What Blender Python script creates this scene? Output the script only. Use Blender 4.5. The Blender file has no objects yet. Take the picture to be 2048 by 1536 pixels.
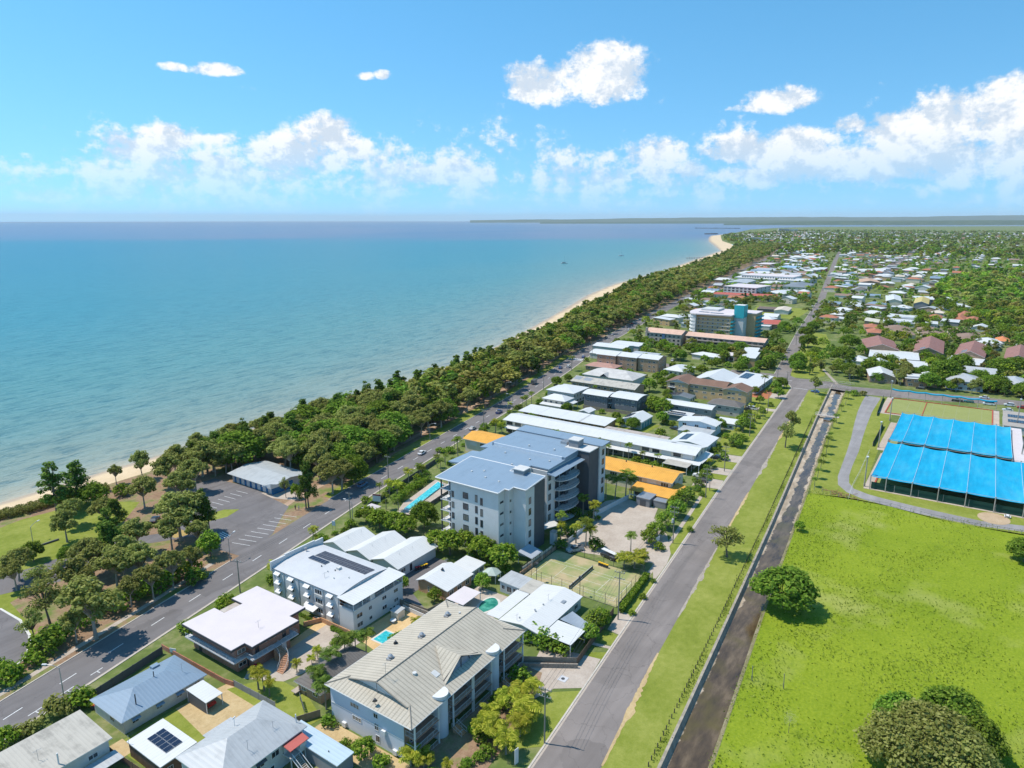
import bpy, math, random
import numpy as np
from mathutils import Vector, Matrix
from mathutils.geometry import tessellate_polygon
rad = math.radians
S = bpy.context.scene
COL = S.collection
rng = np.random.default_rng(7)
random.seed(7)
# camera, world, sun, exposure
# World frame: x runs along the streets away from the drone, y towards the sea, z up, metres.
CAM_H, FOC, HOR = 92.0, 1400.0, 440.0          # drone height, focal length and horizon row of the 2048 px photo
PITCH = math.atan((768 - HOR) / FOC)
SP, CP = math.sin(PITCH), math.cos(PITCH)
YAW = rad(56)
CA, SA = math.cos(YAW), math.sin(YAW)
cam = bpy.data.cameras.new('camera')
cam.sensor_width = 36
cam.lens = 36 * FOC / 2048
cam.clip_start, cam.clip_end = 1.0, 120000
camo = bpy.data.objects.new('camera', cam)
camo.location = (0, 0, CAM_H)
camo.rotation_euler = (math.pi / 2 - PITCH, 0, -YAW)
COL.objects.link(camo)
S.camera = camo
SUN_EL = rad(62)
sun_h = Vector((-0.374, 0.927, 0)).normalized()    # towards the sun, on the ground
SUN_DIR = sun_h * math.cos(SUN_EL) + Vector((0, 0, math.sin(SUN_EL)))
sl = bpy.data.lights.new('sun', 'SUN')
sl.energy = 3.7
sl.angle = rad(0.5)
sl.color = (1.0, 0.935, 0.84)
so = bpy.data.objects.new('sun', sl)
so.rotation_euler = SUN_DIR.to_track_quat('Z', 'Y').to_euler()
so.location = (0, 0, 300)
COL.objects.link(so)
S.view_settings.view_transform = 'Standard'
S.view_settings.look = 'None'
S.view_settings.exposure = 0.40
S.view_settings.gamma = 1
S.view_settings.use_curve_mapping = False
S.cycles.use_denoising = True
S.cycles.max_bounces = 5
S.cycles.diffuse_bounces = 3
S.cycles.glossy_bounces = 2
S.cycles.transmission_bounces = 3
S.cycles.transparent_max_bounces = 5
S.cycles.volume_bounces = 0
S.cycles.sample_clamp_indirect = 4.0
def crop(ox, oy, s):
 return lambda x, y: (ox + x / s, oy + y / s)
def at(px, py, z=0.0):
 """Photo pixel (2048 px wide) seen at height z -> world point."""
 u, v = (px - 1024) / FOC, (768 - py) / FOC
 t = (CAM_H - z) / (SP - v * CP)
 X, Y = u * t, t * (CP + v * SP)
 return Vector((X * CA + Y * SA, -X * SA + Y * CA, z))
def sky_dir(px, py):
 u, v = (px - 1024) / FOC, (768 - py) / FOC
 X, Y, Z = u, CP + v * SP, -SP + v * CP
 d = Vector((X * CA + Y * SA, -X * SA + Y * CA, Z))
 return d.normalized()
# world: Nishita sky with a field of fair-weather cumulus mixed in by view direction
W = bpy.data.worlds.new('World')
S.world = W
W.use_nodes = True
wn, wl = W.node_tree.nodes, W.node_tree.links
wn.clear()
W.cycles.sampling_method = 'MANUAL'
W.cycles.sample_map_resolution = 256
def N(t, **k):
 n = wn.new(t)
 for a, b in k.items():
  setattr(n, a, b)
 return n
def M(op, a, b=None, c=None, clamp=False):
 n = wn.new('ShaderNodeMath')
 n.operation = op
 n.use_clamp = clamp
 for i, v in enumerate((a, b, c)):
  if v is None:
   continue
  if isinstance(v, (int, float)):
   n.inputs[i].default_value = v
  else:
   wl.new(v, n.inputs[i])
 return n.outputs[0]
sky = N('ShaderNodeTexSky', sky_type='NISHITA', sun_disc=False)
sky.sun_elevation = SUN_EL
sky.sun_rotation = math.atan2(sun_h.x, sun_h.y)
sky.altitude = 60
sky.air_density = 1.0
sky.dust_density = 0.1
sky.ozone_density = 3.0
hs = N('ShaderNodeHueSaturation')
hs.inputs['Hue'].default_value = 0.484
hs.inputs['Saturation'].default_value = 1.25
hs.inputs['Value'].default_value = 1.0
wl.new(sky.outputs[0], hs.inputs['Color'])
tc = N('ShaderNodeTexCoord')
sep = N('ShaderNodeSeparateXYZ')
wl.new(tc.outputs['Generated'], sep.inputs[0])
dx, dy, dz = sep.outputs
cmb = N('ShaderNodeCombineXYZ')      # sea haze lifts the sky's own horizon: the low sky keeps the tone of the sky a little higher up
wl.new(dx, cmb.inputs[0])
wl.new(dy, cmb.inputs[1])
wl.new(M('ADD', M('MULTIPLY', M('MAXIMUM', dz, 0.0), .85), .15), cmb.inputs[2])
nrm = N('ShaderNodeVectorMath', operation='NORMALIZE')
wl.new(cmb.outputs[0], nrm.inputs[0])
wl.new(nrm.outputs[0], sky.inputs['Vector'])
# azimuth measured from the street direction, elevation, both in degrees
az = M('MULTIPLY', M('ARCTAN2', dy, dx), 180 / math.pi)
el = M('MULTIPLY', M('ARCSINE', dz), 180 / math.pi)
pvn = N('ShaderNodeCombineXYZ')
for i_, v_ in enumerate((az, el, el)):
 wl.new(v_, pvn.inputs[i_])
pv = pvn.outputs[0]
CLOUDS = [  # centre pixel, half width px, height above / below px, strength
 (1085, 172, 70, 40, 34, 1.0), (1200, 150, 85, 50, 44, 1.15), (1150, 150, 60, 40, 40, .8),
 (1560, 204, 74, 28, 20, .95), (1500, 216, 46, 10, 8, .6),
 (350, 134, 34, 9, 8, .55), (430, 140, 52, 14, 10, .75), (732, 152, 22, 8, 8, .45), (766, 150, 20, 9, 8, .55),
 (280, 302, 80, 46, 30, .9), (355, 276, 62, 30, 30, .85), (440, 278, 52, 16, 14, .7), (400, 318, 44, 24, 22, .6),
 (600, 318, 120, 50, 34, 1.0), (655, 272, 60, 40, 46, 1.0), (705, 300, 48, 26, 26, .8), (560, 350, 130, 16, 20, .6),
 (860, 350, 130, 30, 26, .85), (905, 334, 48, 26, 24, .8), (975, 348, 30, 16, 14, .7), (800, 366, 90, 12, 14, .55),
 (95, 394, 72, 20, 16, .55), (228, 386, 60, 16, 14, .6), (305, 390, 30, 10, 10, .4), (430, 372, 60, 12, 12, .4),
 (1312, 306, 62, 36, 40, .9), (1385, 346, 50, 26, 24, .7), (1300, 345, 70, 20, 24, .6), (1120, 380, 90, 12, 12, .5),
 (1480, 300, 86, 34, 30, .95), (1600, 284, 84, 30, 44, .95), (1700, 252, 48, 22, 16, .75), (1790, 256, 68, 32, 50, 1.0),
 (1900, 238, 110, 52, 80, 1.15), (2010, 224, 90, 66, 90, 1.2), (2070, 190, 50, 46, 70, 1.1), (1740, 330, 330, 40, 34, .95),
 (1960, 320, 200, 60, 46, 1.05), (1530, 350, 180, 26, 26, .65), (2180, 200, 140, 90, 150, 1.1), (2400, 300, 220, 70, 70, 1.0),
 (-180, 330, 120, 40, 40, .9), (-420, 260, 130, 60, 50, 1.0), (650, -260, 160, 60, 50, 1.0), (1500, -420, 200, 70, 60, 1.0),
]
field = None
for (cx, cy, hw, hu, hd, st) in CLOUDS:
 c = sky_dir(cx, cy)
 a0 = math.degrees(math.atan2(c.y, c.x))
 e0 = math.degrees(math.asin(c.z))
 k = 180 / math.pi / FOC
 r = 1 / (1 + ((cx - 1024) / FOC) ** 2)
 ra = hw * k * (r if abs(cx - 1024) < 1200 else .4)
 ru, rd = hu * k * r ** .5, hd * k * r ** .5
 ma = N('ShaderNodeVectorMath', operation='MULTIPLY_ADD')
 ma.inputs[1].default_value = (1 / ra, 1 / ru, -1 / rd)
 ma.inputs[2].default_value = (-a0 / ra, -e0 / ru, e0 / rd)
 wl.new(pv, ma.inputs[0])
 mx = N('ShaderNodeVectorMath', operation='MAXIMUM')
 mx.inputs[1].default_value = (-1e4, 0, 0)
 wl.new(ma.outputs[0], mx.inputs[0])
 dt = N('ShaderNodeVectorMath', operation='DOT_PRODUCT')
 wl.new(mx.outputs[0], dt.inputs[0])
 wl.new(mx.outputs[0], dt.inputs[1])
 f = M('SUBTRACT', st, dt.outputs['Value'])
 field = f if field is None else M('MAXIMUM', field, f)
# elsewhere: the same broken low bank goes on round the horizon
nz = N('ShaderNodeTexNoise', noise_dimensions='2D')
nz.inputs['Scale'].default_value = .06
nz.inputs['Detail'].default_value = 3
wl.new(pv, nz.inputs['Vector'])
low = M('SUBTRACT', 1.0, M('ABSOLUTE', M('DIVIDE', M('SUBTRACT', el, 3.2), 2.6)))
low = M('ADD', M('MULTIPLY', low, .55), M('MULTIPLY', M('SUBTRACT', nz.outputs['Fac'], .62), 2.2))
field = M('MAXIMUM', field, low)
def fbm(vec, scale, detail, rough):
 n = N('ShaderNodeTexNoise', noise_dimensions='2D')
 n.inputs['Scale'].default_value = scale
 n.inputs['Detail'].default_value = detail
 n.inputs['Roughness'].default_value = rough
 wl.new(vec, n.inputs['Vector'])
 return n.outputs['Fac']
def cloud_noise(vec):
 return M('ADD', M('MULTIPLY', fbm(vec, .28, 6, .62), .62), M('MULTIPLY', fbm(vec, 1.05, 4, .65), .38))
vm = N('ShaderNodeVectorMath', operation='MULTIPLY')
vm.inputs[1].default_value = (1, 1.3, 0)
wl.new(pv, vm.inputs[0])
off = N('ShaderNodeVectorMath', operation='ADD')
# step towards the sun, across the sky
off.inputs[1].default_value = (.7, 1.7, 0)
wl.new(vm.outputs[0], off.inputs[0])
n1 = cloud_noise(vm.outputs[0])
n2 = cloud_noise(off.outputs[0])
dens = M('ADD', field, M('MULTIPLY', M('SUBTRACT', n1, .5), 4.2))
mr = N('ShaderNodeMapRange', interpolation_type='SMOOTHSTEP')
mr.inputs['From Min'].default_value = -0.38
mr.inputs['From Max'].default_value = .62
wl.new(dens, mr.inputs['Value'])
alpha = mr.outputs[0]
shade = M('ADD', 0.80, M('MULTIPLY', M('SUBTRACT', n1, n2), 2.4), None)
shade = M('SUBTRACT', shade, M('MULTIPLY', M('SUBTRACT', dens, 1.2, None, True), .10))
shade = M('MINIMUM', M('MAXIMUM', shade, .58), 1.0)
ccol = N('ShaderNodeMix', data_type='RGBA')
ccol.inputs[6].default_value = (3.5, 4.0, 4.6, 1)
ccol.inputs[7].default_value = (5.4, 5.45, 5.5, 1)
cmr = N('ShaderNodeMapRange')
cmr.inputs['From Min'].default_value = .62
cmr.inputs['From Max'].default_value = .98
wl.new(shade, cmr.inputs['Value'])
wl.new(cmr.outputs[0], ccol.inputs[0])
# low clouds thin out into the hazy horizon
fade = N('ShaderNodeMapRange')
fade.inputs['From Min'].default_value = 0.6
fade.inputs['From Max'].default_value = 6.0
fade.inputs['To Min'].default_value = 0.1
fade.inputs['To Max'].default_value = 0.97
wl.new(el, fade.inputs['Value'])
mixw = N('ShaderNodeMix', data_type='RGBA')
wl.new(M('MULTIPLY', alpha, fade.outputs[0]), mixw.inputs[0])
wl.new(hs.outputs[0], mixw.inputs[6])
wl.new(ccol.outputs[2], mixw.inputs[7])
bg = N('ShaderNodeBackground')
bg.inputs['Strength'].default_value = 0.15
wl.new(mixw.outputs[2], bg.inputs['Color'])
wo = N('ShaderNodeOutputWorld')
wl.new(bg.outputs[0], wo.inputs[0])
# helpers: objects, meshes, materials
def tag(o, label=None, cat=None, group=None, kind=None):
 for k, v in (('label', label), ('category', cat), ('group', group), ('kind', kind)):
  if v:
   o[k] = v
 return o
def empty(name, loc=(0, 0, 0), rz=0.0, parent=None):
 o = bpy.data.objects.new(name, None)
 o.empty_display_size = .5
 o.location = loc
 o.rotation_euler = (0, 0, rz)
 o.parent = parent
 COL.objects.link(o)
 return o
def link(name, mesh, parent=None, loc=(0, 0, 0), rz=0.0, scale=None, rot=None):
 o = bpy.data.objects.new(name, mesh)
 o.location = loc
 o.rotation_euler = rot if rot else (0, 0, rz)
 if scale:
  o.scale = scale
 o.parent = parent
 COL.objects.link(o)
 return o
class MB:
 """Collects polygons, then becomes one mesh."""
 def __init__(s):
  s.v, s.f, s.m = [], [], []
 def poly(s, pts, m=0):
  b = len(s.v)
  s.v += [tuple(p) for p in pts]
  s.f.append(tuple(range(b, b + len(pts))))
  s.m.append(m)
 def box(s, x0, y0, z0, x1, y1, z1, m=0):
  b = len(s.v)
  s.v += [(x0, y0, z0), (x1, y0, z0), (x1, y1, z0), (x0, y1, z0), (x0, y0, z1), (x1, y0, z1), (x1, y1, z1), (x0, y1, z1)]
  for q in ((0, 3, 2, 1), (4, 5, 6, 7), (0, 1, 5, 4), (1, 2, 6, 5), (2, 3, 7, 6), (3, 0, 4, 7)):
   s.f.append(tuple(b + i for i in q))
   s.m.append(m)
 def prism(s, pts, z0, z1, m=0, mtop=None):
  """pts counter-clockwise in plan; z0, z1 numbers or lists."""
  n = len(pts)
  Z0 = z0 if hasattr(z0, '__len__') else [z0] * n
  Z1 = z1 if hasattr(z1, '__len__') else [z1] * n
  b = len(s.v)
  s.v += [(p[0], p[1], Z0[i]) for i, p in enumerate(pts)] + [(p[0], p[1], Z1[i]) for i, p in enumerate(pts)]
  tri = tessellate_polygon([[Vector((p[0], p[1], 0)) for p in pts]])
  for t in tri:
   s.f.append(tuple(b + n + i for i in t)); s.m.append(m if mtop is None else mtop)
   s.f.append(tuple(b + i for i in reversed(t))); s.m.append(m)
  for i in range(n):
   j = (i + 1) % n
   s.f.append((b + i, b + j, b + n + j, b + n + i)); s.m.append(m)
 def tube(s, pts, r, n=6, m=0, cap=True):
  pts = [Vector(p) for p in pts]
  R = r if hasattr(r, '__len__') else [r] * len(pts)
  b = len(s.v)
  for i, p in enumerate(pts):
   d = (pts[min(i + 1, len(pts) - 1)] - pts[max(i - 1, 0)]).normalized()
   a = d.cross(Vector((0, 0, 1)) if abs(d.z) < .9 else Vector((1, 0, 0))).normalized()
   c = d.cross(a)
   for k in range(n):
    t = 2 * math.pi * k / n
    s.v.append(tuple(p + (a * math.cos(t) + c * math.sin(t)) * R[i]))
  for i in range(len(pts) - 1):
   for k in range(n):
    k2 = (k + 1) % n
    s.f.append((b + i * n + k, b + i * n + k2, b + (i + 1) * n + k2, b + (i + 1) * n + k)); s.m.append(m)
  if cap:
   e = b + (len(pts) - 1) * n
   s.f.append(tuple(b + k for k in reversed(range(n)))); s.m.append(m)
   s.f.append(tuple(e + k for k in range(n))); s.m.append(m)
 def mesh(s, name, mats=()):
  me = bpy.data.meshes.new(name)
  me.from_pydata(s.v, [], s.f)
  for k in (mats if isinstance(mats, (list, tuple)) else [mats]):
   me.materials.append(k)
  if any(s.m):
   me.polygons.foreach_set('material_index', s.m)
  me.update()
  return me
 def build(s, name, mats, parent=None, loc=(0, 0, 0), rz=0.0, smooth=False):
  me = s.mesh(name, mats)
  if smooth:
   me.polygons.foreach_set('use_smooth', [True] * len(me.polygons))
  return link(name, me, parent, loc, rz)
MATS = {}
class NT:
 """Thin wrapper for shader node building."""
 def __init__(s, name):
  s.mat = bpy.data.materials.new(name)
  s.mat.use_nodes = True
  s.n, s.l = s.mat.node_tree.nodes, s.mat.node_tree.links
  s.p = s.n['Principled BSDF']
  s.out = s.n['Material Output']
  s.tc = s.n.new('ShaderNodeTexCoord')
 def node(s, t, **k):
  n = s.n.new(t)
  for a, b in k.items():
   setattr(n, a, b)
  return n
 def put(s, v, sock):
  if hasattr(v, 'links'):
   s.l.new(v, sock)
  elif isinstance(v, tuple) and len(v) == 3 and sock.type == 'RGBA':
   sock.default_value = (*v, 1)
  else:
   sock.default_value = v
 def math(s, op, a, b=None, clamp=False):
  n = s.node('ShaderNodeMath', operation=op, use_clamp=clamp)
  s.put(a, n.inputs[0])
  if b is not None:
   s.put(b, n.inputs[1])
  return n.outputs[0]
 def noise(s, scale, detail=4, rough=.55, vec=None, stretch=None, out='Fac'):
  n = s.node('ShaderNodeTexNoise')
  n.inputs['Scale'].default_value = scale
  n.inputs['Detail'].default_value = detail
  n.inputs['Roughness'].default_value = rough
  v = vec or s.tc.outputs['Object']
  if stretch:
   m = s.node('ShaderNodeMapping')
   m.inputs['Scale'].default_value = stretch[:3]
   if len(stretch) > 3:
    m.inputs['Rotation'].default_value = (0, 0, stretch[3])
   s.l.new(v, m.inputs['Vector'])
   v = m.outputs[0]
  s.l.new(v, n.inputs['Vector'])
  return n.outputs[out]
 def ramp(s, fac, stops, interp='LINEAR'):
  n = s.node('ShaderNodeValToRGB')
  n.color_ramp.interpolation = interp
  e = n.color_ramp.elements
  while len(e) < len(stops):
   e.new(.5)
  for i, (p, c) in enumerate(stops):
   e[i].position = p
   e[i].color = (*c, 1) if len(c) == 3 else c
  s.put(fac, n.inputs[0])
  return n.outputs[0]
 def mix(s, fac, a, b, blend='MIX'):
  n = s.node('ShaderNodeMix', data_type='RGBA', blend_type=blend)
  s.put(fac, n.inputs[0])
  s.put(a, n.inputs[6])
  s.put(b, n.inputs[7])
  return n.outputs[2]
 def bump(s, h, strength=.3, dist=.1):
  n = s.node('ShaderNodeBump')
  n.inputs['Strength'].default_value = strength
  n.inputs['Distance'].default_value = dist
  s.l.new(h, n.inputs['Height'])
  s.l.new(n.outputs[0], s.p.inputs['Normal'])
 def wave(s, scale, axis='X', profile='SIN', distort=0):
  n = s.node('ShaderNodeTexWave', wave_type='BANDS', bands_direction=axis, wave_profile=profile)
  n.inputs['Scale'].default_value = scale
  n.inputs['Distortion'].default_value = distort
  s.l.new(s.tc.outputs['Object'], n.inputs['Vector'])
  return n.outputs['Fac']
 def done(s, color, rough=.8, metal=0.0, spec=.5):
  s.put(color, s.p.inputs['Base Color'])
  s.put(rough, s.p.inputs['Roughness'])
  s.p.inputs['Metallic'].default_value = metal
  s.p.inputs['Specular IOR Level'].default_value = spec
  return s.mat
def mul(c, k):
 return tuple(min(1, x * k) for x in c)
def plain(name, col, rough=.75, var=.12, scale=.6, spec=.4, bump=0.0, metal=0.0):
 """Painted or rendered surface: broad tone drift plus fine grain."""
 if name in MATS:
  return MATS[name]
 t = NT(name)
 a = t.noise(scale, 5, .6)
 b = t.noise(scale * 9, 3, .6)
 f = t.math('ADD', t.math('MULTIPLY', a, .7), t.math('MULTIPLY', b, .3))
 c = t.ramp(f, [(.3, mul(col, 1 - var * 1.3)), (.55, col), (.75, mul(col, 1 + var * .8))])
 if bump:
  t.bump(b, bump, .05)
 MATS[name] = t.done(c, rough, metal, spec)
 return MATS[name]
def metal_roof(name, col, axis='X', pitch=.76, rough=.45, stain=.1):
 """Ribbed sheet roofing; axis is the direction across the ribs."""
 if name in MATS:
  return MATS[name]
 t = NT(name)
 w = t.wave(.314 / pitch, axis)
 sh = t.wave(.314 / (pitch * 4.1), axis, 'SAW')
 a = t.noise(.35, 5, .62)
 st = t.noise(.9, 4, .6, stretch=(.15, 1, 1) if axis == 'Y' else (1, .15, 1))
 f = t.math('ADD', t.math('MULTIPLY', a, .5), t.math('MULTIPLY', st, .5))
 c = t.ramp(f, [(.28, mul(col, 1 - stain * 2)), (.5, col), (.8, mul(col, 1 + stain * .4))])
 c = t.mix(t.math('MULTIPLY', t.math('POWER', w, 8), .22), c, mul(col, .62))
 c = t.mix(t.math('MULTIPLY', sh, .05), c, mul(col, .8))
 t.bump(w, .35, .04)
 MATS[name] = t.done(c, rough, 0, .45)
 return MATS[name]
def tile_roof(name, col, axis='X', row=.42, colw=.9, dark=.5, stain=.25):
 """Concrete or clay tiles: courses along the eaves, joint lines down the slope."""
 if name in MATS:
  return MATS[name]
 t = NT(name)
 down = t.wave(.314 / colw, axis)
 course = t.wave(.314 / row, 'Y' if axis == 'X' else 'X', 'SAW')
 a = t.noise(.3, 6, .65)
 b = t.noise(3.5, 3, .6)
 f = t.math('ADD', t.math('MULTIPLY', a, .65), t.math('MULTIPLY', b, .35))
 c = t.ramp(f, [(.3, mul(col, 1 - stain)), (.5, col), (.72, mul(col, 1 + stain * .7))])
 c = t.mix(t.math('MULTIPLY', t.math('POWER', down, 6), dark), c, mul(col, .38))
 c = t.mix(t.math('MULTIPLY', t.math('POWER', course, 5), dark * .6), c, mul(col, .5))
 h = t.math('ADD', course, t.math('MULTIPLY', t.math('SUBTRACT', 1.0, t.math('POWER', down, 4)), .6))
 t.bump(h, .5, .06)
 MATS[name] = t.done(c, .85, 0, .3)
 return MATS[name]
def brick_wall(name, c1, c2, mortar=(.5, .46, .4), scale=1.0):
 if name in MATS:
  return MATS[name]
 t = NT(name)
 m = t.node('ShaderNodeMapping')
 # use x+y along the wall and z up, so both wall directions get courses
 sp = t.node('ShaderNodeSeparateXYZ')
 t.l.new(t.tc.outputs['Object'], sp.inputs[0])
 cb = t.node('ShaderNodeCombineXYZ')
 t.l.new(t.math('ADD', sp.outputs[0], sp.outputs[1]), cb.inputs[0])
 t.l.new(sp.outputs[2], cb.inputs[1])
 b = t.node('ShaderNodeTexBrick')
 b.inputs['Scale'].default_value = 1.0 * scale
 b.inputs['Brick Width'].default_value = .34
 b.inputs['Row Height'].default_value = .125
 b.inputs['Mortar Size'].default_value = .012
 b.inputs['Color1'].default_value = (*c1, 1)
 b.inputs['Color2'].default_value = (*c2, 1)
 b.inputs['Mortar'].default_value = (*mortar, 1)
 t.l.new(cb.outputs[0], b.inputs['Vector'])
 a = t.noise(.8, 5, .6)
 c = t.mix(t.ramp(a, [(.35, (0, 0, 0)), (.75, (.45, .45, .45))]), b.outputs['Color'], mul(c1, .6))
 t.bump(b.outputs['Fac'], -.3, .03)
 MATS[name] = t.done(c, .9, 0, .2)
 return MATS[name]
def board_wall(name, col, step=.2, axis='Z', var=.1, rough=.7):
 if name in MATS:
  return MATS[name]
 t = NT(name)
 w = t.wave(.314 / step, axis, 'SAW')
 a = t.noise(.7, 5, .6)
 c = t.ramp(a, [(.3, mul(col, 1 - var)), (.55, col), (.8, mul(col, 1 + var * .6))])
 c = t.mix(t.math('MULTIPLY', t.math('POWER', w, 10), .5), c, mul(col, .45))
 t.bump(w, .4, .04)
 MATS[name] = t.done(c, rough, 0, .35)
 return MATS[name]
def ground_mat(name, stops, scale=.08, fine=2.5, bump=.4, rough=.95, fine_amt=.35, patch=None):
 """Soil, lawn, sand: broad patches, medium mottling, fine grain."""
 if name in MATS:
  return MATS[name]
 t = NT(name)
 a = t.noise(scale, 6, .6)
 b = t.noise(scale * 7, 5, .6)
 g = t.noise(fine, 4, .7)
 f = t.math('ADD', t.math('MULTIPLY', a, .55 - fine_amt * .3), t.math('ADD', t.math('MULTIPLY', b, .45 - fine_amt * .4), t.math('MULTIPLY', g, fine_amt * .7)))
 c = t.ramp(f, stops)
 if patch:
  pcol, psc, lo, hi = patch
  pn = t.noise(psc, 4, .6)
  c = t.mix(t.ramp(pn, [(lo, (0, 0, 0)), (hi, (1, 1, 1))]), c, pcol)
 t.bump(t.math('ADD', g, t.math('MULTIPLY', b, 2.0)), bump, .12)
 MATS[name] = t.done(c, rough, 0, .15)
 return MATS[name]
def asphalt(name, col, angle=0.0, crack=.5):
 if name in MATS:
  return MATS[name]
 t = NT(name)
 a = t.noise(.12, 5, .6)
 s1 = t.noise(.35, 4, .6, stretch=(.06, 1.3, 1, angle))       # wheel-track streaks along the road
 g = t.noise(9, 3, .7)
 f = t.math('ADD', t.math('MULTIPLY', a, .4), t.math('ADD', t.math('MULTIPLY', s1, .42), t.math('MULTIPLY', g, .18)))
 c = t.ramp(f, [(.32, mul(col, .72)), (.5, col), (.68, mul(col, 1.3))])
 v = t.node('ShaderNodeTexVoronoi', feature='DISTANCE_TO_EDGE')
 v.inputs['Scale'].default_value = .11
 nz = t.noise(.5, 4, .6, out='Color')
 mp = t.node('ShaderNodeVectorMath', operation='ADD')
 sc = t.node('ShaderNodeVectorMath', operation='SCALE')
 sc.inputs['Scale'].default_value = 3.0
 t.l.new(nz, sc.inputs[0])
 t.l.new(t.tc.outputs['Object'], mp.inputs[0])
 t.l.new(sc.outputs[0], mp.inputs[1])
 t.l.new(mp.outputs[0], v.inputs['Vector'])
 k = t.ramp(v.outputs['Distance'], [(0, (1, 1, 1)), (.012, (0, 0, 0))])
 c = t.mix(t.math('MULTIPLY', k, crack), c, mul(col, .45))
 pv = t.node('ShaderNodeTexVoronoi', feature='F1', distance='CHEBYCHEV')      # rectangular seal patches of other ages
 pv.inputs['Scale'].default_value = .055
 t.l.new(mp.outputs[0], pv.inputs['Vector'])
 sx = t.node('ShaderNodeSeparateColor')
 t.l.new(pv.outputs['Color'], sx.inputs[0])
 c = t.mix(t.ramp(sx.outputs[0], [(.0, (.35, .35, .35)), (.25, (0, 0, 0))]), c, mul(col, .7))
 c = t.mix(t.ramp(sx.outputs[1], [(.75, (0, 0, 0)), (1.0, (.35, .35, .35))]), c, mul(col, 1.4))
 t.bump(g, .3, .03)
 MATS[name] = t.done(c, .9, 0, .25)
 return MATS[name]
SHEETS = [0]
def sheet(name, pts, mat, z=0.0, kind='structure', parent=None, holes=()):
 """Flat polygon lying on the ground; every sheet gets its own level."""
 SHEETS[0] += 1
 z = z + SHEETS[0] * .0005 if z else 0.0
 rings = [[Vector((p[0], p[1], 0)) for p in pts]] + [[Vector((p[0], p[1], 0)) for p in h] for h in holes]
 flat = [v for r in rings for v in r]
 tri = tessellate_polygon(rings)
 vs = [(v.x, v.y, z) for v in flat]
 fs = []
 for t in tri:
  a, b, c = (flat[i] for i in t)
  fs.append(t if (b - a).cross(c - a).z > 0 else tuple(reversed(t)))
 me = bpy.data.meshes.new(name)
 me.from_pydata(vs, [], fs)
 me.materials.append(mat)
 me.update()
 o = link(name, me, parent)
 if not parent:
  o['kind'] = kind
 return o
def offset(line, d):
 """Parallel polyline; positive d to the left of travel."""
 out = []
 for i, p in enumerate(line):
  a = Vector(line[max(i - 1, 0)][:2]); b = Vector(line[min(i + 1, len(line) - 1)][:2])
  t = (b - a).normalized()
  out.append((p[0] - t.y * d, p[1] + t.x * d))
 return out
def strip(name, left, right, mat, z=0.0, parent=None):
 mb = MB()
 n = len(left)
 mb.v = [(p[0], p[1], z) for p in left] + [(p[0], p[1], z) for p in right]
 for i in range(n - 1):
  mb.f.append((n + i, n + i + 1, i + 1, i)); mb.m.append(0)
 o = mb.build(name, mat, parent)
 if not parent:
  o['kind'] = 'structure'
 return o
def kerb(name, line, mat, w=.3, h=.12, parent=None):
 """Raised kerb along a polyline, width to the left of travel."""
 l2 = offset(line, w)
 mb = MB()
 n = len(line)
 for p in line: mb.v.append((p[0], p[1], 0.0))
 for p in line: mb.v.append((p[0], p[1], h))
 for p in l2: mb.v.append((p[0], p[1], h))
 for p in l2: mb.v.append((p[0], p[1], 0.0))
 for i in range(n - 1):
  for r in range(3):
   mb.f.append((r * n + i, r * n + i + 1, (r + 1) * n + i + 1, (r + 1) * n + i)); mb.m.append(0)
 o = mb.build(name, mat, parent)
 if not parent:
  o['kind'] = 'structure'
 return o
def interp(line, x):
 """y on a polyline given x."""
 for (a, b), (c, d) in zip(line, line[1:]):
  if a <= x <= c:
   return b + (d - b) * (x - a) / (c - a)
 (a, b), (c, d) = (line[0], line[1]) if x < line[0][0] else (line[-2], line[-1])
 return b + (d - b) * (x - a) / (c - a)
def resample(line, step):
 xs = np.arange(line[0][0], line[-1][0], step)
 return [(float(x), float(interp(line, x))) for x in xs] + [line[-1]]
# the setting
VEG = [(-3000, 150), (-300, 236), (0, 246), (81, 250), (135, 252), (234, 258), (302, 262), (373, 271), (440, 285), (504, 300), (520, 305), (610, 334), (707, 357),
       (858, 404), (951, 428), (1280, 482), (1655, 552), (1824, 586), (2347, 702), (2750, 830), (3186, 1010), (3700, 1180), (4100, 1310), (4452, 1425), (4700, 1455)]
WATER = [(-3000, 170), (-300, 254), (0, 263), (87, 268), (133, 271), (234, 272), (302, 277), (373, 288), (440, 306), (504, 326), (628, 365), (799, 422),
         (948, 460), (1280, 512), (1655, 590), (2022, 664), (2198, 700), (2602, 851), (3136, 1054), (3532, 1190), (4100, 1380), (4513, 1492), (4700, 1490)]
CANL = [(20, 28.5), (60, 32.3), (99.5, 36.1), (143.6, 39.9), (210, 45.8), (279, 52.5), (351, 59.5), (415, 65.1), (428, 66.2)]
CANR = [(20, 20.8), (60, 24.6), (104.5, 28.7), (137.7, 32.0), (160, 34.4), (198, 37.8), (254, 43.0), (311, 48.6), (364, 53.0), (416, 57.3), (428, 58.3)]
RL = [(20, 48.7), (92.1, 55.2), (131.3, 59.0), (231.2, 68.6), (310, 75.3), (406, 83.8), (413, 86.5), (421, 95), (427, 101)]
RR = [(20, 37.4), (94.5, 44.6), (124.5, 48.6), (160, 52.2), (210, 57.0), (303, 65.8), (405, 74.6)]
UL = [(438, 101), (508, 111.3), (560, 119.1), (625, 128.6), (855, 158.5), (1334, 233.5), (1800, 306), (2600, 425)]
UR = [(438, 92), (508, 103.3), (560, 111.1), (625, 120.6), (855, 150.5), (1334, 225.0), (1800, 297), (2600, 416)]
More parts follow.
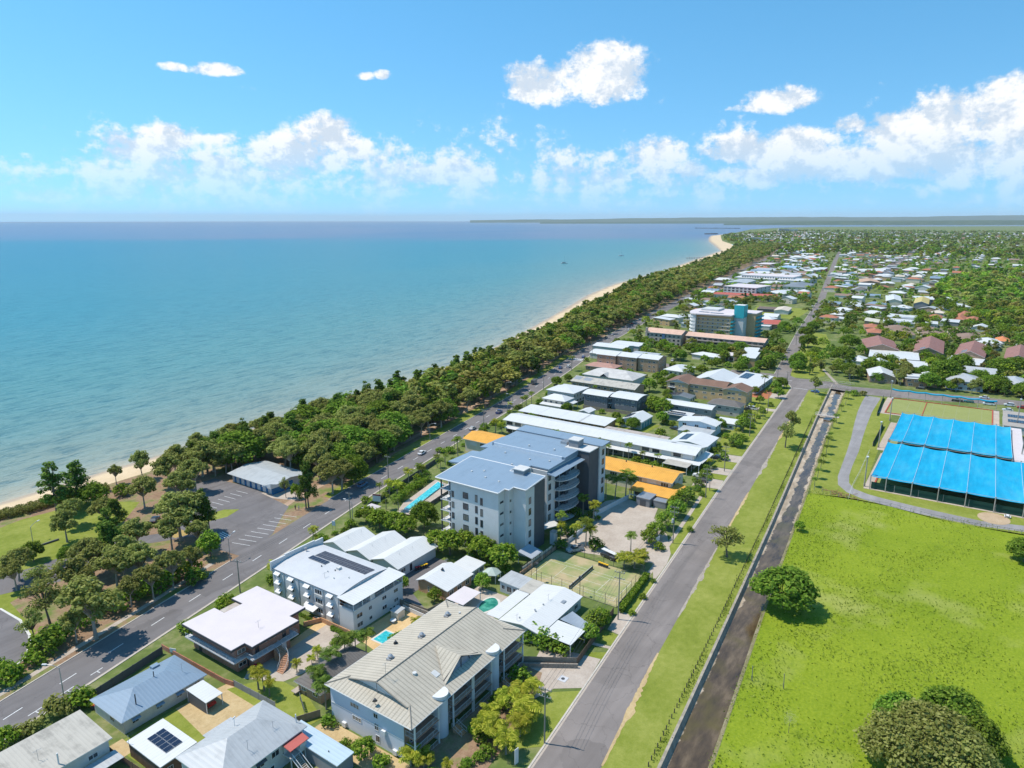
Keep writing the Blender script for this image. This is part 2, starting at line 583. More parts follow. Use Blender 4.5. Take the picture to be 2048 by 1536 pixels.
ESP = [(-60, 120), (38, 143), (100, 157.2), (160, 171.8), (241, 187.2), (300, 198.5), (375, 215.5), (441, 232), (500, 244), (611, 264), (850, 305), (1112, 345), (1400, 391), (1900, 472), (2600, 600)]
M_lawn = ground_mat('lawn', [(.28, (.11, .145, .018)), (.46, (.19, .225, .032)), (.62, (.28, .295, .065)), (.78, (.40, .36, .13))], .09, 3.0, .5)
M_field = ground_mat('field_grass', [(.28, (.085, .15, .006)), (.45, (.17, .235, .012)), (.6, (.25, .305, .022)), (.78, (.37, .39, .07))], .035, 1.6, .9, fine_amt=.75,
                     patch=((.34, .35, .10), .03, .54, .72))
M_land = ground_mat('suburb_ground', [(.3, (.06, .10, .02)), (.5, (.13, .17, .045)), (.68, (.32, .28, .15))], .05, .6, .5)
M_litter = ground_mat('leaf_litter', [(.3, (.14, .085, .05)), (.5, (.29, .19, .12)), (.7, (.45, .34, .22))], .12, 2.5, .5, patch=((.15, .19, .05), .12, .50, .64))
M_dirt = ground_mat('bare_earth', [(.3, (.30, .21, .10)), (.5, (.48, .35, .18)), (.72, (.62, .49, .29))], .15, 3.0, .5)
M_sand = ground_mat('beach_sand', [(.3, (.56, .43, .27)), (.5, (.70, .55, .37)), (.72, (.80, .66, .47))], .05, 1.5, .25)
M_asph = asphalt('street_asphalt', (.205, .178, .162), rad(-5), .55)
M_asph2 = asphalt('esplanade_asphalt', (.168, .154, .150), rad(-11.5), .35)
M_lot = asphalt('carpark_asphalt', (.165, .152, .150), rad(-12), .4)
M_path = asphalt('club_path_bitumen', (.27, .255, .25), rad(-10), .2)
M_conc = ground_mat('concrete_paving', [(.3, (.32, .26, .21)), (.5, (.44, .37, .305)), (.7, (.55, .48, .405))], .2, 4.0, .15)
M_conc_old = ground_mat('old_concrete', [(.3, (.20, .165, .125)), (.5, (.35, .30, .245)), (.7, (.50, .445, .375))], .5, 5.0, .3)
M_paint = plain('road_paint', (.74, .74, .72), .6, .15, 2.0)
M_paint_y = plain('yellow_paint', (.72, .46, .04), .6, .15, 2.0)
# sea, coloured by distance from shore, with a separate tint far out
t = NT('sea_water')
geo = t.node('ShaderNodeNewGeometry')
spx = t.node('ShaderNodeSeparateXYZ')
t.l.new(geo.outputs['Position'], spx.inputs[0])
att = t.node('ShaderNodeAttribute', attribute_name='shore')
wv = t.noise(.0035, 4, .55, stretch=(.35, 1, 1, rad(-34)))
sd = t.math('MULTIPLY', att.outputs['Fac'], t.math('ADD', .55, t.math('MULTIPLY', wv, .9)))
lg = t.math('DIVIDE', t.math('LOGARITHM', t.math('MAXIMUM', t.math('ADD', sd, 1.0), 1.0), 10.0), 4.0)
c = t.ramp(lg, [(0.0, (.50, .42, .29)), (.2, (.38, .35, .25)), (.42, (.20, .265, .215)), (.56, (.085, .235, .225)), (.68, (.026, .205, .245)), (.82, (.004, .17, .245)), (.95, (.002, .15, .24))])
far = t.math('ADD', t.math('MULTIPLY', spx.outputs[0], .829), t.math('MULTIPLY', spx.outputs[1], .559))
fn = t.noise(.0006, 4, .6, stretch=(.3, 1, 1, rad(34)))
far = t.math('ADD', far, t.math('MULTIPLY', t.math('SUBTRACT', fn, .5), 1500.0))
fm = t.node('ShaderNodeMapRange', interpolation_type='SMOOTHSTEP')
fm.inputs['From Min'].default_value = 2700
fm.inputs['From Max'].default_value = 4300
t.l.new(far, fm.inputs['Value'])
far_band = t.ramp(fn, [(.38, (.05, .13, .25)), (.5, (.13, .15, .25)), (.62, (.09, .155, .26))])  # blue-violet tones of the far band, blended in with distance
c = t.mix(fm.outputs[0], c, far_band)
ch = t.noise(.05, 3, .6, stretch=(.3, 1.0, 1, rad(-34)))
c = t.mix(t.ramp(ch, [(.35, (0, 0, 0)), (.7, (.16, .16, .16))]), c, (.08, .27, .28))
r1 = t.noise(.22, 4, .6, stretch=(.32, 1.1, 1, rad(-34)))
r2 = t.noise(.9, 3, .6, stretch=(.4, 1.2, 1, rad(-30)))
c = t.mix(t.ramp(t.math('ADD', t.math('MULTIPLY', r1, .6), t.math('MULTIPLY', r2, .4)), [(.36, (.62, .62, .62)), (.52, (0, 0, 0)), (.66, (.0, .0, .0))]), c, (.004, .085, .115))
c = t.mix(t.ramp(t.math('ADD', t.math('MULTIPLY', r2, .7), t.math('MULTIPLY', r1, .3)), [(.52, (0, 0, 0)), (.72, (.45, .45, .45))]), c, (.24, .36, .36))
t.bump(t.math('ADD', r1, t.math('MULTIPLY', r2, .5)), .7, 1.2)
t.done(c, .3, 0, .16)
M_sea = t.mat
xs = [-3000, -1200, -600, -300] + list(range(-200, 1000, 40)) + [1000, 1150, 1280, 1450, 1655, 1850, 2022, 2198, 2400, 2602, 2870, 3136, 3532, 3900, 4300, 4700]
ds = [-6, 0, 3, 7, 13, 22, 36, 60, 100, 170, 300, 520, 900, 1600, 2800, 5000, 9000, 16000, 30000, 45000]
vs, fs, sh = [], [], []
for x in xs:
 y0 = interp(WATER, x)
 for d in ds:
  vs.append((x, y0 + d, -1.5)); sh.append(max(d, 0))
nd = len(ds)
for i in range(len(xs) - 1):
 for j in range(nd - 1):
  fs.append((i * nd + j, (i + 1) * nd + j, (i + 1) * nd + j + 1, i * nd + j + 1))
b0 = len(vs)
for x in (4700, 6000, 9000, 20000, 45000):
 for y in (-45000, -12000, -3000, 0, 1490, 4000, 12000, 46490):
  vs.append((x, y, -1.5)); sh.append(2500)
for i in range(4):
 for j in range(7):
  fs.append((b0 + i * 8 + j, b0 + (i + 1) * 8 + j, b0 + (i + 1) * 8 + j + 1, b0 + i * 8 + j + 1))
me = bpy.data.meshes.new('sea')
me.from_pydata(vs, [], fs)
me.attributes.new('shore', 'FLOAT', 'POINT').data.foreach_set('value', [float(v) for v in sh])
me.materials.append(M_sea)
me.update()
link('sea', me)['kind'] = 'structure'
# beach: dry sand, wet sand towards the water
t = NT('beach')
geo = t.node('ShaderNodeNewGeometry')
sz = t.node('ShaderNodeSeparateXYZ')
t.l.new(geo.outputs['Position'], sz.inputs[0])
nn = t.noise(.06, 4, .6)
g = t.noise(1.4, 4, .7)
dry = t.ramp(t.math('ADD', t.math('MULTIPLY', nn, .6), t.math('MULTIPLY', g, .4)), [(.3, (.50, .37, .22)), (.5, (.63, .48, .30)), (.72, (.72, .57, .38))])
wet = t.node('ShaderNodeMapRange', interpolation_type='SMOOTHSTEP')
wet.inputs['From Min'].default_value = -1.05
wet.inputs['From Max'].default_value = -1.4
t.l.new(t.math('ADD', sz.outputs[2], t.math('MULTIPLY', t.math('SUBTRACT', nn, .5), .5)), wet.inputs['Value'])
c = t.mix(wet.outputs[0], dry, (.42, .32, .215))
t.bump(g, .4, .1)
t.done(c, t.math('SUBTRACT', .95, t.math('MULTIPLY', wet.outputs[0], .45)), 0, .3)
mb = MB()
bx = [x for x in xs if x <= 4700]
for x in bx:
 yv, yw = interp(VEG, x), interp(WATER, x)
 for y, z in ((yv - 3, -.03), (yv, -.02), (yv + (yw - yv) * .5, -.7), (yw, -1.49), (yw + 8, -2.0), (yw + 40, -4)):
  mb.v.append((x, y, z))
for i in range(len(bx) - 1):
 for j in range(5):
  mb.f.append((i * 6 + j, (i + 1) * 6 + j, (i + 1) * 6 + j + 1, i * 6 + j + 1)); mb.m.append(0)
mb.build('beach', t.mat, smooth=True)['kind'] = 'structure'
# land sheet, with the drain canal cut out of it
far_edge = [at(1500, 459), at(1560, 455.5), at(1640, 453.5), at(1800, 453), at(2048, 452), at(2500, 452)]
outer = [(x, y) for x, y in VEG] + [(p.x, p.y) for p in far_edge] + [(7000, -12000), (-3000, -12000)]
hole = resample(CANL, 30) + list(reversed(resample(CANR, 30)))
sheet('ground', outer, M_land, 0.0, holes=[hole])
# canal: concrete wall on the street side, silty bed, grassy bank on the field side
cl, cr = resample(CANL, 12), resample(CANR, 12)
mb = MB()
for (p, q) in zip(cl, cl[1:]):
 for (d0, z0), (d1, z1) in (((.55, .06), (0, .06)), ((0, .06), (-.5, -1.25))):
  mb.poly([(p[0], p[1] + d1, z1), (q[0], q[1] + d1, z1), (q[0], q[1] + d0, z0), (p[0], p[1] + d0, z0)])
 mb.poly([(p[0], p[1] + .55, 0), (p[0], p[1] + .55, .06), (q[0], q[1] + .55, .06), (q[0], q[1] + .55, 0)])
mb.poly([(428.2, 66.2, 0), (428.2, 58.3, 0), (428.2, 58.3, -1.3), (428.2, 66.2, -1.3)])
mb.build('canal_wall', plain('canal_concrete', (.36, .31, .24), .9, .4, .8, bump=.3))['kind'] = 'structure'
mb = MB()
for (p, q) in zip(cr, cr[1:]):
 mb.poly([(p[0], p[1] - .1, .01), (q[0], q[1] - .1, .01), (q[0], q[1] + .9, -1.2), (p[0], p[1] + .9, -1.2)])
mb.build('canal_bank', ground_mat('canal_bank_earth', [(.3, (.09, .12, .03)), (.5, (.22, .19, .10)), (.7, (.40, .36, .27))], .3, 3.0, .6))['kind'] = 'structure'
t = NT('canal_bed')
n1_ = t.noise(.16, 5, .65)
n2_ = t.noise(.5, 5, .65, stretch=(.3, 1, 1, rad(-5)))
al = t.noise(.09, 3, .6)
silt = t.ramp(n2_, [(.3, (.045, .03, .017)), (.5, (.10, .068, .037)), (.68, (.17, .12, .07))])
silt = t.mix(t.ramp(al, [(.50, (0, 0, 0)), (.64, (.7, .7, .7))]), silt, (.11, .085, .02))
gx = t.node('ShaderNodeNewGeometry')
gsx = t.node('ShaderNodeSeparateXYZ')
t.l.new(gx.outputs['Position'], gsx.inputs[0])
# dry stony margins become wider up-stream
yy = t.math('SUBTRACT', gsx.outputs[1], t.math('ADD', t.math('MULTIPLY', gsx.outputs[0], .0925), 22.6))
side = t.math('ABSOLUTE', yy)
up = t.node('ShaderNodeMapRange')
up.inputs['From Min'].default_value = 150
up.inputs['From Max'].default_value = 260
t.l.new(gsx.outputs[0], up.inputs['Value'])
wd = t.math('SUBTRACT', 3.2, t.math('MULTIPLY', up.outputs[0], 2.0))
stony = t.node('ShaderNodeMapRange', interpolation_type='SMOOTHSTEP')
t.l.new(t.math('SUBTRACT', t.math('ADD', side, t.math('MULTIPLY', t.math('SUBTRACT', n1_, .5), 5.0)), wd), stony.inputs['Value'])
stony.inputs['From Min'].default_value = 0.1
stony.inputs['From Max'].default_value = .5
stone = t.ramp(n2_, [(.3, (.22, .17, .115)), (.55, (.42, .34, .25)), (.7, (.56, .48, .38))])
c = t.mix(stony.outputs[0], silt, stone)
t.bump(n2_, .4, .1)
t.done(c, t.math('ADD', .12, t.math('MULTIPLY', stony.outputs[0], .8)), 0, .5)
mb = MB()
for (p, q), (p2, q2) in zip(zip(cl, cl[1:]), zip(resample([(x, interp(CANR, x)) for x, _ in cl], 12), [(x, interp(CANR, x)) for x, _ in cl][1:])):
 mb.poly([(p[0], interp(CANR, p[0]) + .2, -1.2), (q[0], interp(CANR, q[0]) + .2, -1.2), (q[0], q[1] - .3, -1.2), (p[0], p[1] - .3, -1.2)])
mb.build('canal_bed', t.mat)['kind'] = 'structure'
# lawns, field, foreshore floor
strip('verge_lawn', resample(RR[:-1] + [(405, 74.6)], 10), [(x, interp(CANL, x) + .5) for x, _ in resample(RR, 10)], M_lawn, .012)
fl = [(x, interp(CANR, x) - .1) for x in np.arange(20, 246, 8)]
sheet('field', fl + [(246, 41.5), (249, 30), (249, 17), (246, 5), (245.5, -4), (247, -15), (250, -60), (230, -120), (60, -120), (-10, -40), (0, 10)], M_field, .012)
FLOOR = [(x, interp(ESP, x) + 5.6) for x in (-60, 38, 100, 160, 241, 300, 375, 441, 500, 611, 850, 1112, 1400, 1900, 2600)]
sheet('foreshore_floor', FLOOR + [(2600, 775)] + [(x, y - .3) for x, y in reversed(VEG) if -61 < x < 2300] + [(-60, 243)], M_litter, .010)
sheet('park_lawn', [(20, 232), (20, 160), (48, 161), (58, 171), (60, 190), (76, 196), (96, 203), (100, 214), (112, 226), (104, 240), (84, 243), (60, 238)], M_lawn, .016)
sheet('kerbside_lawn', [(150, 176.0), (241, 193), (300, 204), (350, 216), (420, 234), (420, 240), (350, 221), (300, 210), (241, 199.5), (190, 188.5), (150, 179)], M_lawn, .018)
sheet('club_lawn', [(246, 41.5), (254, 42.9), (311, 48.5), (364, 52.9), (409, 56.6), (410, 36), (374, 30), (262, 27), (262, -60), (250, -60), (246, -15), (245.4, 5), (248.5, 17), (248, 28)], M_lawn, .010)
sheet('island_lawn', [(434, 90.2), (446, 93.4), (493, 100.8), (560, 110), (625, 119.6), (620, 105), (560, 90), (500, 84), (473, 78.5), (449, 74.5), (437, 79)], M_lawn, .012)
sheet('resort_lawn', [at(1500, 626), at(1590, 640), at(1622, 618), at(1515, 612)], M_lawn, .02)
# streets
strip('street', resample(RL[:-3], 12), [(x, interp(RR, x)) for x, _ in resample(RL[:-3], 12)], M_asph, .022)
sheet('street_crossing', [(405.5, 83.7), (413, 86.5), (421, 95), (424, 101), (424, 125), (436, 127), (438, 101), (438.5, 92), (434, 88), (433, 84.5), (434.5, 79), (432.5, 70), (428, 56), (431, 37.5), (437, 12.4), (442, -24), (448, -80), (438, -80), (430, -24), (418, 13), (413, 37), (411.5, 46), (416, 66), (412, 72), (405.5, 74.7)], M_asph, .021)
strip('upper_street', resample(UL, 25), [(x, interp(UR, x)) for x, _ in resample(UL, 25)], M_asph, .024)
el_, er_ = offset(resample(ESP, 15), 5.6), offset(resample(ESP, 15), -5.6)
strip('esplanade_road', el_, er_, M_asph2, .024)
strip('cross_street', [at(1690, 590)[:2], at(1790, 520)[:2], at(1830, 497)[:2], at(1850, 488)[:2]], [at(1730, 590)[:2], at(1810, 520)[:2], at(1841, 497)[:2], at(1857, 488)[:2]], M_asph, .03)
M_kerb = plain('kerb_concrete', (.52, .465, .395), .85, .2, 1.0)
kerb('kerb', resample(RL[:-3], 12), M_kerb, .35)
kerb('kerb', [(406, 83.8), (413, 86.5), (421, 95), (424, 101)], M_kerb, .35)
kerb('kerb', resample(UL[:5], 25), M_kerb, .35)
kerb('kerb', [p for p in el_ if p[0] < 112], M_kerb, .3)
kerb('kerb', [p for p in el_ if 142 < p[0] < 700], M_kerb, .3)
kerb('kerb', list(reversed([p for p in er_ if p[0] < 700])), M_kerb, .3)
strip('gutter', resample(RL[:-3], 12), offset(resample(RL[:-3], 12), -.45), M_conc, .028)
strip('gutter', [p for p in offset(er_, .42) if p[0] < 700], [p for p in er_ if p[0] < 700], M_conc, .028)
rg = np.random.default_rng(9)
for seg in range(7):      # worn earth where the seal meets the verge
 x0, x1 = 42 + seg * 52, 42 + seg * 52 + rg.uniform(28, 50)
 xs_ = np.arange(x0, x1, .8)
 wv_ = np.abs(np.convolve(rg.normal(0, 1, len(xs_) + 8), np.ones(5) / 5, 'same')[4:4 + len(xs_)]) * np.sin(np.linspace(0, math.pi, len(xs_))) * 1.6
 strip('verge_dirt', [(float(x), float(interp(RR, x) + .25 + w_ * .25)) for x, w_ in zip(xs_, wv_)], [(float(x), float(interp(RR, x) - .12 - w_ * .7)) for x, w_ in zip(xs_, wv_)], M_dirt if seg % 2 else M_conc_old, .0275)
# lane dashes and parking ticks on the esplanade
mb = MB()
for x0 in np.arange(30, 620, 11.0):
 if 405 < x0 < 420:
  continue
 p, q = Vector((x0, interp(ESP, x0), 0)), Vector((x0 + 3.6, interp(ESP, x0 + 3.6), 0))
 n_ = Vector((-(q - p).y, (q - p).x, 0)).normalized() * .09
 mb.poly([(p - n_)[:2] + (.032,), (q - n_)[:2] + (.032,), (q + n_)[:2] + (.032,), (p + n_)[:2] + (.032,)])
for x0 in np.arange(32, 60, 6.4):
 y = interp(ESP, x0)
 d = Vector((1, .2, 0)).normalized(); n_ = Vector((-.2, 1, 0)).normalized()
 p = Vector((x0, y, 0)) - n_ * 3.4
 for u, v, hu, hv in ((0, 0, 1.4, .08), (0, -.5, .08, .5)):
  c_ = p + d * u + n_ * v
  mb.poly([tuple((c_ + d * a * hu + n_ * b * hv)[:2]) + (.032,) for a, b in ((-1, -1), (1, -1), (1, 1), (-1, 1))])
# zebra crossing by the brick flats
for k in range(8):
 y = interp(ESP, 411) - 5 + k * 1.35
 mb.poly([(408, y, .033), (414, y + 1.2, .033), (414, y + 1.85, .033), (408, y + .65, .033)])
mb.poly([(424.5, 99.5, .033), (424.5, 88, .033), (424.9, 88, .033), (424.9, 99.5, .033)])
mb.poly([(406, 75.5, .033), (406.4, 75.5, .033), (406.4, 83, .033), (406, 83, .033)])
mb.build('road_marking', M_paint)['kind'] = 'structure'
# foreshore car park, park road and turning loop
sheet('car_park', [(141.5, 204), (139.2, 225), (128, 226), (112, 206), (104, 196), (98, 200), (88, 206), (72, 205), (40, 214), (40, 204), (62, 195.5), (74, 190), (86, 195), (96, 194), (106, 187.5), (108, 182), (106, 172), (107, 164.2), (113, 165.2), (121, 168.5), (130, 176), (137.5, 181.5), (139, 192)], M_lot, .03)
sheet('car_park_island', [(115, 193), (121, 191), (127, 193), (124, 197), (117, 198)], M_lawn, .05)
loop = [(20, 200), (45, 196), (57.2, 188.4), (57.6, 179.0), (56.1, 170.5), (54.4, 166.0), (51.5, 161.8), (47.5, 159.2), (20, 157)]
sheet('turning_loop', loop, M_lot, .03)
kerb('kerb', loop[1:-1], plain('pale_kerb', (.62, .60, .55), .8, .12, 1.0), .55)
mb = MB()
for i in range(9):       # bay lines
 x = 112.5 + i * 2.6
 mb.poly([(x, 167.6 + i * .62, .042), (x + .14, 167.6 + i * .62, .042), (x - 1.6, 173.6 + i * .62, .042), (x - 1.75, 173.6 + i * .62, .042)])
for i in range(8):
 x = 118 + i * 2.7
 mb.poly([(x, 199 + i * .5, .042), (x + .14, 199 + i * .5, .042), (x - .5, 204.5 + i * .5, .042), (x - .65, 204.5 + i * .5, .042)])
for i in range(7):
 mb.poly([(108.2 + i * .8, 178, .042), (108.55 + i * .8, 178, .042), (108.9 + i * .8, 182.5, .042), (108.55 + i * .8, 182.5, .042)])
mb.build('parking_bay_marking', M_paint)['kind'] = 'structure'
mb = MB()
for i in range(9):
 mb.poly([(103.2, 190.5 + i * .75, .042), (107.6, 189.2 + i * .75, .042), (107.6, 189.55 + i * .75, .042), (103.2, 190.85 + i * .75, .042)])
mb.build('crossing_stripes', M_paint_y)['kind'] = 'structure'
# brick-coloured footpath along the foreshore
FP = [(106, 170.8), (118, 172.2), (130, 180.5), (141, 184.5), (165, 189), (200, 195), (241, 202.5), (300, 213), (375, 231), (441, 247)]
strip('footpath', offset(FP, 1.1), offset(FP, -1.1), ground_mat('footpath_paving', [(.3, (.30, .20, .135)), (.5, (.42, .29, .205)), (.7, (.53, .40, .29))], .3, 4, .2), .034)
FP2 = [(20, 136), (42, 151.8), (62, 156.6), (80, 161), (100, 166.6)]
strip('footpath', offset(FP2, 1.0), offset(FP2, -.4), M_conc, .034)
sheet('kiosk_apron', [(139, 192), (139.8, 199), (148, 196), (146, 186), (142, 184)], M_conc, .036)
# club path
pl = [(410, 46.5), (392, 46), (370, 44.8), (345, 42.6), (322, 40.3), (300, 38.6), (281, 37.4), (269, 36.6), (260, 35.0), (254, 31.2), (250, 25), (249, 20), (247.2, 10), (246.6, 0), (246.8, -8), (249.5, -19), (251, -60)]
pr = [(408, 39), (390, 39.0), (374, 38.9), (347, 37.6), (325, 36.2), (304.5, 34.7), (284, 34.0), (272, 33.2), (264, 32.0), (258.8, 29.6), (256, 24.5), (254.8, 20), (253.2, 10), (252.2, 0), (251.6, -8), (254.8, -19), (257, -60)]
strip('club_path', pl, pr, M_path, .03)
# street-side footpath slabs and driveways
for nm, pts in (
  ('driveway', [(104, 68), (118, 71.5), (119.5, 66.5), (121, 58.6), (110.5, 57.2), (107, 62), (101, 64)]),
  ('driveway', [(132, 62.5), (141, 63.5), (140.3, 60.2), (131.5, 59.4)]),
  ('driveway', [(124.6, 62.8), (125.6, 62.9), (126.4, 58.8), (125.4, 58.7)]),
  ('driveway', [(230, 78), (240, 79.5), (241, 70), (232, 69)]),
  ('driveway', [(246, 79), (253, 80), (254, 71), (247, 70.4)]),
  ('driveway', [(262, 80), (270, 81), (271.5, 72.4), (263, 71.7)]),
  ('driveway', [(347, 88), (352, 88.5), (353, 79.6), (348, 79)]),
  ('driveway', [(375, 95), (386, 96), (387, 82.6), (376, 81.5)]),
  ('motel_forecourt', [(162, 93), (163, 84), (168, 66.5), (161, 63.5), (158, 62.2), (170, 63.2), (176, 64.5), (187, 70), (196, 78), (204, 80), (206, 93), (200, 97), (186, 97), (170, 97)])):
 sheet(nm, pts, M_conc, .03)
strip('footpath', [(141, 64.0), (160, 65.5), (172, 66.5)], [(141, 62.8), (160, 64.3), (172, 65.3)], M_conc, .034)
strip('footpath', [(176, 67.3), (205, 70.4), (222, 72.4)], [(176, 66.1), (205, 69.2), (222, 71.2)], M_conc, .034)
strip('footpath', [(375, 86.5), (412, 90.5)], [(375, 85.1), (412, 89.1)], M_conc, .034)
for pts in ([(112, 60.5), (122, 61.6), (124, 58.6), (121.6, 58.4)], [(126.6, 62.9), (131.4, 63.3), (131.2, 59.4), (126.8, 59.0)], [(88, 60.5), (100, 63.5), (106, 61.6), (109.5, 57.2), (92, 55.6)],
   [(141, 62.6), (158, 64), (158, 61.8), (141.4, 60.2)], [(176, 66.0), (222, 71), (222, 68.2), (176, 63.6)], [(226, 79), (230, 78), (231.5, 69.2), (222, 68.4), (222, 77)], [(240.5, 79.5), (246, 79), (246.6, 70.4), (241.6, 69.9)],
   [(254, 80), (262, 80), (262.8, 71.6), (254.8, 70.9)], [(271.8, 84), (375, 98), (375, 81.8), (272, 72.6)], [(387.4, 96), (420, 101), (412, 87), (406, 84.4), (388, 82.7)]):
 sheet('nature_strip', pts, M_lawn, .014)
# yards
sheet('yard', [(49, 119.5), (62, 119.5), (62, 103), (50, 103)], M_lawn, .016)
sheet('yard', [(61, 119.6), (72, 117.8), (72, 103), (66, 102), (59, 103)], M_dirt, .018)
sheet('yard', [(46, 120), (51, 120), (51, 115.4), (46, 115)], M_dirt, .017)
sheet('yard', [(70, 116.5), (78, 112), (78, 102), (75, 94), (69, 95), (70, 103)], M_lawn, .018)
sheet('courtyard', [(76, 118), (97, 118.5), (97, 106), (88, 106), (78, 109), (74, 116.5)], M_conc, .02)
M_sandpave = ground_mat('sandstone_paving', [(.3, (.46, .30, .14)), (.5, (.60, .41, .20)), (.7, (.70, .52, .29))], .3, 4, .15)
sheet('pool_terrace', [(97.5, 108.8), (113, 108.8), (113, 96), (100, 96), (96, 101)], M_sandpave, .02)
sheet('garden_path', [(80, 118.2), (99, 120.5), (99, 117.8), (82, 117)], M_sandpave, .024)
sheet('side_yard', [(70, 93.5), (75.5, 93), (75.5, 71), (70.5, 76)], M_dirt, .018)
sheet('car_court', [(112, 114), (122, 119), (137, 119), (137, 110), (119, 110.6), (114, 101), (112, 104)], M_lot, .02)
sheet('courtyard', [(74, 72), (110, 72), (110, 66.6), (98, 62), (74, 60)], M_litter, .02)
sheet('pool_surround', [(115.5, 99.5), (131, 99), (131, 87), (117, 87)], M_conc, .02)
sheet('garage_court', [(372, 88), (372, 98), (392, 103), (392, 90)], ground_mat('red_paving', [(.3, (.30, .10, .045)), (.5, (.42, .155, .07)), (.7, (.52, .23, .12))], .3, 4, .2), .02)
sheet('rear_lane', [(420, 150), (424, 200), (434, 202), (430, 150)], M_asph, .02)
sheet('side_lawn', [(270, 143), (294, 138), (294, 116), (272, 118)], M_lawn, .014)
# far shore: low islands and hill ranges beyond the strait
def ridge(name, px0, px1, dist, base_py, tops, mat, depth=900):
 """tops: rows of the skyline in the photo, evenly spaced between px0 and px1."""
 mb = MB()
 n = len(tops)
 for i in range(n):
  px = px0 + (px1 - px0) * i / (n - 1)
  d = sky_dir(px, HOR)
  f = Vector((d.x, d.y, 0)).normalized()
  D = dist / max(.3, f.x * SA + f.y * CA)
  zt = CAM_H + (HOR - tops[i]) / FOC * dist
  for k, (dd, z) in enumerate(((0, -2), (depth * .15, max(zt * .35, -1)), (depth * .5, zt), (depth * 1.2, zt * .8), (depth * 2, -2))):
   mb.v.append((f.x * (D + dd), f.y * (D + dd), z))
 for i in range(n - 1):
  for k in range(4):
   mb.f.append((i * 5 + k, (i + 1) * 5 + k, (i + 1) * 5 + k + 1, i * 5 + k + 1)); mb.m.append(0)
 o = mb.build(name, mat, smooth=True)
 o['kind'] = 'structure'
 return o
M_hill = ground_mat('forest_hill', [(.3, (.03, .06, .03)), (.5, (.055, .095, .045)), (.7, (.10, .13, .07))], .004, .02, .2)
rr = np.random.default_rng(3)
def skyline(base, amp, n):
 k = np.convolve(rr.normal(0, 1, n + 12), np.ones(7) / 7, 'same')[6:6 + n]
 return [float(b - abs(amp) * (v + .6)) for b, v in zip(np.interp(np.linspace(0, 1, n), np.linspace(0, 1, len(base)), base), k)]
ridge('hills', 940, 3200, 26000, 445, skyline([441.5, 439, 437, 435, 434, 432, 430, 427, 426, 428, 428], 1.8, 90), M_hill, 2500)
ridge('hills', 1080, 3200, 19000, 447, skyline([446, 442.5, 442, 441, 440.5, 440, 439, 438], 1.0, 80), M_hill, 900)
ridge('island', 1448, 3300, 13500, 449, skyline([448.5, 443, 441.5, 441, 440.5, 440, 437.5, 435.5, 436, 436, 436], 1.0, 90), M_hill, 700)
mb = MB()
for (x0, x1, y) in ((1090, 1145, 449.8), (1750, 1800, 449.2), (950, 1060, 448.6)):
 p, q = at(x0, y), at(x1, y)
 r = (q - p).normalized(); n_ = Vector((-r.y, r.x, 0)) * 25
 mb.poly([(p - n_)[:2] + (-1.2,), (q - n_)[:2] + (-1.2,), (q + n_)[:2] + (-1.0,), (p + n_)[:2] + (-1.0,)])
mb.build('sandbank', M_sand)['kind'] = 'structure'
# building kit
WHITE_R = (.63, .625, .60)
M_wroof_x = metal_roof('white_roof_a', WHITE_R, 'X', .76, .4, .06)
M_wroof_y = metal_roof('white_roof_b', WHITE_R, 'Y', .76, .4, .06)
M_wflat = plain('white_membrane_roof', (0.63, 0.56, 0.55), .6, .05, .3)
M_groof_x = metal_roof('pale_grey_roof_a', (0.44, 0.45, 0.45), 'X', .76, .4, .14)
M_groof_y = metal_roof('pale_grey_roof_b', (0.44, 0.45, 0.45), 'Y', .76, .4, .14)
M_broof_x = metal_roof('blue_roof_a', (0.22, 0.295, 0.37), 'X', .7, .38, .08)
M_broof_y = metal_roof('blue_roof_b', (0.22, 0.295, 0.37), 'Y', .7, .38, .08)
M_oldroof = metal_roof('old_grey_roof', (0.442, 0.41, 0.351), 'X', .6, .8, .3)
M_oldroof_y = metal_roof('old_grey_roof_b', (0.442, 0.41, 0.351), 'Y', .6, .8, .3)
M_white = plain('white_render', (0.62, 0.62, 0.61), .8, .07, .4)
M_offw = plain('off_white_render', (0.56, 0.56, 0.54), .8, .1, .4)
M_cream = plain('cream_render', (0.672, 0.6, 0.48), .8, .12, .4)
M_dark = plain('charcoal_render', (0.09, 0.096, 0.106), .75, .15, .4)
M_midgrey = plain('mid_grey_render', (0.25, 0.256, 0.269), .8, .12, .4)
M_bluegrey = plain('blue_grey_render', (0.575, 0.615, 0.673), .8, .06, .3)
M_board = board_wall('white_weatherboard', (0.6, 0.59, 0.56))
M_gboard = board_wall('grey_weatherboard', (0.54, 0.576, 0.6))
M_blueboard = board_wall('pale_blue_weatherboard', (0.575, 0.667, 0.736))
M_fibro = board_wall('grey_fibro_sheet', (0.45, 0.444, 0.425), 1.2, 'X')
M_timber = board_wall('brown_timber', (0.155, 0.101, 0.068), .15, 'X', .3)
M_paling = board_wall('grey_paling_timber', (0.324, 0.257, 0.196), .16, 'X', .3)
M_paling_y = board_wall('grey_paling_timber_b', (0.324, 0.257, 0.196), .16, 'Y', .3)
M_redbrick = brick_wall('red_brick', (.43, .17, .10), (.33, .12, .075))
M_orbrick = brick_wall('orange_brick', (.60, .31, .15), (.50, .24, .11))
M_tanbrick = brick_wall('tan_brick', (.66, .43, .20), (.58, .36, .155))
M_gybrick = brick_wall('painted_grey_brick', (.20, .205, .23), (.17, .175, .2), (.15, .15, .17))
M_brbrick = brick_wall('brown_brick', (.40, .25, .15), (.32, .19, .11))
M_trim = plain('white_trim', (0.66, 0.66, 0.65), .6, .05, 1.0)
M_dtrim = plain('dark_trim', (.055, .06, .068), .6, .1, 1.0)
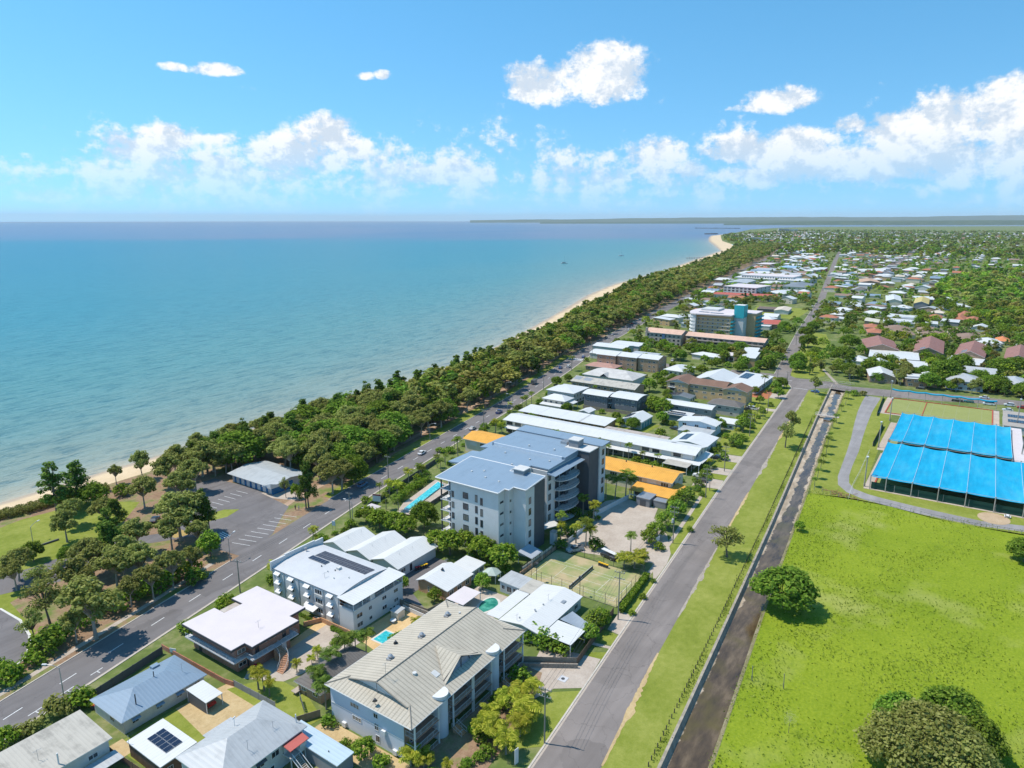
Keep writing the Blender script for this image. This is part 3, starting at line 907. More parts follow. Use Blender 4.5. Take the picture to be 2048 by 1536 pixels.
M_steel = plain('galvanised_steel', (.42, .43, .44), .45, .12, 1.0, metal=.6)
M_orange_tile_y = tile_roof('orange_tile_a', (0.72, 0.36, 0.066), 'Y', .36, .7, .35)
M_orange_tile_x = tile_roof('orange_tile_b', (0.72, 0.36, 0.066), 'X', .36, .7, .35)
M_grey_tile = tile_roof('grey_tile', (0.48, 0.43, 0.345), 'X', .40, .85, .55, .2)
M_grey_tile_y = tile_roof('grey_tile_b', (0.48, 0.43, 0.345), 'Y', .40, .85, .55, .2)
M_brown_tile = tile_roof('brown_tile', (0.221, 0.13, 0.091), 'X', .36, .6, .35)
M_brown_tile_y = tile_roof('brown_tile_b', (0.221, 0.13, 0.091), 'Y', .36, .6, .35)
M_dktile = tile_roof('dark_grey_tile', (0.162, 0.146, 0.132), 'X', .36, .6, .35)
M_red_tile = tile_roof('red_tile', (0.456, 0.12, 0.09), 'X', .36, .6, .3)
M_pink_tile = tile_roof('pink_tile', (0.632, 0.414, 0.31), 'Y', .36, .6, .25)
M_terra = tile_roof('terracotta_tile', (0.425, 0.169, 0.1), 'X', .36, .6, .3)
t = NT('window_glass')
n_ = t.noise(.5, 2, .5)
oi_ = t.node('ShaderNodeObjectInfo')
M_glass = t.done(t.mix(t.ramp(oi_.outputs['Random'], [(.55, (0, 0, 0)), (.75, (.6, .6, .6)), (1.0, (.85, .85, .85))]), t.ramp(n_, [(.35, (.012, .016, .022)), (.65, (.05, .065, .08))]), (.26, .25, .22)), .06, 0, .6)
t = NT('solar_cells')
w1, w2 = t.wave(2.0, 'X'), t.wave(2.0, 'Y')
M_solar = t.done(t.mix(t.math('MULTIPLY', t.math('MAXIMUM', t.math('POWER', w1, 20), t.math('POWER', w2, 20)), .35), (.010, .014, .035), (.06, .07, .10)), .12, 0, .6)
t = NT('pool_water')
n_ = t.noise(1.6, 3, .6)
t.bump(n_, .25, .1)
M_pool = t.done(t.ramp(n_, [(.35, (.02, .36, .42)), (.6, (.06, .52, .55)), (.7, (.35, .75, .74))]), .08, 0, .5)
t = NT('green_pool_water')
n_ = t.noise(.5, 3, .6)
M_pool2 = t.done(t.ramp(n_, [(.4, (.01, .17, .12)), (.65, (.09, .36, .27))]), .08, 0, .5)
def unit_window(fr, n_mull):
 mb = MB()
 tk = .07
 mb.box(-.5, -.06, 0, .5, .02, tk)
 mb.box(-.5, -.06, 1 - tk, .5, .02, 1)
 mb.box(-.5, -.06, tk, -.5 + tk, .02, 1 - tk)
 mb.box(.5 - tk, -.06, tk, .5, .02, 1 - tk)
 for k in range(n_mull):
  x = -.5 + (k + 1) / (n_mull + 1)
  mb.box(x - .022, -.05, tk, x + .022, .02, 1 - tk)
 return mb.mesh('window', fr)
WIN = {('w', k): unit_window(M_trim, k) for k in (0, 1, 2)}
WIN.update({('d', k): unit_window(M_dtrim, k) for k in (0, 1, 2)})
mb = MB()
mb.poly([(-.46, -.02, .04), (.46, -.02, .04), (.46, -.02, .96), (-.46, -.02, .96)])
PANE = mb.mesh('pane', M_glass)
mb = MB()
mb.box(-.5, -.07, 0, .5, .02, 1)
DOORS = {}
def window(parent, face, u, z, w, h, style='w', pane=True, wd=None):
 """face L: wall at local x=0; R: wall at local y=0; Lk / Rk: that wall shifted by k."""
 mull = 1 if w < 2.2 else 2
 if w < .9:
  mull = 0
 k = float(face[1:] or 0)
 loc, rz = ((u, k, z), 0) if face[0] == 'R' else ((k, u, z), -math.pi / 2)
 o = link('window', WIN[(style, mull)], parent, loc, rz, (w, 1, h))
 if pane:
  link('pane', PANE, o)
 return o
def panel_door(parent, face, u, z, w, h, mat, name='door'):
 if mat.name not in DOORS:
  m2 = mb_door.copy(); m2.materials.clear(); m2.materials.append(mat); DOORS[mat.name] = m2
 k = float(face[1:] or 0)
 loc, rz = ((u, k, z), 0) if face[0] == 'R' else ((k, u, z), -math.pi / 2)
 return link(name, DOORS[mat.name], parent, loc, rz, (w, 1, h))
mb_door = mb.mesh('door')
def roof_mesh(kind, w, d, z, rise, oh, th=.18, off=.5):
 mb = MB()
 x0, x1, y0, y1 = -oh, w + oh, -oh, d + oh
 if kind == 'hip':
  if w >= d:
   h = (y1 - y0) / 2
   r = [(x0 + h * .95, (y0 + y1) / 2), (x1 - h * .95, (y0 + y1) / 2)]
  else:
   h = (x1 - x0) / 2
   r = [((x0 + x1) / 2, y0 + h * .95), ((x0 + x1) / 2, y1 - h * .95)]
  c = [(x0, y0), (x1, y0), (x1, y1), (x0, y1)]
  zb, zt = z + th, z + th + rise
  C = [(*p, zb) for p in c]
  Rr = [(*p, zt) for p in r]
  if w >= d:
   fs = [(C[0], C[1], Rr[1], Rr[0]), (C[1], C[2], Rr[1]), (C[2], C[3], Rr[0], Rr[1]), (C[3], C[0], Rr[0])]
  else:
   fs = [(C[0], C[1], Rr[0]), (C[1], C[2], Rr[1], Rr[0]), (C[2], C[3], Rr[1]), (C[3], C[0], Rr[0], Rr[1])]
  for f in fs:
   mb.poly(f)
  for i in range(4):
   p, q = c[i], c[(i + 1) % 4]
   mb.poly([(*p, z), (*q, z), (*q, zb), (*p, zb)], 1)
  mb.poly([(*p, z) for p in reversed(c)], 1)
 elif kind in ('gx', 'gy', 'vx', 'vy', 'sx', 'sy'):
  # profile across the ridge, extruded along it
  L0, L1 = (y0, y1) if kind[1] == 'x' else (x0, x1)
  if kind[0] == 'g':
   prof = [(L0, z), (L0 + (L1 - L0) * off, z + rise), (L1, z)]
  elif kind[0] == 's':
   prof = [(L0, z), (L1, z + rise)]
  else:
   prof = [(L0 + (L1 - L0) * k / 10, z + rise * (1 - (2 * k / 10 - 1) ** 2)) for k in range(11)]
  e0, e1 = (x0, x1) if kind[1] == 'x' else (y0, y1)
  def P(e, q, zz):
   return (e, q, zz) if kind[1] == 'x' else (q, e, zz)
  for (qa, za), (qb, zb) in zip(prof, prof[1:]):
   top = [P(e0, qa, za + th), P(e1, qa, za + th), P(e1, qb, zb + th), P(e0, qb, zb + th)]
   bot = [P(e0, qb, zb), P(e1, qb, zb), P(e1, qa, za), P(e0, qa, za)]
   if kind[1] == 'y':
    top.reverse(); bot.reverse()
   mb.poly(top); mb.poly(bot, 1)
   for e in (e0, e1):
    f = [P(e, qa, za), P(e, qa, za + th), P(e, qb, zb + th), P(e, qb, zb)]
    mb.poly(f, 1)
  for (q, zz) in (prof[0], prof[-1]):
   mb.poly([P(e0, q, zz), P(e1, q, zz), P(e1, q, zz + th), P(e0, q, zz + th)], 1)
 else:
  mb.box(x0, y0, z, x1, y1, z + th + .05, 0)
 return mb
def wall_mesh(kind, w, d, z, rise, oh, off=.5, base=0.0):
 mb = MB()
 mb.box(0, 0, base, w, d, z)
 if kind in ('gx', 'gy', 'vx', 'vy', 'sx', 'sy'):
  D = d if kind[1] == 'x' else w
  sp = D + 2 * oh
  def zz(q):
   k = (q + oh) / sp
   if kind[0] == 'g':
    return rise * (k / off if k < off else (1 - k) / (1 - off))
   if kind[0] == 's':
    return rise * k
   return rise * (1 - (2 * k - 1) ** 2)
  qs = [D * k / 8 for k in range(9)] + ([sp * off - oh] if kind[0] == 'g' else [])
  qs.sort()
  E = w if kind[1] == 'x' else d
  for e in (.004, E - .004):
   pts = [(q, z - .3) for q in (qs[0], qs[-1])] + [(q, z + zz(q) - .01) for q in reversed(qs)]
   mb.poly([(e, q, h) if kind[1] == 'x' else (q, e, h) for q, h in pts])
  if kind[0] == 's':      # close the high side
   f = [(0, D - .004, z - .3), (E, D - .004, z - .3), (E, D - .004, z + zz(D)), (0, D - .004, z + zz(D))]
   mb.poly(f if kind[1] == 'x' else [(b, a, c) for a, b, c in f])
 return mb
FOOT = []
def bld(name, label, cat, a0, b0, a1, b1, z, roof, wall, wins=(), rz=0.0, group=None, base=0.0, trim=None):
 """Box building. roof = (kind, rise, overhang, material[, ridge offset]); wins = [(face, sill, height, width, count or positions, style)]."""
 root = empty(name, (a0, b0, 0), rz)
 tag(root, label, cat, group)
 w, d = a1 - a0, b1 - b0
 FOOT.append((a0 - 1, b0 - 1, a1 + 1, b1 + 1))
 kind, rise, oh, rm = roof[:4]
 off = roof[4] if len(roof) > 4 else .5
 wall_mesh(kind, w, d, z, rise, oh, off, base).build('wall', wall, root)
 r = roof_mesh(kind, w, d, z, rise, oh, off=off).build('roof', [rm, trim or M_trim], root)
 add_wins(root, w, d, wins)
 root['w'], root['d'] = w, d
 return root, r
def add_wins(root, w, d, wins):
 for q in wins:
  face, z0, h, ww, pos = q[:5]
  st = q[5] if len(q) > 5 else 'w'
  ln = w if face[0] == 'R' else d
  if isinstance(pos, int):
   pos = [ln * (k + .5) / pos for k in range(pos)]
  for u in pos:
   window(root, face, u, z0, ww, h, st)
SOLAR = {}
def solar(parent, origin, uv, vv, nu, nv, pw=1.0, ph=1.65, gap=.05):
 """Grid of panels on a roof plane: origin, unit vectors along the rows and columns."""
 key = (pw, ph)
 if key not in SOLAR:
  mb = MB()
  mb.box(0, 0, 0, pw, ph, .04, 0)
  mb.box(.03, .03, .0401, pw - .03, ph - .03, .045, 1)
  SOLAR[key] = mb.mesh('solar_panel', [M_steel, M_solar])
 u, v = Vector(uv).normalized(), Vector(vv).normalized()
 n = u.cross(v)
 mt = Matrix((u, v, n)).transposed().to_4x4()
 for i in range(nu):
  for j in range(nv):
   o = link('solar_panel', SOLAR[key], parent)
   p = Vector(origin) + u * i * (pw + gap) + v * j * (ph + gap) + n * .09
   o.matrix_basis = Matrix.Translation(p) @ mt
def rail(name, parent, pts, h=1.0, mat=None, post=1.2, bars=True):
 """Handrail with posts along a polyline of points at floor level."""
 mb = MB()
 P = [Vector(p) for p in pts]
 for a, b in zip(P, P[1:]):
  n = max(1, int((b - a).length / post))
  mb.tube([a + Vector((0, 0, h)), b + Vector((0, 0, h))], .035, 4)
  mb.tube([a + Vector((0, 0, .12)), b + Vector((0, 0, .12))], .025, 4)
  for k in range(n + 1):
   p = a.lerp(b, k / n)
   mb.tube([p, p + Vector((0, 0, h))], .03, 4)
  if bars:
   m = max(2, int((b - a).length / .28))
   for k in range(1, m):
    p = a.lerp(b, k / m)
    mb.box(p.x - .009, p.y - .009, p.z + .1, p.x + .009, p.y + .009, p.z + h)
 return mb.build(name, mat or M_trim, parent)
def posts(parent, pts, z0, z1, r=.07, mat=None, name='post'):
 for x, y in pts:
  mb = MB()
  mb.box(-r, -r, z0, r, r, z1)
  mb.build(name, mat or M_trim, parent, (x, y, 0))
def canopy(name, label, cat, a0, b0, a1, b1, z, mat, post_at=None, slope=.2, axis='x', th=.1, pm=None, group=None):
 """Open roof on posts."""
 root = empty(name, (a0, b0, 0))
 tag(root, label, cat, group)
 w, d = a1 - a0, b1 - b0
 roof_mesh('s' + axis, w, d, z, slope, 0, th).build('roof', [mat, M_trim], root)
 posts(root, post_at if post_at else [(.15, .15), (w - .15, .15), (w - .15, d - .15), (.15, d - .15)], 0, z, .07, pm)
 return root
def fence(name, label, line, h, mat, th=.08, cap=None, post=2.4, pm=None, cat='fence'):
 """Wall or fence along a polyline; panels between posts."""
 root = empty(name, (line[0][0], line[0][1], 0))
 tag(root, label, cat)
 o = Vector((line[0][0], line[0][1], 0))
 for p, q in zip(line, line[1:]):
  p, q = Vector((*p, 0)) - o, Vector((*q, 0)) - o
  L = (q - p).length
  rz = math.atan2((q - p).y, (q - p).x)
  n = max(1, round(L / post))
  key = MB(); key.box(0, -th / 2, 0, L / n - .06, th / 2, h)
  me = key.mesh('panel', mat)
  kp = MB(); kp.box(-.06, -.06, 0, .06, .06, h + .1)
  mp = kp.mesh('post', pm or mat)
  for k in range(n):
   link('panel', me, root, tuple(p.lerp(q, k / n) + (q - p).normalized() * .03), rz)
   link('post', mp, root, tuple(p.lerp(q, k / n)), rz)
 return root
# buildings near the drone
def mast(parent, x, y, z, h=2.2, arms=True):
 mb = MB()
 mb.tube([(x, y, z - .1), (x, y, z + h)], .035, 5)
 if arms:
  mb.tube([(x - .7, y, z + h - .2), (x + .7, y, z + h - .2)], .02, 4)
  for k in (-.5, -.15, .2, .55):
   mb.tube([(x + k, y - .35, z + h - .2), (x + k, y + .35, z + h - .2)], .012, 4)
 return mb.build('antenna', M_steel, parent)
# long grey sheet-roofed house at the corner of the frame
g, r = bld('long_house', 'house with weathered grey corrugated roof nearest the bottom left corner', 'house', 26, 116.4, 47.2, 126.6, 4.3, ('sx', .7, .5, M_oldroof), M_board,
           [('R', 2.2, 1.2, 1.8, [11.5]), ('R', .4, 1.5, 1.6, [12.6, 16]), ('R', 2.3, .9, 1.7, [18.5])])
mast(g, 12, 4, 4.6)
mb = MB(); mb.tube([(13.6, .6, 4.3), (13.6, .6, 6.6)], .13, 8); mb.build('flue', M_trim, r)
mb = MB(); mb.box(16.2, -3.6, 1.9, 21.8, -.5, 2.0); mb.build('lean_to_roof', M_groof_x, g)
# blue-roofed cottage
g, r = bld('cottage', 'single storey white cottage with pale blue hipped metal roof beside the esplanade', 'house', 51.8, 120.7, 67.9, 131.3, 2.75, ('hip', 1.75, .5, M_broof_x), M_board,
           [('R', 1.2, 1.1, 1.3, [2.2, 6.8, 10.8, 14.6]), ('L', 1.1, 1.1, 1.5, [4.0])])
for u in (2.2, 6.8, 10.8):
 mb = MB(); mb.poly([(u - .8, -.05, 2.5), (u - .8, -.75, 2.15), (u + .8, -.75, 2.15), (u + .8, -.05, 2.5)]); mb.build('awning', M_broof_x, g)
mb = MB(); mb.tube([(3.4, 1.6, 3.0), (3.4, 1.6, 5.7)], .11, 7); mb.build('flue', M_dtrim, r)
mb = MB(); mb.tube([(9, 5.2, 4.5), (9, 5.2, 5.8)], .09, 6); mb.build('vent_pipe', M_dtrim, r)
mast(g, 13.5, 3.0, 3.7)
mb = MB(); mb.box(10.9, 9.2, 3.25, 12.4, 10.3, 3.9); mb.build('roof_box', M_broof_x, r)
c_ = canopy('carport', 'small white carport with dark side screen next to the blue roofed cottage', 'carport', 63.4, 113.0, 67.0, 119.5, 2.45, M_wroof_y, slope=.25)
mb = MB(); mb.box(.05, .3, .05, .12, 6.2, 2.3); mb.build('side_screen', M_dark, c_)
# garage with solar array
g, r = bld('garage', 'brown garage with flat white roof carrying ten solar panels', 'garage', 49.6, 104.3, 55.8, 114.5, 2.9, ('sy', .25, .25, M_wroof_y), M_timber,
           [('R', 1.2, .8, 1.0, [1.5])])
solar(r, (2.0, 1.9, 3.17), (1, 0, .04), (0, 1, 0), 2, 5, 1.5, 1.15)
mast(g, -.3, 9.5, 2.4, 2.4, False)
# big pale hipped house with porch and stair
g, r = bld('queenslander', 'large two storey house with pale grey hipped metal roof and red roofed porch', 'house', 51.5, 90.2, 67.6, 101.3, 4.8, ('hip', 2.6, .6, M_groof_x), M_board,
           [('R', 3.0, 1.2, 1.7, [2.6, 7.2, 10.2]), ('R', .6, 1.2, 1.8, [4, 9]), ('L', 3.0, 1.2, 1.5, 2)])
mb = MB(); mb.box(5.4, 11.6, 4.2, 11.0, 13.4, 4.32); mb.build('lean_to_roof', M_groof_x, g)
mb = MB(); mb.tube([(8.5, 8.4, 6.0), (8.5, 8.4, 8.0)], .05, 5); mb.tube([(8.2, 8.4, 8.0), (8.8, 8.4, 8.1)], .12, 6); mb.build('vent_cowl', M_trim, r)
mb = MB(); mb.tube([(15.9, 1.4, 5), (15.9, 1.4, 7.0)], .11, 7); mb.build('flue', M_trim, r)
mast(g, 6.5, 2.0, 5.6, 2.4); mast(g, 12.0, 2.6, 5.6, 2.0)
for u in (7.2, 2.6):
 mb = MB(); mb.poly([(u - 1, -.05, 4.45), (u - 1, -.7, 4.1), (u + 1, -.7, 4.1), (u + 1, -.05, 4.45)]); mb.build('awning', M_dark, g)
pr = MB(); pr.box(11.6, -2.2, 2.4, 15.0, 0, 2.6); pr.box(13.6, -2.2, 2.6, 15.0, -.2, 4.2); pr.box(11.7, -.3, 2.6, 13.6, -.2, 4.2)
pr.build('porch', M_board, g)
mb = MB(); mb.poly([(11.4, -2.5, 4.3), (15.4, -2.5, 4.3), (15.4, .3, 4.75), (11.4, .3, 4.75)]); mb.poly([(11.4, .3, 4.65), (15.4, .3, 4.65), (15.4, -2.5, 4.2), (11.4, -2.5, 4.2)]); mb.build('porch_roof', plain('red_sheet', (.48, .115, .09), .6, .1, .5), g)
mb = MB()
for k in range(13):
 mb.box(12.0, -2.5 - k * .3, 2.35 - k * .19, 13.2, -2.2 - k * .3, 2.43 - k * .19)
mb.build('stair', M_conc_old, g)
for x in (11.9, 13.3):
 mb = MB(); mb.tube([(x, -2.2, 3.4), (x, -6.1, .95)], .06, 4); mb.tube([(x, -2.2, 2.35), (x, -6.1, -.05)], .09, 4); mb.build('stair_rail', M_trim, g)
posts(g, [(11.8, -2.0), (14.8, -2.0)], 0, 2.4, .09)
g, r = bld('shed', 'long low shed with pale blue flat roof beside the red porch', 'shed', 66.3, 80.1, 69.8, 93.4, 2.8, ('sx', .25, .2, metal_roof('pale_blue_roof', (.45, .55, .62), 'X', .76, .4, .08)), M_midgrey, [])
mb = MB(); mb.tube([(1.2, 3.4, 2.9), (1.2, 3.4, 3.3)], .1, 6); mb.build('vent_pipe', M_dtrim, r)
# two-storey red brick flats with white flat roof
root = empty('brick_flats', (73, 116, 0)); tag(root, 'two storey red brick flats with flat white roof and curved outside stair', 'apartment block')
rp = [(0, 2.5), (3.2, 2.5), (3.2, 0), (15.3, 0), (15.3, 3.1), (19.6, 3.1), (19.6, 20.5), (12.5, 20.5), (12.5, 16.5), (8, 16.5), (8, 20.2), (0, 20.2)]
mb = MB(); mb.prism(rp, 5.75, 6.2); mb.build('fascia', M_dtrim, root)
rin = [(.12, 2.62), (3.32, 2.62), (3.32, .12), (15.18, .12), (15.18, 3.22), (19.48, 3.22), (19.48, 20.38), (12.62, 20.38), (12.62, 16.38), (7.88, 16.38), (7.88, 20.08), (.12, 20.08)]
mb = MB(); mb.prism(rin, 6.203, 6.27); mb.build('roof', M_wflat, root)
mb = MB(); mb.prism([(1.6, 3.4), (4.4, 3.4), (4.4, 1.5), (13.6, 1.5), (13.6, 4.2), (18.4, 4.2), (18.4, 19), (1.6, 19)], 0, 5.75); mb.build('wall', M_redbrick, root)
mb = MB(); mb.box(.3, 2.4, 2.85, 1.6, 20, 3.1); mb.box(1.6, 2.4, 2.85, 4.4, 3.4, 3.1); mb.box(3.2, .2, 2.85, 4.4, 2.4, 3.1); mb.box(4.4, .2, 2.85, 15.0, 1.5, 3.1); mb.box(13.6, 1.5, 2.85, 15.0, 4.2, 3.1)
mb.build('balcony_slab', plain('pale_slab', (.52, .52, .53), .8, .1, .5), root)
rail('railing', root, [(.4, 19.8, 3.1), (.4, 2.5, 3.1), (3.3, 2.5, 3.1), (3.3, .3, 3.1), (8.2, .3, 3.1)], .95)
rail('railing', root, [(10.4, .3, 3.1), (14.9, .3, 3.1), (14.9, 4.1, 3.1)], .95)
add_wins(root, 18, 19, [('R3.4', 3.9, .95, 1.9, [2.9]), ('R3.4', .9, .95, 1.9, [2.9]), ('R1.5', 4.6, .55, .6, [7.6, 8.6, 9.8]), ('R1.5', 3.3, 2.0, 1.0, [5.3, 12.2], 'd'), ('R4.2', 3.9, 1.0, 1.5, [16]), ('L1.6', 4.6, .5, 2.2, [5.5, 9.5, 14]), ('L1.6', 1.4, .6, 1.6, [6, 10, 14])])
panel_door(root, 'R3.4', 4.2, .1, .3, 2.1, M_dtrim); panel_door(root, 'R1.5', 11.6, .15, 1.9, 2.0, M_trim, 'garage_door')
panel_door(root, 'L1.6', 16.5, 0.05, .9, 2.1, M_dtrim)
st = MB(); sw = MB()
cx, cy, r0, r1 = 3.6, -.6, 2.6, 4.3
for k in range(17):          # brick stair curling down from the balcony
 t0, t1_ = rad(20 - k * 6.2), rad(20 - (k + 1) * 6.2)
 zt = 3.0 - k * .178
 q = [(cx + r0 * math.cos(t0), cy + r0 * math.sin(t0)), (cx + r0 * math.cos(t1_), cy + r0 * math.sin(t1_)), (cx + r1 * math.cos(t1_), cy + r1 * math.sin(t1_)), (cx + r1 * math.cos(t0), cy + r1 * math.sin(t0))]
 st.prism(q, 0, zt)
st.build('stair', plain('terracotta_step', (.46, .25, .15), .85, .25, 1.2), root, (2.4, 0, 0))
for rr_ in (r0, r1):
 pts = [(cx + rr_ * math.cos(rad(20 - k * 6.2)), cy + rr_ * math.sin(rad(20 - k * 6.2)), 3.0 - k * .178) for k in range(0, 18, 2)]
 o = rail('stair_rail', root, pts, .95, post=2, bars=False); o.location = (2.4, 0, 0)
mast(root, 8.5, 5, 6.2, 1.8)
# brick fences of the flats
fence('brick_fence', 'low red brick fence with pillars on the cottage side of the brick flats', [(70.4, 140.5), (70.9, 118.6), (71.4, 116)], 1.1, M_redbrick, .2, post=3.0)
fence('brick_fence', 'low red brick fence with dark infill before the white flats', [(93.6, 121.5), (97.2, 119.6), (97.2, 108)], 1.15, M_orbrick, .22, post=3.0)
fence('steel_fence', 'dark grey steel fence between the bare earth yard and brick flats', [(71.4, 116), (71.8, 103.5)], 1.5, M_midgrey, .05)
fence('steel_fence', 'tall dark steel fence along the esplanade by the blue roofed cottage', [(50.5, 135.2), (69.5, 138.6)], 1.8, M_dark, .06)
# three-storey white flats with bowed roof
root = empty('white_flats', (98.4, 109, 0)); tag(root, 'three storey white flats with bowed roof, window awnings and roof solar panels', 'apartment block')
mb = wall_mesh('vy', 15.6, 24.0, 7.7, .8, .1); w_ = mb.build('wall', M_white, root, (0, 5.2, 0))
r = roof_mesh('vy', 15.6, 24.0, 7.8, .8, .15).build('roof', [plain('white_deck_roof', (.52, .525, .53), .6, .08, .4), M_midgrey], root, (0, 5.2, 0))
mb = MB(); mb.box(-.4, 29.1, 7.2, 16.3, 29.5, 9.6); mb.box(4, 29.1, 9.6, 13.5, 29.5, 9.9); mb.build('parapet', M_white, root)
mb = MB(); mb.box(-.3, .6, 0, 16.0, 5.18, 5.4); mb.box(5.2, .6, 5.4, 6.6, 5.18, 7.7); mb.box(-.3, .5, 5.4, -.1, 5.18, 5.75); mb.box(-.3, .4, 5.4, 16, .6, 5.75) ; mb.box(15.8, .6, 5.75, 16, 5.18, 7.7)
mb.build('rear_wing', M_white, root)
mb = MB(); mb.box(-.05, 5.0, 5.4, 15.8, 5.17, 7.7); mb.build('balcony_back_wall', plain('brown_cladding', (.16, .075, .04), .7, .2, .6), root)
mb = MB(); mb.poly([(-.8, -.2, 7.75), (16.4, -.2, 7.75), (16.4, 5.3, 8.0), (-.8, 5.3, 8.0)]); mb.poly([(-.8, 5.3, 7.9), (16.4, 5.3, 7.9), (16.4, -.2, 7.65), (-.8, -.2, 7.65)]); mb.poly([(-.8, -.2, 7.65), (16.4, -.2, 7.65), (16.4, -.2, 7.75), (-.8, -.2, 7.75)]); mb.poly([(-.8, 5.3, 7.9), (-.8, -.2, 7.65), (-.8, -.2, 7.75), (-.8, 5.3, 8.0)])
mb.build('patio_roof', M_wroof_x, root)
rail('railing', root, [(-.2, 5.0, 5.7), (-.2, .5, 5.7), (5.2, .5, 5.7)], .9, bars=False, post=1.3); rail('railing', root, [(6.6, .5, 5.7), (15.9, .5, 5.7)], .9, bars=False, post=1.3)
posts(root, [(-.2, .5), (2.6, .5), (5.1, .5), (9.8, .5), (12.9, .5), (15.9, .5)], 5.7, 7.7, .06)
add_wins(root, 16, 29, [('R.6', 3.2, 1.2, 1.9, [1.6]), ('R.6', .9, 1.2, 1.9, [1.6]), ('R.6', 3.5, 1.0, 1.0, [5.0]), ('R.6', 1.0, .9, .95, [5.0]), ('R.6', 3.9, 1.0, 1.5, [9.6, 13.6]), ('R.6', 1.4, 1.0, 1.6, [9.6, 13.6]), ('R.6', .2, .5, .7, [11.6, 12.8, 14.0])])
for zc in (1.2, 3.6, 6.0):
 for u in (8.2, 16.2, 22.0, 27.0):
  window(root, 'L', u, zc, 1.5, 1.3, 'w')
  mb = MB(); mb.prism([(-.85, u - .95), (-.02, u - .95), (-.02, u + .95), (-.85, u + .95)], [zc + .95, zc + 1.45, zc + 1.45, zc + .95], [zc + 1.0, zc + 1.5, zc + 1.5, zc + 1.0]); mb.build('awning', M_trim, root)
 window(root, 'L', 12.4, zc, 2.6, 1.3, 'w')
 mb = MB(); mb.box(-.2, 11.0, zc - .7, -.02, 13.8, zc - .05); mb.build('spandrel', M_offw, root)
for u in (5.6, 10.6, 14.4, 19.4, 24.8):
 mb = MB(); mb.tube([(-.08, u, .1), (-.08, u, 7.7)], .07, 5); mb.build('downpipe', M_offw, root)
mb = MB(); mb.prism([(-1.9, 12.6), (-.02, 12.6), (-.02, 16.4), (-1.9, 16.4)], [2.1, 2.5, 2.5, 2.1], [2.25, 2.65, 2.65, 2.25]); mb.build('porch_roof', M_trim, root)
mb = MB()
for k in range(5):
 mb.box(-1.4 - k * .32, 11.2, 0, -1.08 - k * .32, 13.0, .75 - k * .15)
mb.build('stair', M_orbrick, root)
zr = lambda x: 7.98 + .8 * (1 - (2 * (x + .15) / 15.9 - 1) ** 2)
solar(r, (12.6, 1.2, zr(12.6) + .02), (0, 1, 0), (-1, 0, .05), 17, 2, 1.0, 1.65)
solar(r, (8.9, 13.0, zr(8.9) + .04), (0, 1, 0), (-1, 0, .01), 6, 1, 1.0, 1.65)
for x, y in ((6.2, 13), (5.3, 9.8), (6.6, 8.6), (8.2, 9.2), (4.0, 6.2), (9.6, 3.6), (6.0, 3.2)):
 mb = MB(); mb.tube([(x, y, zr(x) - .05), (x, y, zr(x) + .35)], .14, 6); mb.build('roof_vent', M_dtrim if x > 6 else M_offw, r)
mb = MB(); mb.box(7.2, 8.0, zr(7.5), 8.2, 8.9, zr(7.5) + .55); mb.build('roof_unit', M_offw, r)
mb = MB(); mb.tube([(9.8, 22.8, zr(9.8)), (9.8, 22.8, zr(9.8) + .7)], .05, 5); mb.tube([(9.5, 23.0, zr(9.8) + .6), (9.9, 22.5, zr(9.8) + 1.0)], [.45, .1], 8); mb.build('satellite_dish', M_midgrey, r)
mast(r, 3.2, 8.5, 8.3, 1.6)
# white units with stepped gables
root = empty('stepped_units', (121, 118, 0)); tag(root, 'low white units with three stepped white gable roofs behind the bowed roof flats', 'units')
for (x0, x1, y0, y1) in ((0, 11.5, 19.2, 28.2), (.2, 14.6, 10.0, 19.1), (.6, 16.6, 0.2, 9.9)):
 wm = wall_mesh('gx', x1 - x0 - .8, y1 - y0 - .6, 3.0, 1.7, .6); wm.build('wall', M_white, root, (x0 + .6, y0 + .3, 0))
 rr_ = roof_mesh('gx', x1 - x0 - .8, y1 - y0 - .6, 3.0, 1.7, .6).build('roof', [M_wroof_x, M_trim], root, (x0 + .6, y0 + .3, 0))
 mast(rr_, 4, 3, 3.6, 1.5, False); mast(rr_, 9, 3, 3.6, 1.5, False)
 add_wins(root, 12, 28, [('L%.1f' % (x0 + .6), 1.0, 1.2, 1.5, [y0 + 3, y0 + 6.2])])
add_wins(root, 14, 28, [('R.5', 1.1, 1.2, 1.8, [3.2]), ('R.5', .3, 2.0, .9, [6.2], 'd')])
# big grey-tiled flats with curved stair towers
root = empty('tiled_flats', (75.9, 72.2, 0)); tag(root, 'big three storey flats with grey tiled roof, round stair towers and balconies', 'apartment block')
W_, D_ = 34.2, 20.0
mb = MB(); mb.box(0, 1.6, 0, W_, D_, 7.7); mb.build('wall', M_bluegrey, root)
E_, zt, rs = .7, 7.8, 3.2
mb = MB()
x0, x1, y0, y1 = -E_, W_ + E_, -.9, D_ + E_
ym = (y0 + y1) / 2; gi = 3.4; sl_ = rs / (ym - y0); zg = zt + gi * sl_
gx0, gx1 = x0 + gi, x1 - gi
top = zt + rs
A0, A1, A2, A3 = (x0, y0, zt), (x1, y0, zt), (x1, y1, zt), (x0, y1, zt)
g0, g1 = (gx0, y0 + gi, zg), (gx0, y1 - gi, zg)
h0, h1 = (gx1, y0 + gi, zg), (gx1, y1 - gi, zg)
e0, e1 = (gx0 - .7, ym, top), (gx1 + .7, ym, top)
f0, f1 = (gx0 - .7, y0 + gi, zg), (gx0 - .7, y1 - gi, zg)
mb.poly([A0, A1, h0, g0]); mb.poly([g0, h0, (gx1 + .7, y0 + gi, zg), e1, e0, f0])
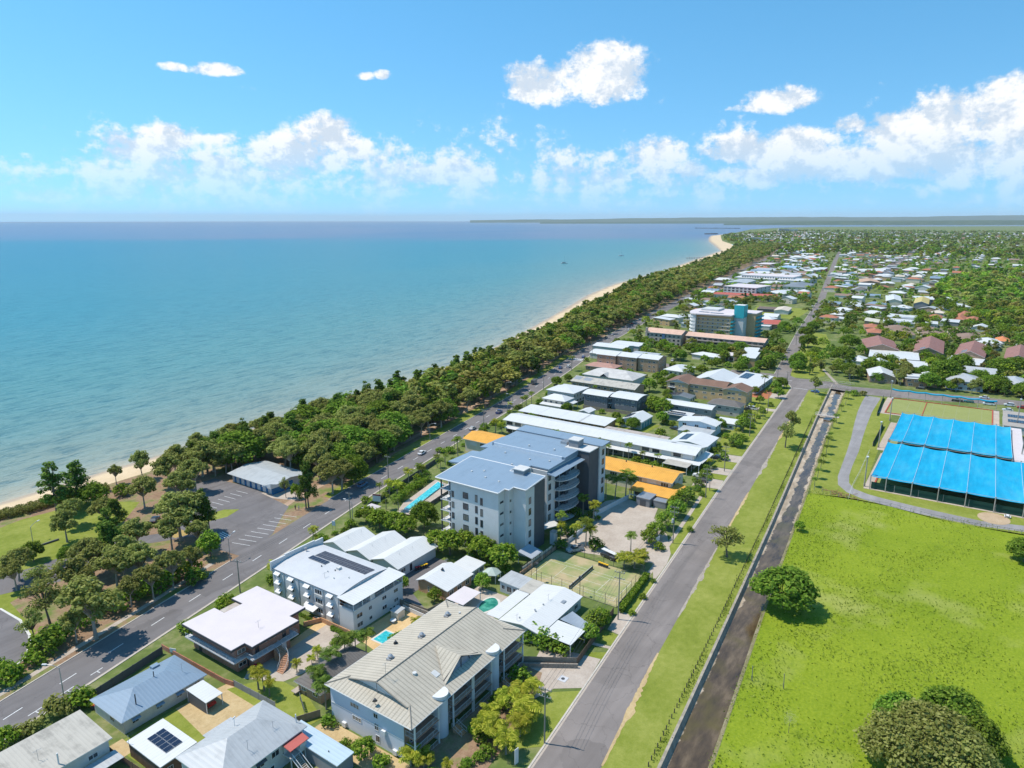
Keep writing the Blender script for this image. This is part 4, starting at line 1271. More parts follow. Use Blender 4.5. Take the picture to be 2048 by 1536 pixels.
mb.poly([A2, A3, g1, h1]); mb.poly([h1, g1, f1, e0, e1, (gx1 + .7, y1 - gi, zg)])
mb.build('roof', M_grey_tile, root)
for q_ in ([A3, A0, g0, g1], [A1, A2, h1, h0]):
 mb = MB(); mb.poly(q_); mb.build('hip_end', M_grey_tile_y, root)
mb = MB(); mb.poly([(gx0, y1 - gi - .2, zg), (gx0, y0 + gi + .2, zg), (gx0, ym, top - .15)]); mb.build('gablet', M_trim, root)
mb = MB(); mb.poly([(gx1, y0 + gi, zg), (gx1, y1 - gi, zg), (gx1, ym, top - .15)]); mb.build('gablet', M_trim, root)
mb = MB(); mb.box(gx0 - .62, ym - .05, zg, gx0 - .52, ym + .05, top - .2); mb.tube([(gx0 - .55, y0 + gi + 1.5, zg + .5), (gx0 - .55, ym, zg + .55), (gx0 - .55, y1 - gi - 1.5, zg + .5)], .05, 4); mb.build('gablet_bracing', M_midgrey, root)
mb = MB(); mb.poly([(x0, y0, zt - .02), (x0, y1, zt - .02), (x1, y1, zt - .02), (x1, y0, zt - .02)]); mb.build('soffit', M_offw, root)
mb = MB()
for a, b in ((A0, A1), (A1, A2), (A2, A3), (A3, A0)):
 mb.tube([(a[0], a[1], zt - .06), (b[0], b[1], zt - .06)], .1, 5)
mb.build('gutter', M_offw, root)
mb = MB()
for a, b in ((A0, g0), (A1, h0), (A2, h1), (A3, g1), (e0, e1), (f0, e0), (f1, e0)):
 mb.tube([Vector(a) + Vector((0, 0, .05)), Vector(b) + Vector((0, 0, .05))], .13, 5)
mb.build('ridge_cap', plain('ridge_tile', (.25, .23, .195), .85, .2, 1.0), root)
# front feature gable
dm = MB()
za = zt + (2.6 + .9) * sl_
pk = (16.7, 2.0, za + 2.2)
bk = (16.7, 8.3, za + 2.2)
dm.poly([(10.9, 1.2, zt + 2.1 * sl_ + .05), pk, bk]); dm.poly([pk, (22.5, 1.2, zt + 2.1 * sl_ + .05), bk])
dm.build('feature_gable_roof', M_grey_tile_y, root)
dm = MB(); dm.poly([(11.6, 2.1, za - .2), (21.8, 2.1, za - .2), (16.7, 2.25, za + 1.95)]); dm.build('feature_gable_glass', plain('blue_glazing', (.22, .27, .35), .2, .1, .5), root)
dm = MB()
for a, b in (((11.4, 2.0, za - .1), (16.7, 2.0, za + 2.0)), ((16.7, 2.0, za + 2.0), (22.0, 2.0, za - .1)), ((16.7, 2.0, za - .2), (16.7, 2.0, za + 2.0)), ((14, 2.0, za + .1), (14.4, 2.0, za + 1.0)), ((19.4, 2.0, za + .1), (19, 2.0, za + 1.0))):
 dm.tube([a, b], .09, 4)
dm.build('feature_gable_bracing', M_dtrim, root)
for (x, y) in ((9.6, 13.6), (18.4, 13.4), (27.6, 14.2)):
 zz = zt + (y1 - y) * sl_
 mb = MB(); mb.box(x - .7, y - .5, zz - .3, x + .7, y + .5, zz + .35); mb.tube([(x, y, zz + .3), (x, y, zz + .55), (x, y, zz + .75), (x, y, zz + 1.05)], [.25, .5, .5, .2], 8); mb.build('roof_ventilator', M_steel, root)
for (x, y, s_) in ((8.6, 6.6, .42), (29, 12, .25)):
 zz = zt + (min(y - y0, y1 - y)) * sl_
 mb = MB(); mb.tube([(x, y, zz - .1), (x, y, zz + .35)], s_, 8); mb.build('roof_vent', M_offw, root)
mb = MB(); zz = zt + (4.1 - y0) * sl_; mb.prism([(11.0, 3.4), (12.2, 3.4), (12.2, 4.8), (11.0, 4.8)], [zt + (3.4 - y0) * sl_ - .1] * 2 + [zt + (4.8 - y0) * sl_ - .1] * 2, [zt + (3.4 - y0) * sl_ + .12] * 2 + [zt + (4.8 - y0) * sl_ + .12] * 2); mb.build('skylight', M_offw, root)
for (x, y) in ((.2, 8.5), (15.2, 17.6)):
 zz = zt + .5
 mb = MB(); mb.tube([(x, y, zz - .3), (x, y, zz + .8)], .05, 5); mb.tube([(x - .25, y - .25, zz + .75), (x + .1, y + .1, zz + 1.05)], [.5, .08], 8); mb.build('satellite_dish', M_dtrim, root)
mast(root, 4.0, 9.4, 10.8, 3.2)
# left end wall
add_wins(root, 34, 20, [('L', 5.3, .95, 2.4, [13.6]), ('L', 5.5, 1.0, 1.1, [8.3]), ('L', 2.7, .95, 2.4, [13.2]), ('L', 3.0, 1.5, 1.0, [8.2]), ('L', .6, 1.5, 1.0, [8.0])])
mb = MB(); mb.box(-.06, 1.6, 3.9, -.003, 19.9, 4.1); mb.build('string_course', M_trim, root)
for (y, z) in ((6.2, 3.2), (3.6, 0.4), (16.4, .3)):
 mb = MB(); mb.box(-.5, y - .45, z, -.02, y + .45, z + .9); mb.build('air_conditioner', M_trim, root)
# stair towers
for tx in (8.6, 24.8):
 mb = MB(); n = 18
 arc = [(tx + 1.55 * math.cos(a), .9 + 1.75 * math.sin(a)) for a in [rad(180 + 180 * k / (n - 1)) for k in range(n)]]
 mb.prism(arc + [(tx + 1.55, 2.0), (tx - 1.55, 2.0)], 0, 8.3)
 o = mb.build('stair_tower', M_bluegrey, root)
 mb = MB()
 out = [(tx + 1.68 * math.cos(a), .9 + 1.9 * math.sin(a)) for a in [rad(180 + 180 * k / (n - 1)) for k in range(n)]]
 mb.prism(out + [(tx + 1.68, .95), (tx - 1.68, .95)], 8.3, 8.75); mb.build('tower_cap', M_trim, o)
 for z in (2.2, 4.7):
  mb = MB(); mb.box(tx + .75, -.75, z, tx + 1.15, -.55, z + 1.3); mb.build('slot_window', M_glass, o)
# balcony bays
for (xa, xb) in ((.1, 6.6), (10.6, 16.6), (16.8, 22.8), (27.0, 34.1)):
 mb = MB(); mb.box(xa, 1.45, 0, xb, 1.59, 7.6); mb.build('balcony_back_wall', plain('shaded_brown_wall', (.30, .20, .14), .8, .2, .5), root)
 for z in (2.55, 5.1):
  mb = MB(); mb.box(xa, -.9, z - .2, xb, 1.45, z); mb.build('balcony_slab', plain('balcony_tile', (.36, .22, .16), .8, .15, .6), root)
  rail('railing', root, [(xa + .05, 1.3, z), (xa + .05, -.8, z), (xb - .05, -.8, z), (xb - .05, 1.3, z)], 1.0, post=1.5)
 rail('railing', root, [(xa + .05, -.8, .05), (xb - .05, -.8, .05)], 1.0, post=1.5)
 posts(root, [(xa + .1, -.78), (xb - .1, -.78)], 0, 7.7, .12, M_trim)
 for z in (0.1, 2.6, 5.15):
  for u in ((xa + xb) / 2 - 1.2, (xa + xb) / 2 + 1.4):
   window(root, 'R1.44', u, z, 1.9, 2.0, 'w')
for tx in (10.2, 26.3):
 mb = MB()
 for k in range(7):
  mb.box(tx - .2, -1.4 - k * .3, 0, tx + 1.1, -1.1 - k * .3, 1.1 - k * .15)
 mb.build('stair', M_orbrick, root)
 rail('stair_rail', root, [(tx + 1.2, -1.0, 1.1), (tx + 1.2, -3.3, .1)], .9, bars=False); rail('stair_rail', root, [(tx - .3, -1.0, 1.1), (tx - .3, -3.3, .1)], .9, bars=False)
# tiled outbuilding by the palms
g, r = bld('tiled_bungalow', 'low building with dark grey tiled hip roof half hidden by palms', 'house', 77.6, 97.2, 91.4, 103.8, 2.5, ('hip', 1.7, .6, M_dktile), M_brbrick, [('L', 1, 1, 1.4, 2)])
# brick cottage row behind
g, r = bld('brick_cottage', 'small orange brick house with off centre white roof and dish', 'house', 120.8, 100.8, 130.6, 110.2, 2.9, ('gx', 1.15, .5, M_wroof_x, .72), M_orbrick, [('R', 1.0, 1.3, 1.6, 3), ('L', .8, 1.4, .5, [6])])
mb = MB(); mb.tube([(5.8, 6.2, 3.9), (5.8, 6.2, 4.5)], .05, 5); mb.tube([(5.5, 6.0, 4.4), (6.0, 6.3, 4.7)], [.45, .1], 8); mb.build('satellite_dish', M_dtrim, r)
mast(g, 9.5, 8, 3.6, 1.5)
g, r = bld('white_cottage', 'small house with low white roof behind the orange brick house', 'house', 131.2, 102.0, 137.8, 107.8, 2.6, ('sx', .3, .4, M_wroof_x), M_gboard, [('R', .9, 1.2, 1.6, 3)])
canopy('pergola', 'flat white pergola roof beside the green kidney pool', 'pergola', 118.2, 93.8, 125.4, 99.0, 2.5, M_wflat, slope=.1)
# gazebo
root = empty('gazebo', (135.6, 97.8, 0)); tag(root, 'hexagonal pale green roofed gazebo beside the grey roofed studio', 'gazebo')
mb = MB()
hx = [(2.5 * math.cos(rad(60 * k)), 2.5 * math.sin(rad(60 * k))) for k in range(6)]
for k in range(6):
 p, q = hx[k], hx[(k + 1) % 6]
 mb.poly([(*p, 2.4), (*q, 2.4), (0, 0, 3.7)])
 mb.poly([(*q, 2.25), (*p, 2.25), (0, 0, 3.5)])
mb.build('roof', plain('sage_roof', (.40, .46, .40), .6, .08, .6), root)
posts(root, [(x * .88, y * .88) for x, y in hx], 0, 2.4, .07)
g, r = bld('studio', 'grey walled studio with pale flat roof between gazebo and tennis court', 'house', 132.0, 86.7, 137.3, 92.7, 2.8, ('sx', .35, .35, M_groof_y), M_gboard, [('L', .6, 1.7, 1.5, [1.3, 3.2]), ('L', 1.0, 1.2, 1.0, [5.0])])
canopy('patio_roof', 'long white patio roof next to the kidney shaped pool', 'patio roof', 117.8, 83.1, 130.8, 86.7, 2.8, M_wroof_x, slope=.12, axis='y')
canopy('patio_roof', 'short weathered grey patio roof between studio and white house', 'patio roof', 131.0, 82.8, 137.4, 86.4, 2.9, M_oldroof, slope=.1, axis='y')
g, r = bld('white_house', 'broad white roofed house between tennis court and tiled flats', 'house', 117.6, 72.0, 136.6, 82.4, 2.9, ('gx', .9, .35, M_wroof_x, .45), M_offw, [('R', .9, 1.2, 1.8, 4), ('L', .9, 1.2, 1.6, 2)])
for (x, y) in ((6.0, 4.8), (6.4, 5.2), (9.4, 4.8), (2, 6.6)):
 mb = MB(); zz = 3.08 + .9 * (1 - abs(y + .35 - 5) / 6); mb.tube([(x, y, zz - .1), (x, y, zz + .3)], .2, 8); mb.build('roof_vent', M_steel, r)
mast(g, .8, 6.5, 3.8, 1.6); mast(g, 12, 5, 3.9, 1.6)
mb = MB(); mb.box(13.2, 1.5, 3.45, 14.6, 2.4, 3.6); mb.build('roof_hatch', M_steel, r)
canopy('carport', 'white flat carport roof at the corner by the brown timber fence', 'carport', 117.9, 64.3, 124.6, 71.4, 2.9, M_wroof_x, slope=.15)
root = empty('shade_sail', (125, 65, 0)); tag(root, 'grey triangular shade sail stretched beside the white carport', 'shade sail')
mb = MB(); n = 6; A_, B_, C_, D__ = Vector((.2, 6.2, 3.1)), Vector((5.0, 5.6, 2.9)), Vector((3.2, .2, 2.5)), Vector((-.2, .2, 2.8))
gr = [[A_.lerp(B_, i / n).lerp(D__.lerp(C_, i / n), j / n) + Vector((0, 0, -.5 * math.sin(math.pi * i / n) * math.sin(math.pi * j / n))) for i in range(n + 1)] for j in range(n + 1)]
for j in range(n):
 for i in range(n):
  mb.poly([gr[j][i], gr[j][i + 1], gr[j + 1][i + 1], gr[j + 1][i]])
mb.build('sail', plain('shade_cloth_grey', (.27, .32, .37), .9, .06, .8), root, smooth=True)
posts(root, [(5.05, 5.6), (3.25, .15), (-.25, .15)], 0, 2.9, .05, M_steel)
fence('timber_fence', 'brown timber fence along the street nature strip', [(116.2, 61.8), (138.8, 64.2)], 1.8, M_timber, .06)
fence('paling_fence', 'grey paling fence on stone wall beside the concrete driveway', [(109.6, 72.6), (116.2, 61.8)], 1.9, M_paling, .06)
fence('stone_wall', 'low stone retaining wall below the paling fence', [(108.9, 71.9), (115.6, 61.2)], 1.0, plain('rubble_stone', (.30, .26, .215), .9, .35, 2.5, bump=.5), .35, post=3, cat='wall')
fence('paling_fence', 'dark paling fence behind the car court and brick house', [(113.2, 110.5), (113.6, 101.0), (117.5, 100.2)], 1.5, M_paling_y, .06)
fence('block_wall', 'weathered concrete block wall beside the pool terrace', [(112.5, 107.5), (112.8, 94.5)], 1.6, M_conc_old, .2, cat='wall')
fence('pool_wall', 'white rendered wall around the flats pool terrace', [(112.2, 107.6), (111.6, 96.2)], 1.1, M_white, .15, cat='wall')
fence('timber_fence', 'dark timber fence between garage and long grey house', [(47.8, 118.8), (48.6, 103.5)], 1.4, M_timber, .05)
fence('paling_fence', 'weathered fence behind the lawn by the palms', [(70.2, 97.4), (75.2, 94.6)], 1.6, M_paling, .06)
def pool(name, label, pts, mat, edge, z=.05):
 root = empty(name, (pts[0][0], pts[0][1], 0)); tag(root, label, 'swimming pool')
 o = Vector((pts[0][0], pts[0][1]))
 lp = [(p[0] - o.x, p[1] - o.y) for p in pts]
 c = (sum(p[0] for p in lp) / len(lp), sum(p[1] for p in lp) / len(lp))
 big = [(c[0] + (p[0] - c[0]) * 1.0 + (.45 if p[0] > c[0] else -.45), c[1] + (p[1] - c[1]) + (.45 if p[1] > c[1] else -.45)) for p in lp]
 mb = MB(); mb.prism(big, .02, z + .05); mb.build('coping', edge, root)
 mb = MB(); mb.prism(lp, .03, z + .075); mb.build('water', mat, root)
 return root
M_cop = plain('pale_coping', (.62, .58, .52), .7, .1, .8)
pool('swimming_pool', 'small rectangular blue pool on the sandstone terrace', [(98.9, 101.5), (103.0, 101.5), (102.9, 104.4), (98.9, 104.4)], M_pool, M_cop)
kid = [(125.0 + (3.4 + .5 * math.sin(2 * a)) * math.cos(a), 91.4 + (2.0 + .35 * math.cos(a)) * math.sin(a)) for a in [2 * math.pi * k / 24 for k in range(24)]]
pool('swimming_pool', 'kidney shaped green pool between pergola and patio roof', kid, M_pool2, M_cop)
pool('swimming_pool', 'long turquoise lap pool beside the tall apartment block', [(156.0, 144.9), (179.4, 150.2), (180.4, 153.6), (155.9, 147.4)], M_pool, M_cop, .9)
sheet('pool_deck', [(153, 148), (154.2, 142), (166, 143.5), (175.5, 144.8), (181.5, 150), (182.5, 156.5), (160, 151.5)], M_conc, .5)
fence('pool_wall', 'dark slatted wall below the lap pool deck', [(154.2, 141.7), (166, 143.3), (175.5, 144.6)], 1.5, M_dark, .12, cat='wall')
fence('boundary_wall', 'dark wall between lap pool palms and esplanade', [(150, 158.5), (200, 169.5)], 1.7, M_dark, .12, cat='wall')
# terrace tables
for i, (x, y) in enumerate(((99.9, 107.0), (106.4, 105.4))):
 root = empty('garden_table', (x, y, 0)); tag(root, ('round white garden table in front of the flats wall', 'round white garden table further back on the pool terrace')[i], 'table')
 mb = MB(); mb.tube([(0, 0, .7), (0, 0, .76)], .75, 16); mb.build('table_top', M_trim, root)
 mb = MB(); mb.tube([(0, 0, 0), (0, 0, .7)], .06, 6); mb.tube([(0, 0, 0.02), (0, 0, .06)], .35, 10); mb.build('leg', M_trim, root)
root = empty('garden_shed', (107.6, 105.0, 0)); tag(root, 'small cream shed against the white flats rear wall', 'shed')
mb = MB(); mb.box(0, 0, 0, 2.4, 2.2, 1.8); mb.build('wall', M_cream, root); roof_mesh('sy', 2.4, 2.2, 1.8, .25, .1).build('roof', [M_groof_y, M_trim], root)
# tall apartment block
root = empty('apartment_tower', (146.4, 97.6, 0)); tag(root, 'six storey white and charcoal apartment block with stepped blue roofs', 'apartment block')
Z_ = 19.6
mb = MB(); mb.prism([(0, 5.6), (2.9, 5.6), (2.9, 4.1), (5.0, 4.1), (5.0, 0), (9.5, 0), (9.5, 10), (15.2, 10), (15.2, 26), (3.4, 26), (3.4, 22.4), (0, 22.4)], 0, Z_); mb.build('wall', M_white, root)
mb = MB(); mb.box(9.505, .05, 0, 15.2, 9.98, Z_ + .5); mb.build('charcoal_wing', M_dark, root)
rp = [(-.9, 5.0), (2.2, 5.0), (2.2, 3.5), (4.3, 3.5), (4.3, -.6), (14.4, -.6), (14.4, 4.0), (12.6, 10.4), (16.0, 10.4), (16.0, 27.2), (-.9, 27.2)]
zr = lambda p: Z_ + .1 + .085 * (p[0] + .9)
mb = MB(); mb.prism(rp, [zr(p) for p in rp], [zr(p) + .22 for p in rp]); mb.build('roof', M_broof_y, root)
mb = MB()
for i in range(len(rp)):
 p, q = rp[i], rp[(i + 1) % len(rp)]
 mb.tube([(*p, zr(p) + .1), (*q, zr(q) + .1)], .2, 5)
mb.build('fascia', M_trim, root)
for z in (1.6, 4.9, 8.2, 11.5, 14.8):
 add_wins(root, 20, 20, [('L', z + .4, 1.9, 1.9, [17.0], 'd'), ('L', z + .2, 2.2, .9, [13.2], 'd'), ('L', z - .3, 2.2, .9, [11.4], 'd'), ('R5.6', z + 1.2, .6, 1.6, [1.5], 'd'), ('R4.1', z + 1.2, .7, .7, [3.6], 'd'), ('R', z + .3, 2.0, 1.2, [7.2], 'd')])
# sea-side corner balconies
for k, z in enumerate((.2, 3.5, 6.8, 10.1, 13.4)):
 mb = MB(); mb.box(.1, 22.5, z + 2.8, 8, 26.4, z + 3.05); mb.build('balcony_slab', M_trim, root)
 rail('railing', root, [(.2, 22.5, z + 3.05), (.2, 26.3, z + 3.05), (8, 26.3, z + 3.05)], 1.0, M_dtrim)
 window(root, 'L3.38', 24.2, z + 3.1, 2.8, 2.3, 'd')
 window(root, 'L', 21.6, z + 1.3, .9, 1.9, 'd')
posts(root, [(.35, 26.1), (.35, 22.7)], 0, 19.4, .16, M_dtrim)
# mid block
mb = MB(); mb.box(15.3, 10.4, 0, 24.6, 31, 18.4); mb.box(24.6, 5.0, 0, 43.4, 31.4, 18.2); mb.build('centre_wing', M_white, root)
mb = MB(); mb.prism([(15.2, 11.0), (25.0, 11.0), (25.0, 4.6), (34.8, 4.6), (34.8, 31.8), (20.6, 31.8), (20.6, 29.6), (15.2, 29.6)], 18.45, [18.7, 18.9, 18.9, 19.1, 19.1, 18.8, 18.8, 18.7]); mb.build('roof', M_broof_y, root)
mb = MB(); mb.prism([(34.85, 4.6), (43.6, 4.6), (43.6, 32.6), (34.85, 32.6)], 18.4, [19.8, 20.0, 20.0, 19.8]); mb.build('roof', M_broof_y, root)
mb = MB(); mb.box(34.5, 5.6, 19.0, 34.8, 31.6, 19.95); mb.build('roof_step', plain('pale_flashing', (.62, .67, .72), .6, .08, .3), root)
mb = MB(); mb.box(15.1, 11.0, 18.5, 15.3, 29.8, 19.9); mb.build('parapet', M_trim, root)
mb = MB(); mb.prism([(24.4, 2.0), (43.2, 2.0), (43.2, 4.9), (24.4, 4.9)], 17.2, [17.3, 17.3, 17.75, 17.75]); mb.build('awning_roof', M_broof_x, root)
for z in (1.6, 4.9, 8.2, 11.5, 14.6):
 window(root, 'R4.99', 26.2, z + .3, 1.5, 2.0, 'd')
 mb = MB(); arc = [(35.4 + 6.4 * math.cos(rad(180 + 180 * k / 14)), 4.2 + 3.0 * math.sin(rad(180 + 180 * k / 14))) for k in range(15)]
 mb.prism(arc + [(41.8, 4.98), (29.0, 4.98)], z - .75, z - .5); mb.build('balcony_slab', M_trim, root)
 rail('railing', root, [(x, y, z - .5) for x, y in arc], 1.05, M_dtrim, post=1.3)
 for u in (30.6, 33.4, 37.6, 40.4):
  window(root, 'R4.99', u, z - .4, 2.3, 2.4, 'd')
mb = MB(); mb.box(34.6, 4.2, .1, 36.4, 4.98, 17.0); mb.build('blade_wall', M_dark, root)
# rear stair tower and end wing
mb = MB(); mb.box(43.4, .6, 0, 49.8, 9.5, 19.8); mb.build('charcoal_tower', M_dark, root)
mb = MB(); mb.box(43.2, .4, 19.8, 50.0, 9.7, 20.1); mb.build('tower_cap', M_offw, root)
mb = MB(); mb.box(49.85, .2, 0, 54.2, 31.8, 20.3); mb.box(43.45, 9.55, 0, 49.85, 31.6, 18.3); mb.build('end_wing', M_white, root)
mb = MB(); mb.prism([(49.3, -.9), (55.2, -.9), (55.2, 32.6), (49.3, 32.6)], 20.35, [20.6, 20.8, 20.8, 20.6]); mb.prism([(43.65, 10.0), (49.25, 10.0), (49.25, 32.4), (43.65, 32.4)], 18.5, [20.0, 20.2, 20.2, 20.0]); mb.build('roof', M_broof_y, root)
for z in (3.4, 6.7, 10.0, 13.3, 16.6):
 window(root, 'R.2', 52.3, z, 1.5, 2.0, 'd')
for (x0, x1, y0, y1, zb) in ((11.6, 15.0, 5.0, 8.4, 20.0), (44.6, 48.2, 5.4, 8.9, 20.0)):
 mb = MB(); mb.box(x0, y0, zb, x1, y1, zb + 2.3); o = mb.build('lift_overrun', M_midgrey, root)
 mb = MB(); mb.box(x0 - .2, y0 - .2, zb + 2.3, x1 + .2, y1 + .2, zb + 2.55); mb.build('overrun_cap', M_offw, o)
mb = MB()
for k in range(6):
 mb.box(45.6 + k * .55, 10.2, 19.9 + (k % 2) * .2, 45.98 + k * .55, 12.6, 20.9)
mb.build('roof_plant', M_steel, root)
for x, y in ((5, 9), (5.5, 14), (7, 20), (9, 17), (22, 16), (29, 14), (30, 24), (38, 20), (39, 11), (31, 8)):
 zz = (zr((x, y)) if x < 15 else 18.9 if x < 34.8 else 19.9) + .15
 mb = MB(); mb.box(x - .25, y - .25, zz, x + .25, y + .25, zz + .3); mb.build('roof_vent', M_offw, root)
# sea-side wings
for (x0, x1, y0, y1, z) in ((20.8, 32.5, 31.5, 39.6, 15.8), (38.5, 51.0, 33.0, 40.0, 15.8)):
 mb = MB(); mb.box(x0, y0, 0, x1, y1 - 2.6, z); mb.build('side_wing', M_white, root)
 mb = MB(); mb.prism([(x0 - .6, y0 - .1), (x1 + .6, y0 - .1), (x1 + .6, y1), (x0 - .6, y1)], z, [z + .9, z + .9, z + .25, z + .25]); mb.build('roof', M_broof_x, root)
 for k in range(5):
  mb = MB(); mb.box(x0, y1 - 2.6, k * 3.2 + 2.6, x1, y1 - .3, k * 3.2 + 2.85); mb.build('balcony_slab', M_trim, root)
 for k in range(5):
  window(root, 'L%.2f' % (x0 - .01), y0 + 2.5, k * 3.2 + .8, 1.6, 1.9, 'd')
# entry canopies at the foot
mb = MB(); mb.prism([(16.2, 2.2), (22.8, -1.0), (24.2, 2.0), (17.5, 6.0)], 3.0, 3.25); mb.build('entry_canopy', M_offw, root)
mb = MB(); n = 8
arc = [(-1.0 + 6.0 * k / n, -4.4 + 1.2 * math.sin(math.pi * k / n)) for k in range(n + 1)]
c_ = canopy('carport', 'curved pale fabric carport at the foot of the tall block', 'carport', 147.0, 92.6, 152.6, 97.3, 2.6, plain('grey_fabric', (.36, .39, .43), .8, .08, .5), slope=.9)
fence('court_fence', 'cream panel fence between carport and tennis court', [(143.2, 93.3), (158.8, 93.3)], 1.7, M_cream, .08, pm=M_dtrim)
fence('terrace_wall', 'white terrace walls around the tall block entry planting', [(166, 92), (178, 92.4), (178, 96)], 1.3, M_white, .2, cat='wall')
fence('ramp_wall', 'long white ramp wall beside the forecourt gates', [(186, 94.4), (206, 91.4)], 1.6, M_white, .25, cat='wall')
root = empty('sign_pylon', (162.2, 94.6, 0)); tag(root, 'square white pillar at the tall block side gate', 'pillar')
mb = MB(); mb.box(0, 0, 0, 1.7, 1.5, 3.8); mb.build('shaft', M_white, root); mb = MB(); mb.box(-.05, -.05, 3.8, 1.75, 1.55, 3.95); mb.build('cap', M_steel, root)
g, r = bld('service_shed', 'dark grey service shed at the end of the forecourt', 'shed', 203.0, 82.6, 208.4, 87.2, 2.7, ('flat', 0, .15, M_steel), M_midgrey, [])
panel_door(g, 'L', 2.3, .1, 2.0, 2.1, M_dark)
g, r = bld('bin_enclosure', 'smaller dark grey bin enclosure next to the service shed', 'shed', 204.5, 77.6, 208.0, 81.8, 2.2, ('flat', 0, .1, M_steel), M_midgrey, [])
# motels
root = empty('motel', (215.2, 80.2, 0)); tag(root, 'two storey motel with long orange tiled roof behind the tall block', 'motel')
mb = wall_mesh('gy', 11.4, 88.0, 5.3, 1.5, .7); mb.build('wall', M_cream, root)
roof_mesh('gy', 11.4, 88.0, 5.3, 1.6, .8).build('roof', [M_orange_tile_y, M_trim], root)
mb = MB(); mb.prism([(-7.6, -3.2), (-.05, -3.2), (-.05, 12), (-7.6, 12)], [2.6, 3.3, 3.3, 2.6], [2.75, 3.45, 3.45, 2.75]); mb.prism([(-.04, -3.4), (6, -3.4), (6, -.05), (-.04, -.05)], [2.7, 2.7, 3.3, 3.3], [2.85, 2.85, 3.45, 3.45]); mb.build('verandah_roof', M_orange_tile_y, root)
posts(root, [(-7.3, y) for y in (-2.8, .4, 3.6, 6.8, 10, 11.7)], 0, 2.7, .09)
mb = MB(); mb.box(-7.4, -3.0, .9, -7.25, 11.8, 1.3); mb.build('balustrade', M_trim, root)
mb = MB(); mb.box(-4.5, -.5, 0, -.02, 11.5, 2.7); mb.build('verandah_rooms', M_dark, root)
for k in range(18):
 u = 2.2 + k * 4.8
 if k % 2: panel_door(root, 'L', u, 3.2, 3.4, 1.7, M_trim, 'screen')
 else: window(root, 'L', u, 3.4, 3.0, 1.4, 'w')
for y in (10, 20, 30, 42, 60):
 mb = MB(); mb.tube([(7.4, y, 6.6), (7.4, y, 7.3)], .22, 7); mb.build('roof_vent', M_dtrim, root)
window(root, 'R', 3, 3.3, 2.4, 1.4); window(root, 'R', 8, 3.3, 2.4, 1.4)
root = empty('motel', (246.6, 83.4, 0)); tag(root, 'very long two storey motel with white metal roof', 'motel')
mb = wall_mesh('gy', 11.6, 86.0, 5.5, 1.2, .6); mb.build('wall', M_cream, root)
roof_mesh('gy', 11.6, 86.6, 5.5, 1.3, .8).build('roof', [M_wroof_y, M_trim], root)
mb = MB(); mb.prism([(-3.0, -3.2), (-.04, -3.2), (-.04, 85), (-3.0, 85)], [2.75, 3.3, 3.3, 2.75], [2.85, 3.4, 3.4, 2.85]); mb.prism([(0, -3.2), (13.5, -3.2), (13.5, -.04), (0, -.04)], [2.75, 2.75, 3.3, 3.3], [2.85, 2.85, 3.4, 3.4]); mb.build('verandah_roof', M_wroof_y, root)
posts(root, [(-2.8, y) for y in np.arange(-3, 85, 4.4)], 0, 2.8, .08)
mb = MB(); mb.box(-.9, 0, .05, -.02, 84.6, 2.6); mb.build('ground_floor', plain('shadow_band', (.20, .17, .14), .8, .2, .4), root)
M_stripe = board_wall('striped_blind', (.55, .58, .55), .45, 'Y', .15)
for k in range(20):
 u = 2.4 + k * 4.3
 if k in (1, 3, 4, 18, 19): window(root, 'L', u, 3.7, 3.0, 1.4, 'd')
 elif k % 3 == 2: panel_door(root, 'L', u, 3.5, 3.8, 1.8, M_stripe, 'blind')
 else: panel_door(root, 'L', u, 3.5, 3.8, 1.8, M_trim, 'blind')
 if k % 2: window(root, 'L-.91', u, .7, 2.6, 1.5, 'd')
window(root, 'R', 3.4, 3.6, 2.4, 1.4); window(root, 'R', 8.4, 3.6, 2.4, 1.4)
mb = MB(); mb.prism([(6.2, 10.0), (8.8, 10.0), (8.8, 11.8), (6.2, 11.8)], [6.0, 6.0, 6.0, 6.0], [7.0, 6.4, 6.4, 7.0]); mb.build('skylight', M_midgrey, root)
canopy('carport', 'weathered grey flat roof between the orange and white motels', 'carport', 238.2, 83.0, 244.0, 92.6, 3.0, M_oldroof, slope=.1)
g, r = bld('white_solar_house', 'white roofed house with two strips of solar panels behind the white motel', 'house', 265.0, 85.0, 279.5, 99.4, 3.4, ('gx', 1.1, .5, M_wroof_x), M_offw, [('R', 1, 1.3, 1.8, 3), ('L', 1, 1.3, 1.8, 2)])
solar(r, (2.2, 9.0, 4.35), (1, 0, 0), (0, 1, -.145), 9, 2, 1.0, 1.65)
g, r = bld('old_sheds', 'low weathered sheds with patched grey and rusty roofs behind the white motel', 'shed', 262.5, 102.5, 270.5, 131.0, 2.6, ('sy', .3, .3, metal_roof('patched_roof', (.42, .36, .31), 'Y', .8, .7, .35)), M_paling, [])
g, r = bld('green_shed', 'low shed with pale green roof beside the old sheds', 'shed', 261.5, 96.0, 267.0, 102.2, 2.6, ('sy', .3, .3, metal_roof('pale_green_roof', (.45, .53, .42), 'Y', .8, .6, .12)), M_paling, [])
g, r = bld('big_garage', 'blue grey garage with white gable roof, solar panels and teal doors', 'garage', 282.8, 120.8, 295.4, 130.6, 3.4, ('gx', 1.9, .3, M_wroof_x), M_gboard, [])
for u in (2, 5, 8, 11): panel_door(g, 'R', u, .1, 2.2, 2.6, plain('teal_door', (.05, .22, .28), .6, .1, .5), 'garage_door')
solar(r, (1.2, 6.2, 5.2), (1, 0, 0), (0, 1, -.37), 7, 2, 1.0, 1.65)
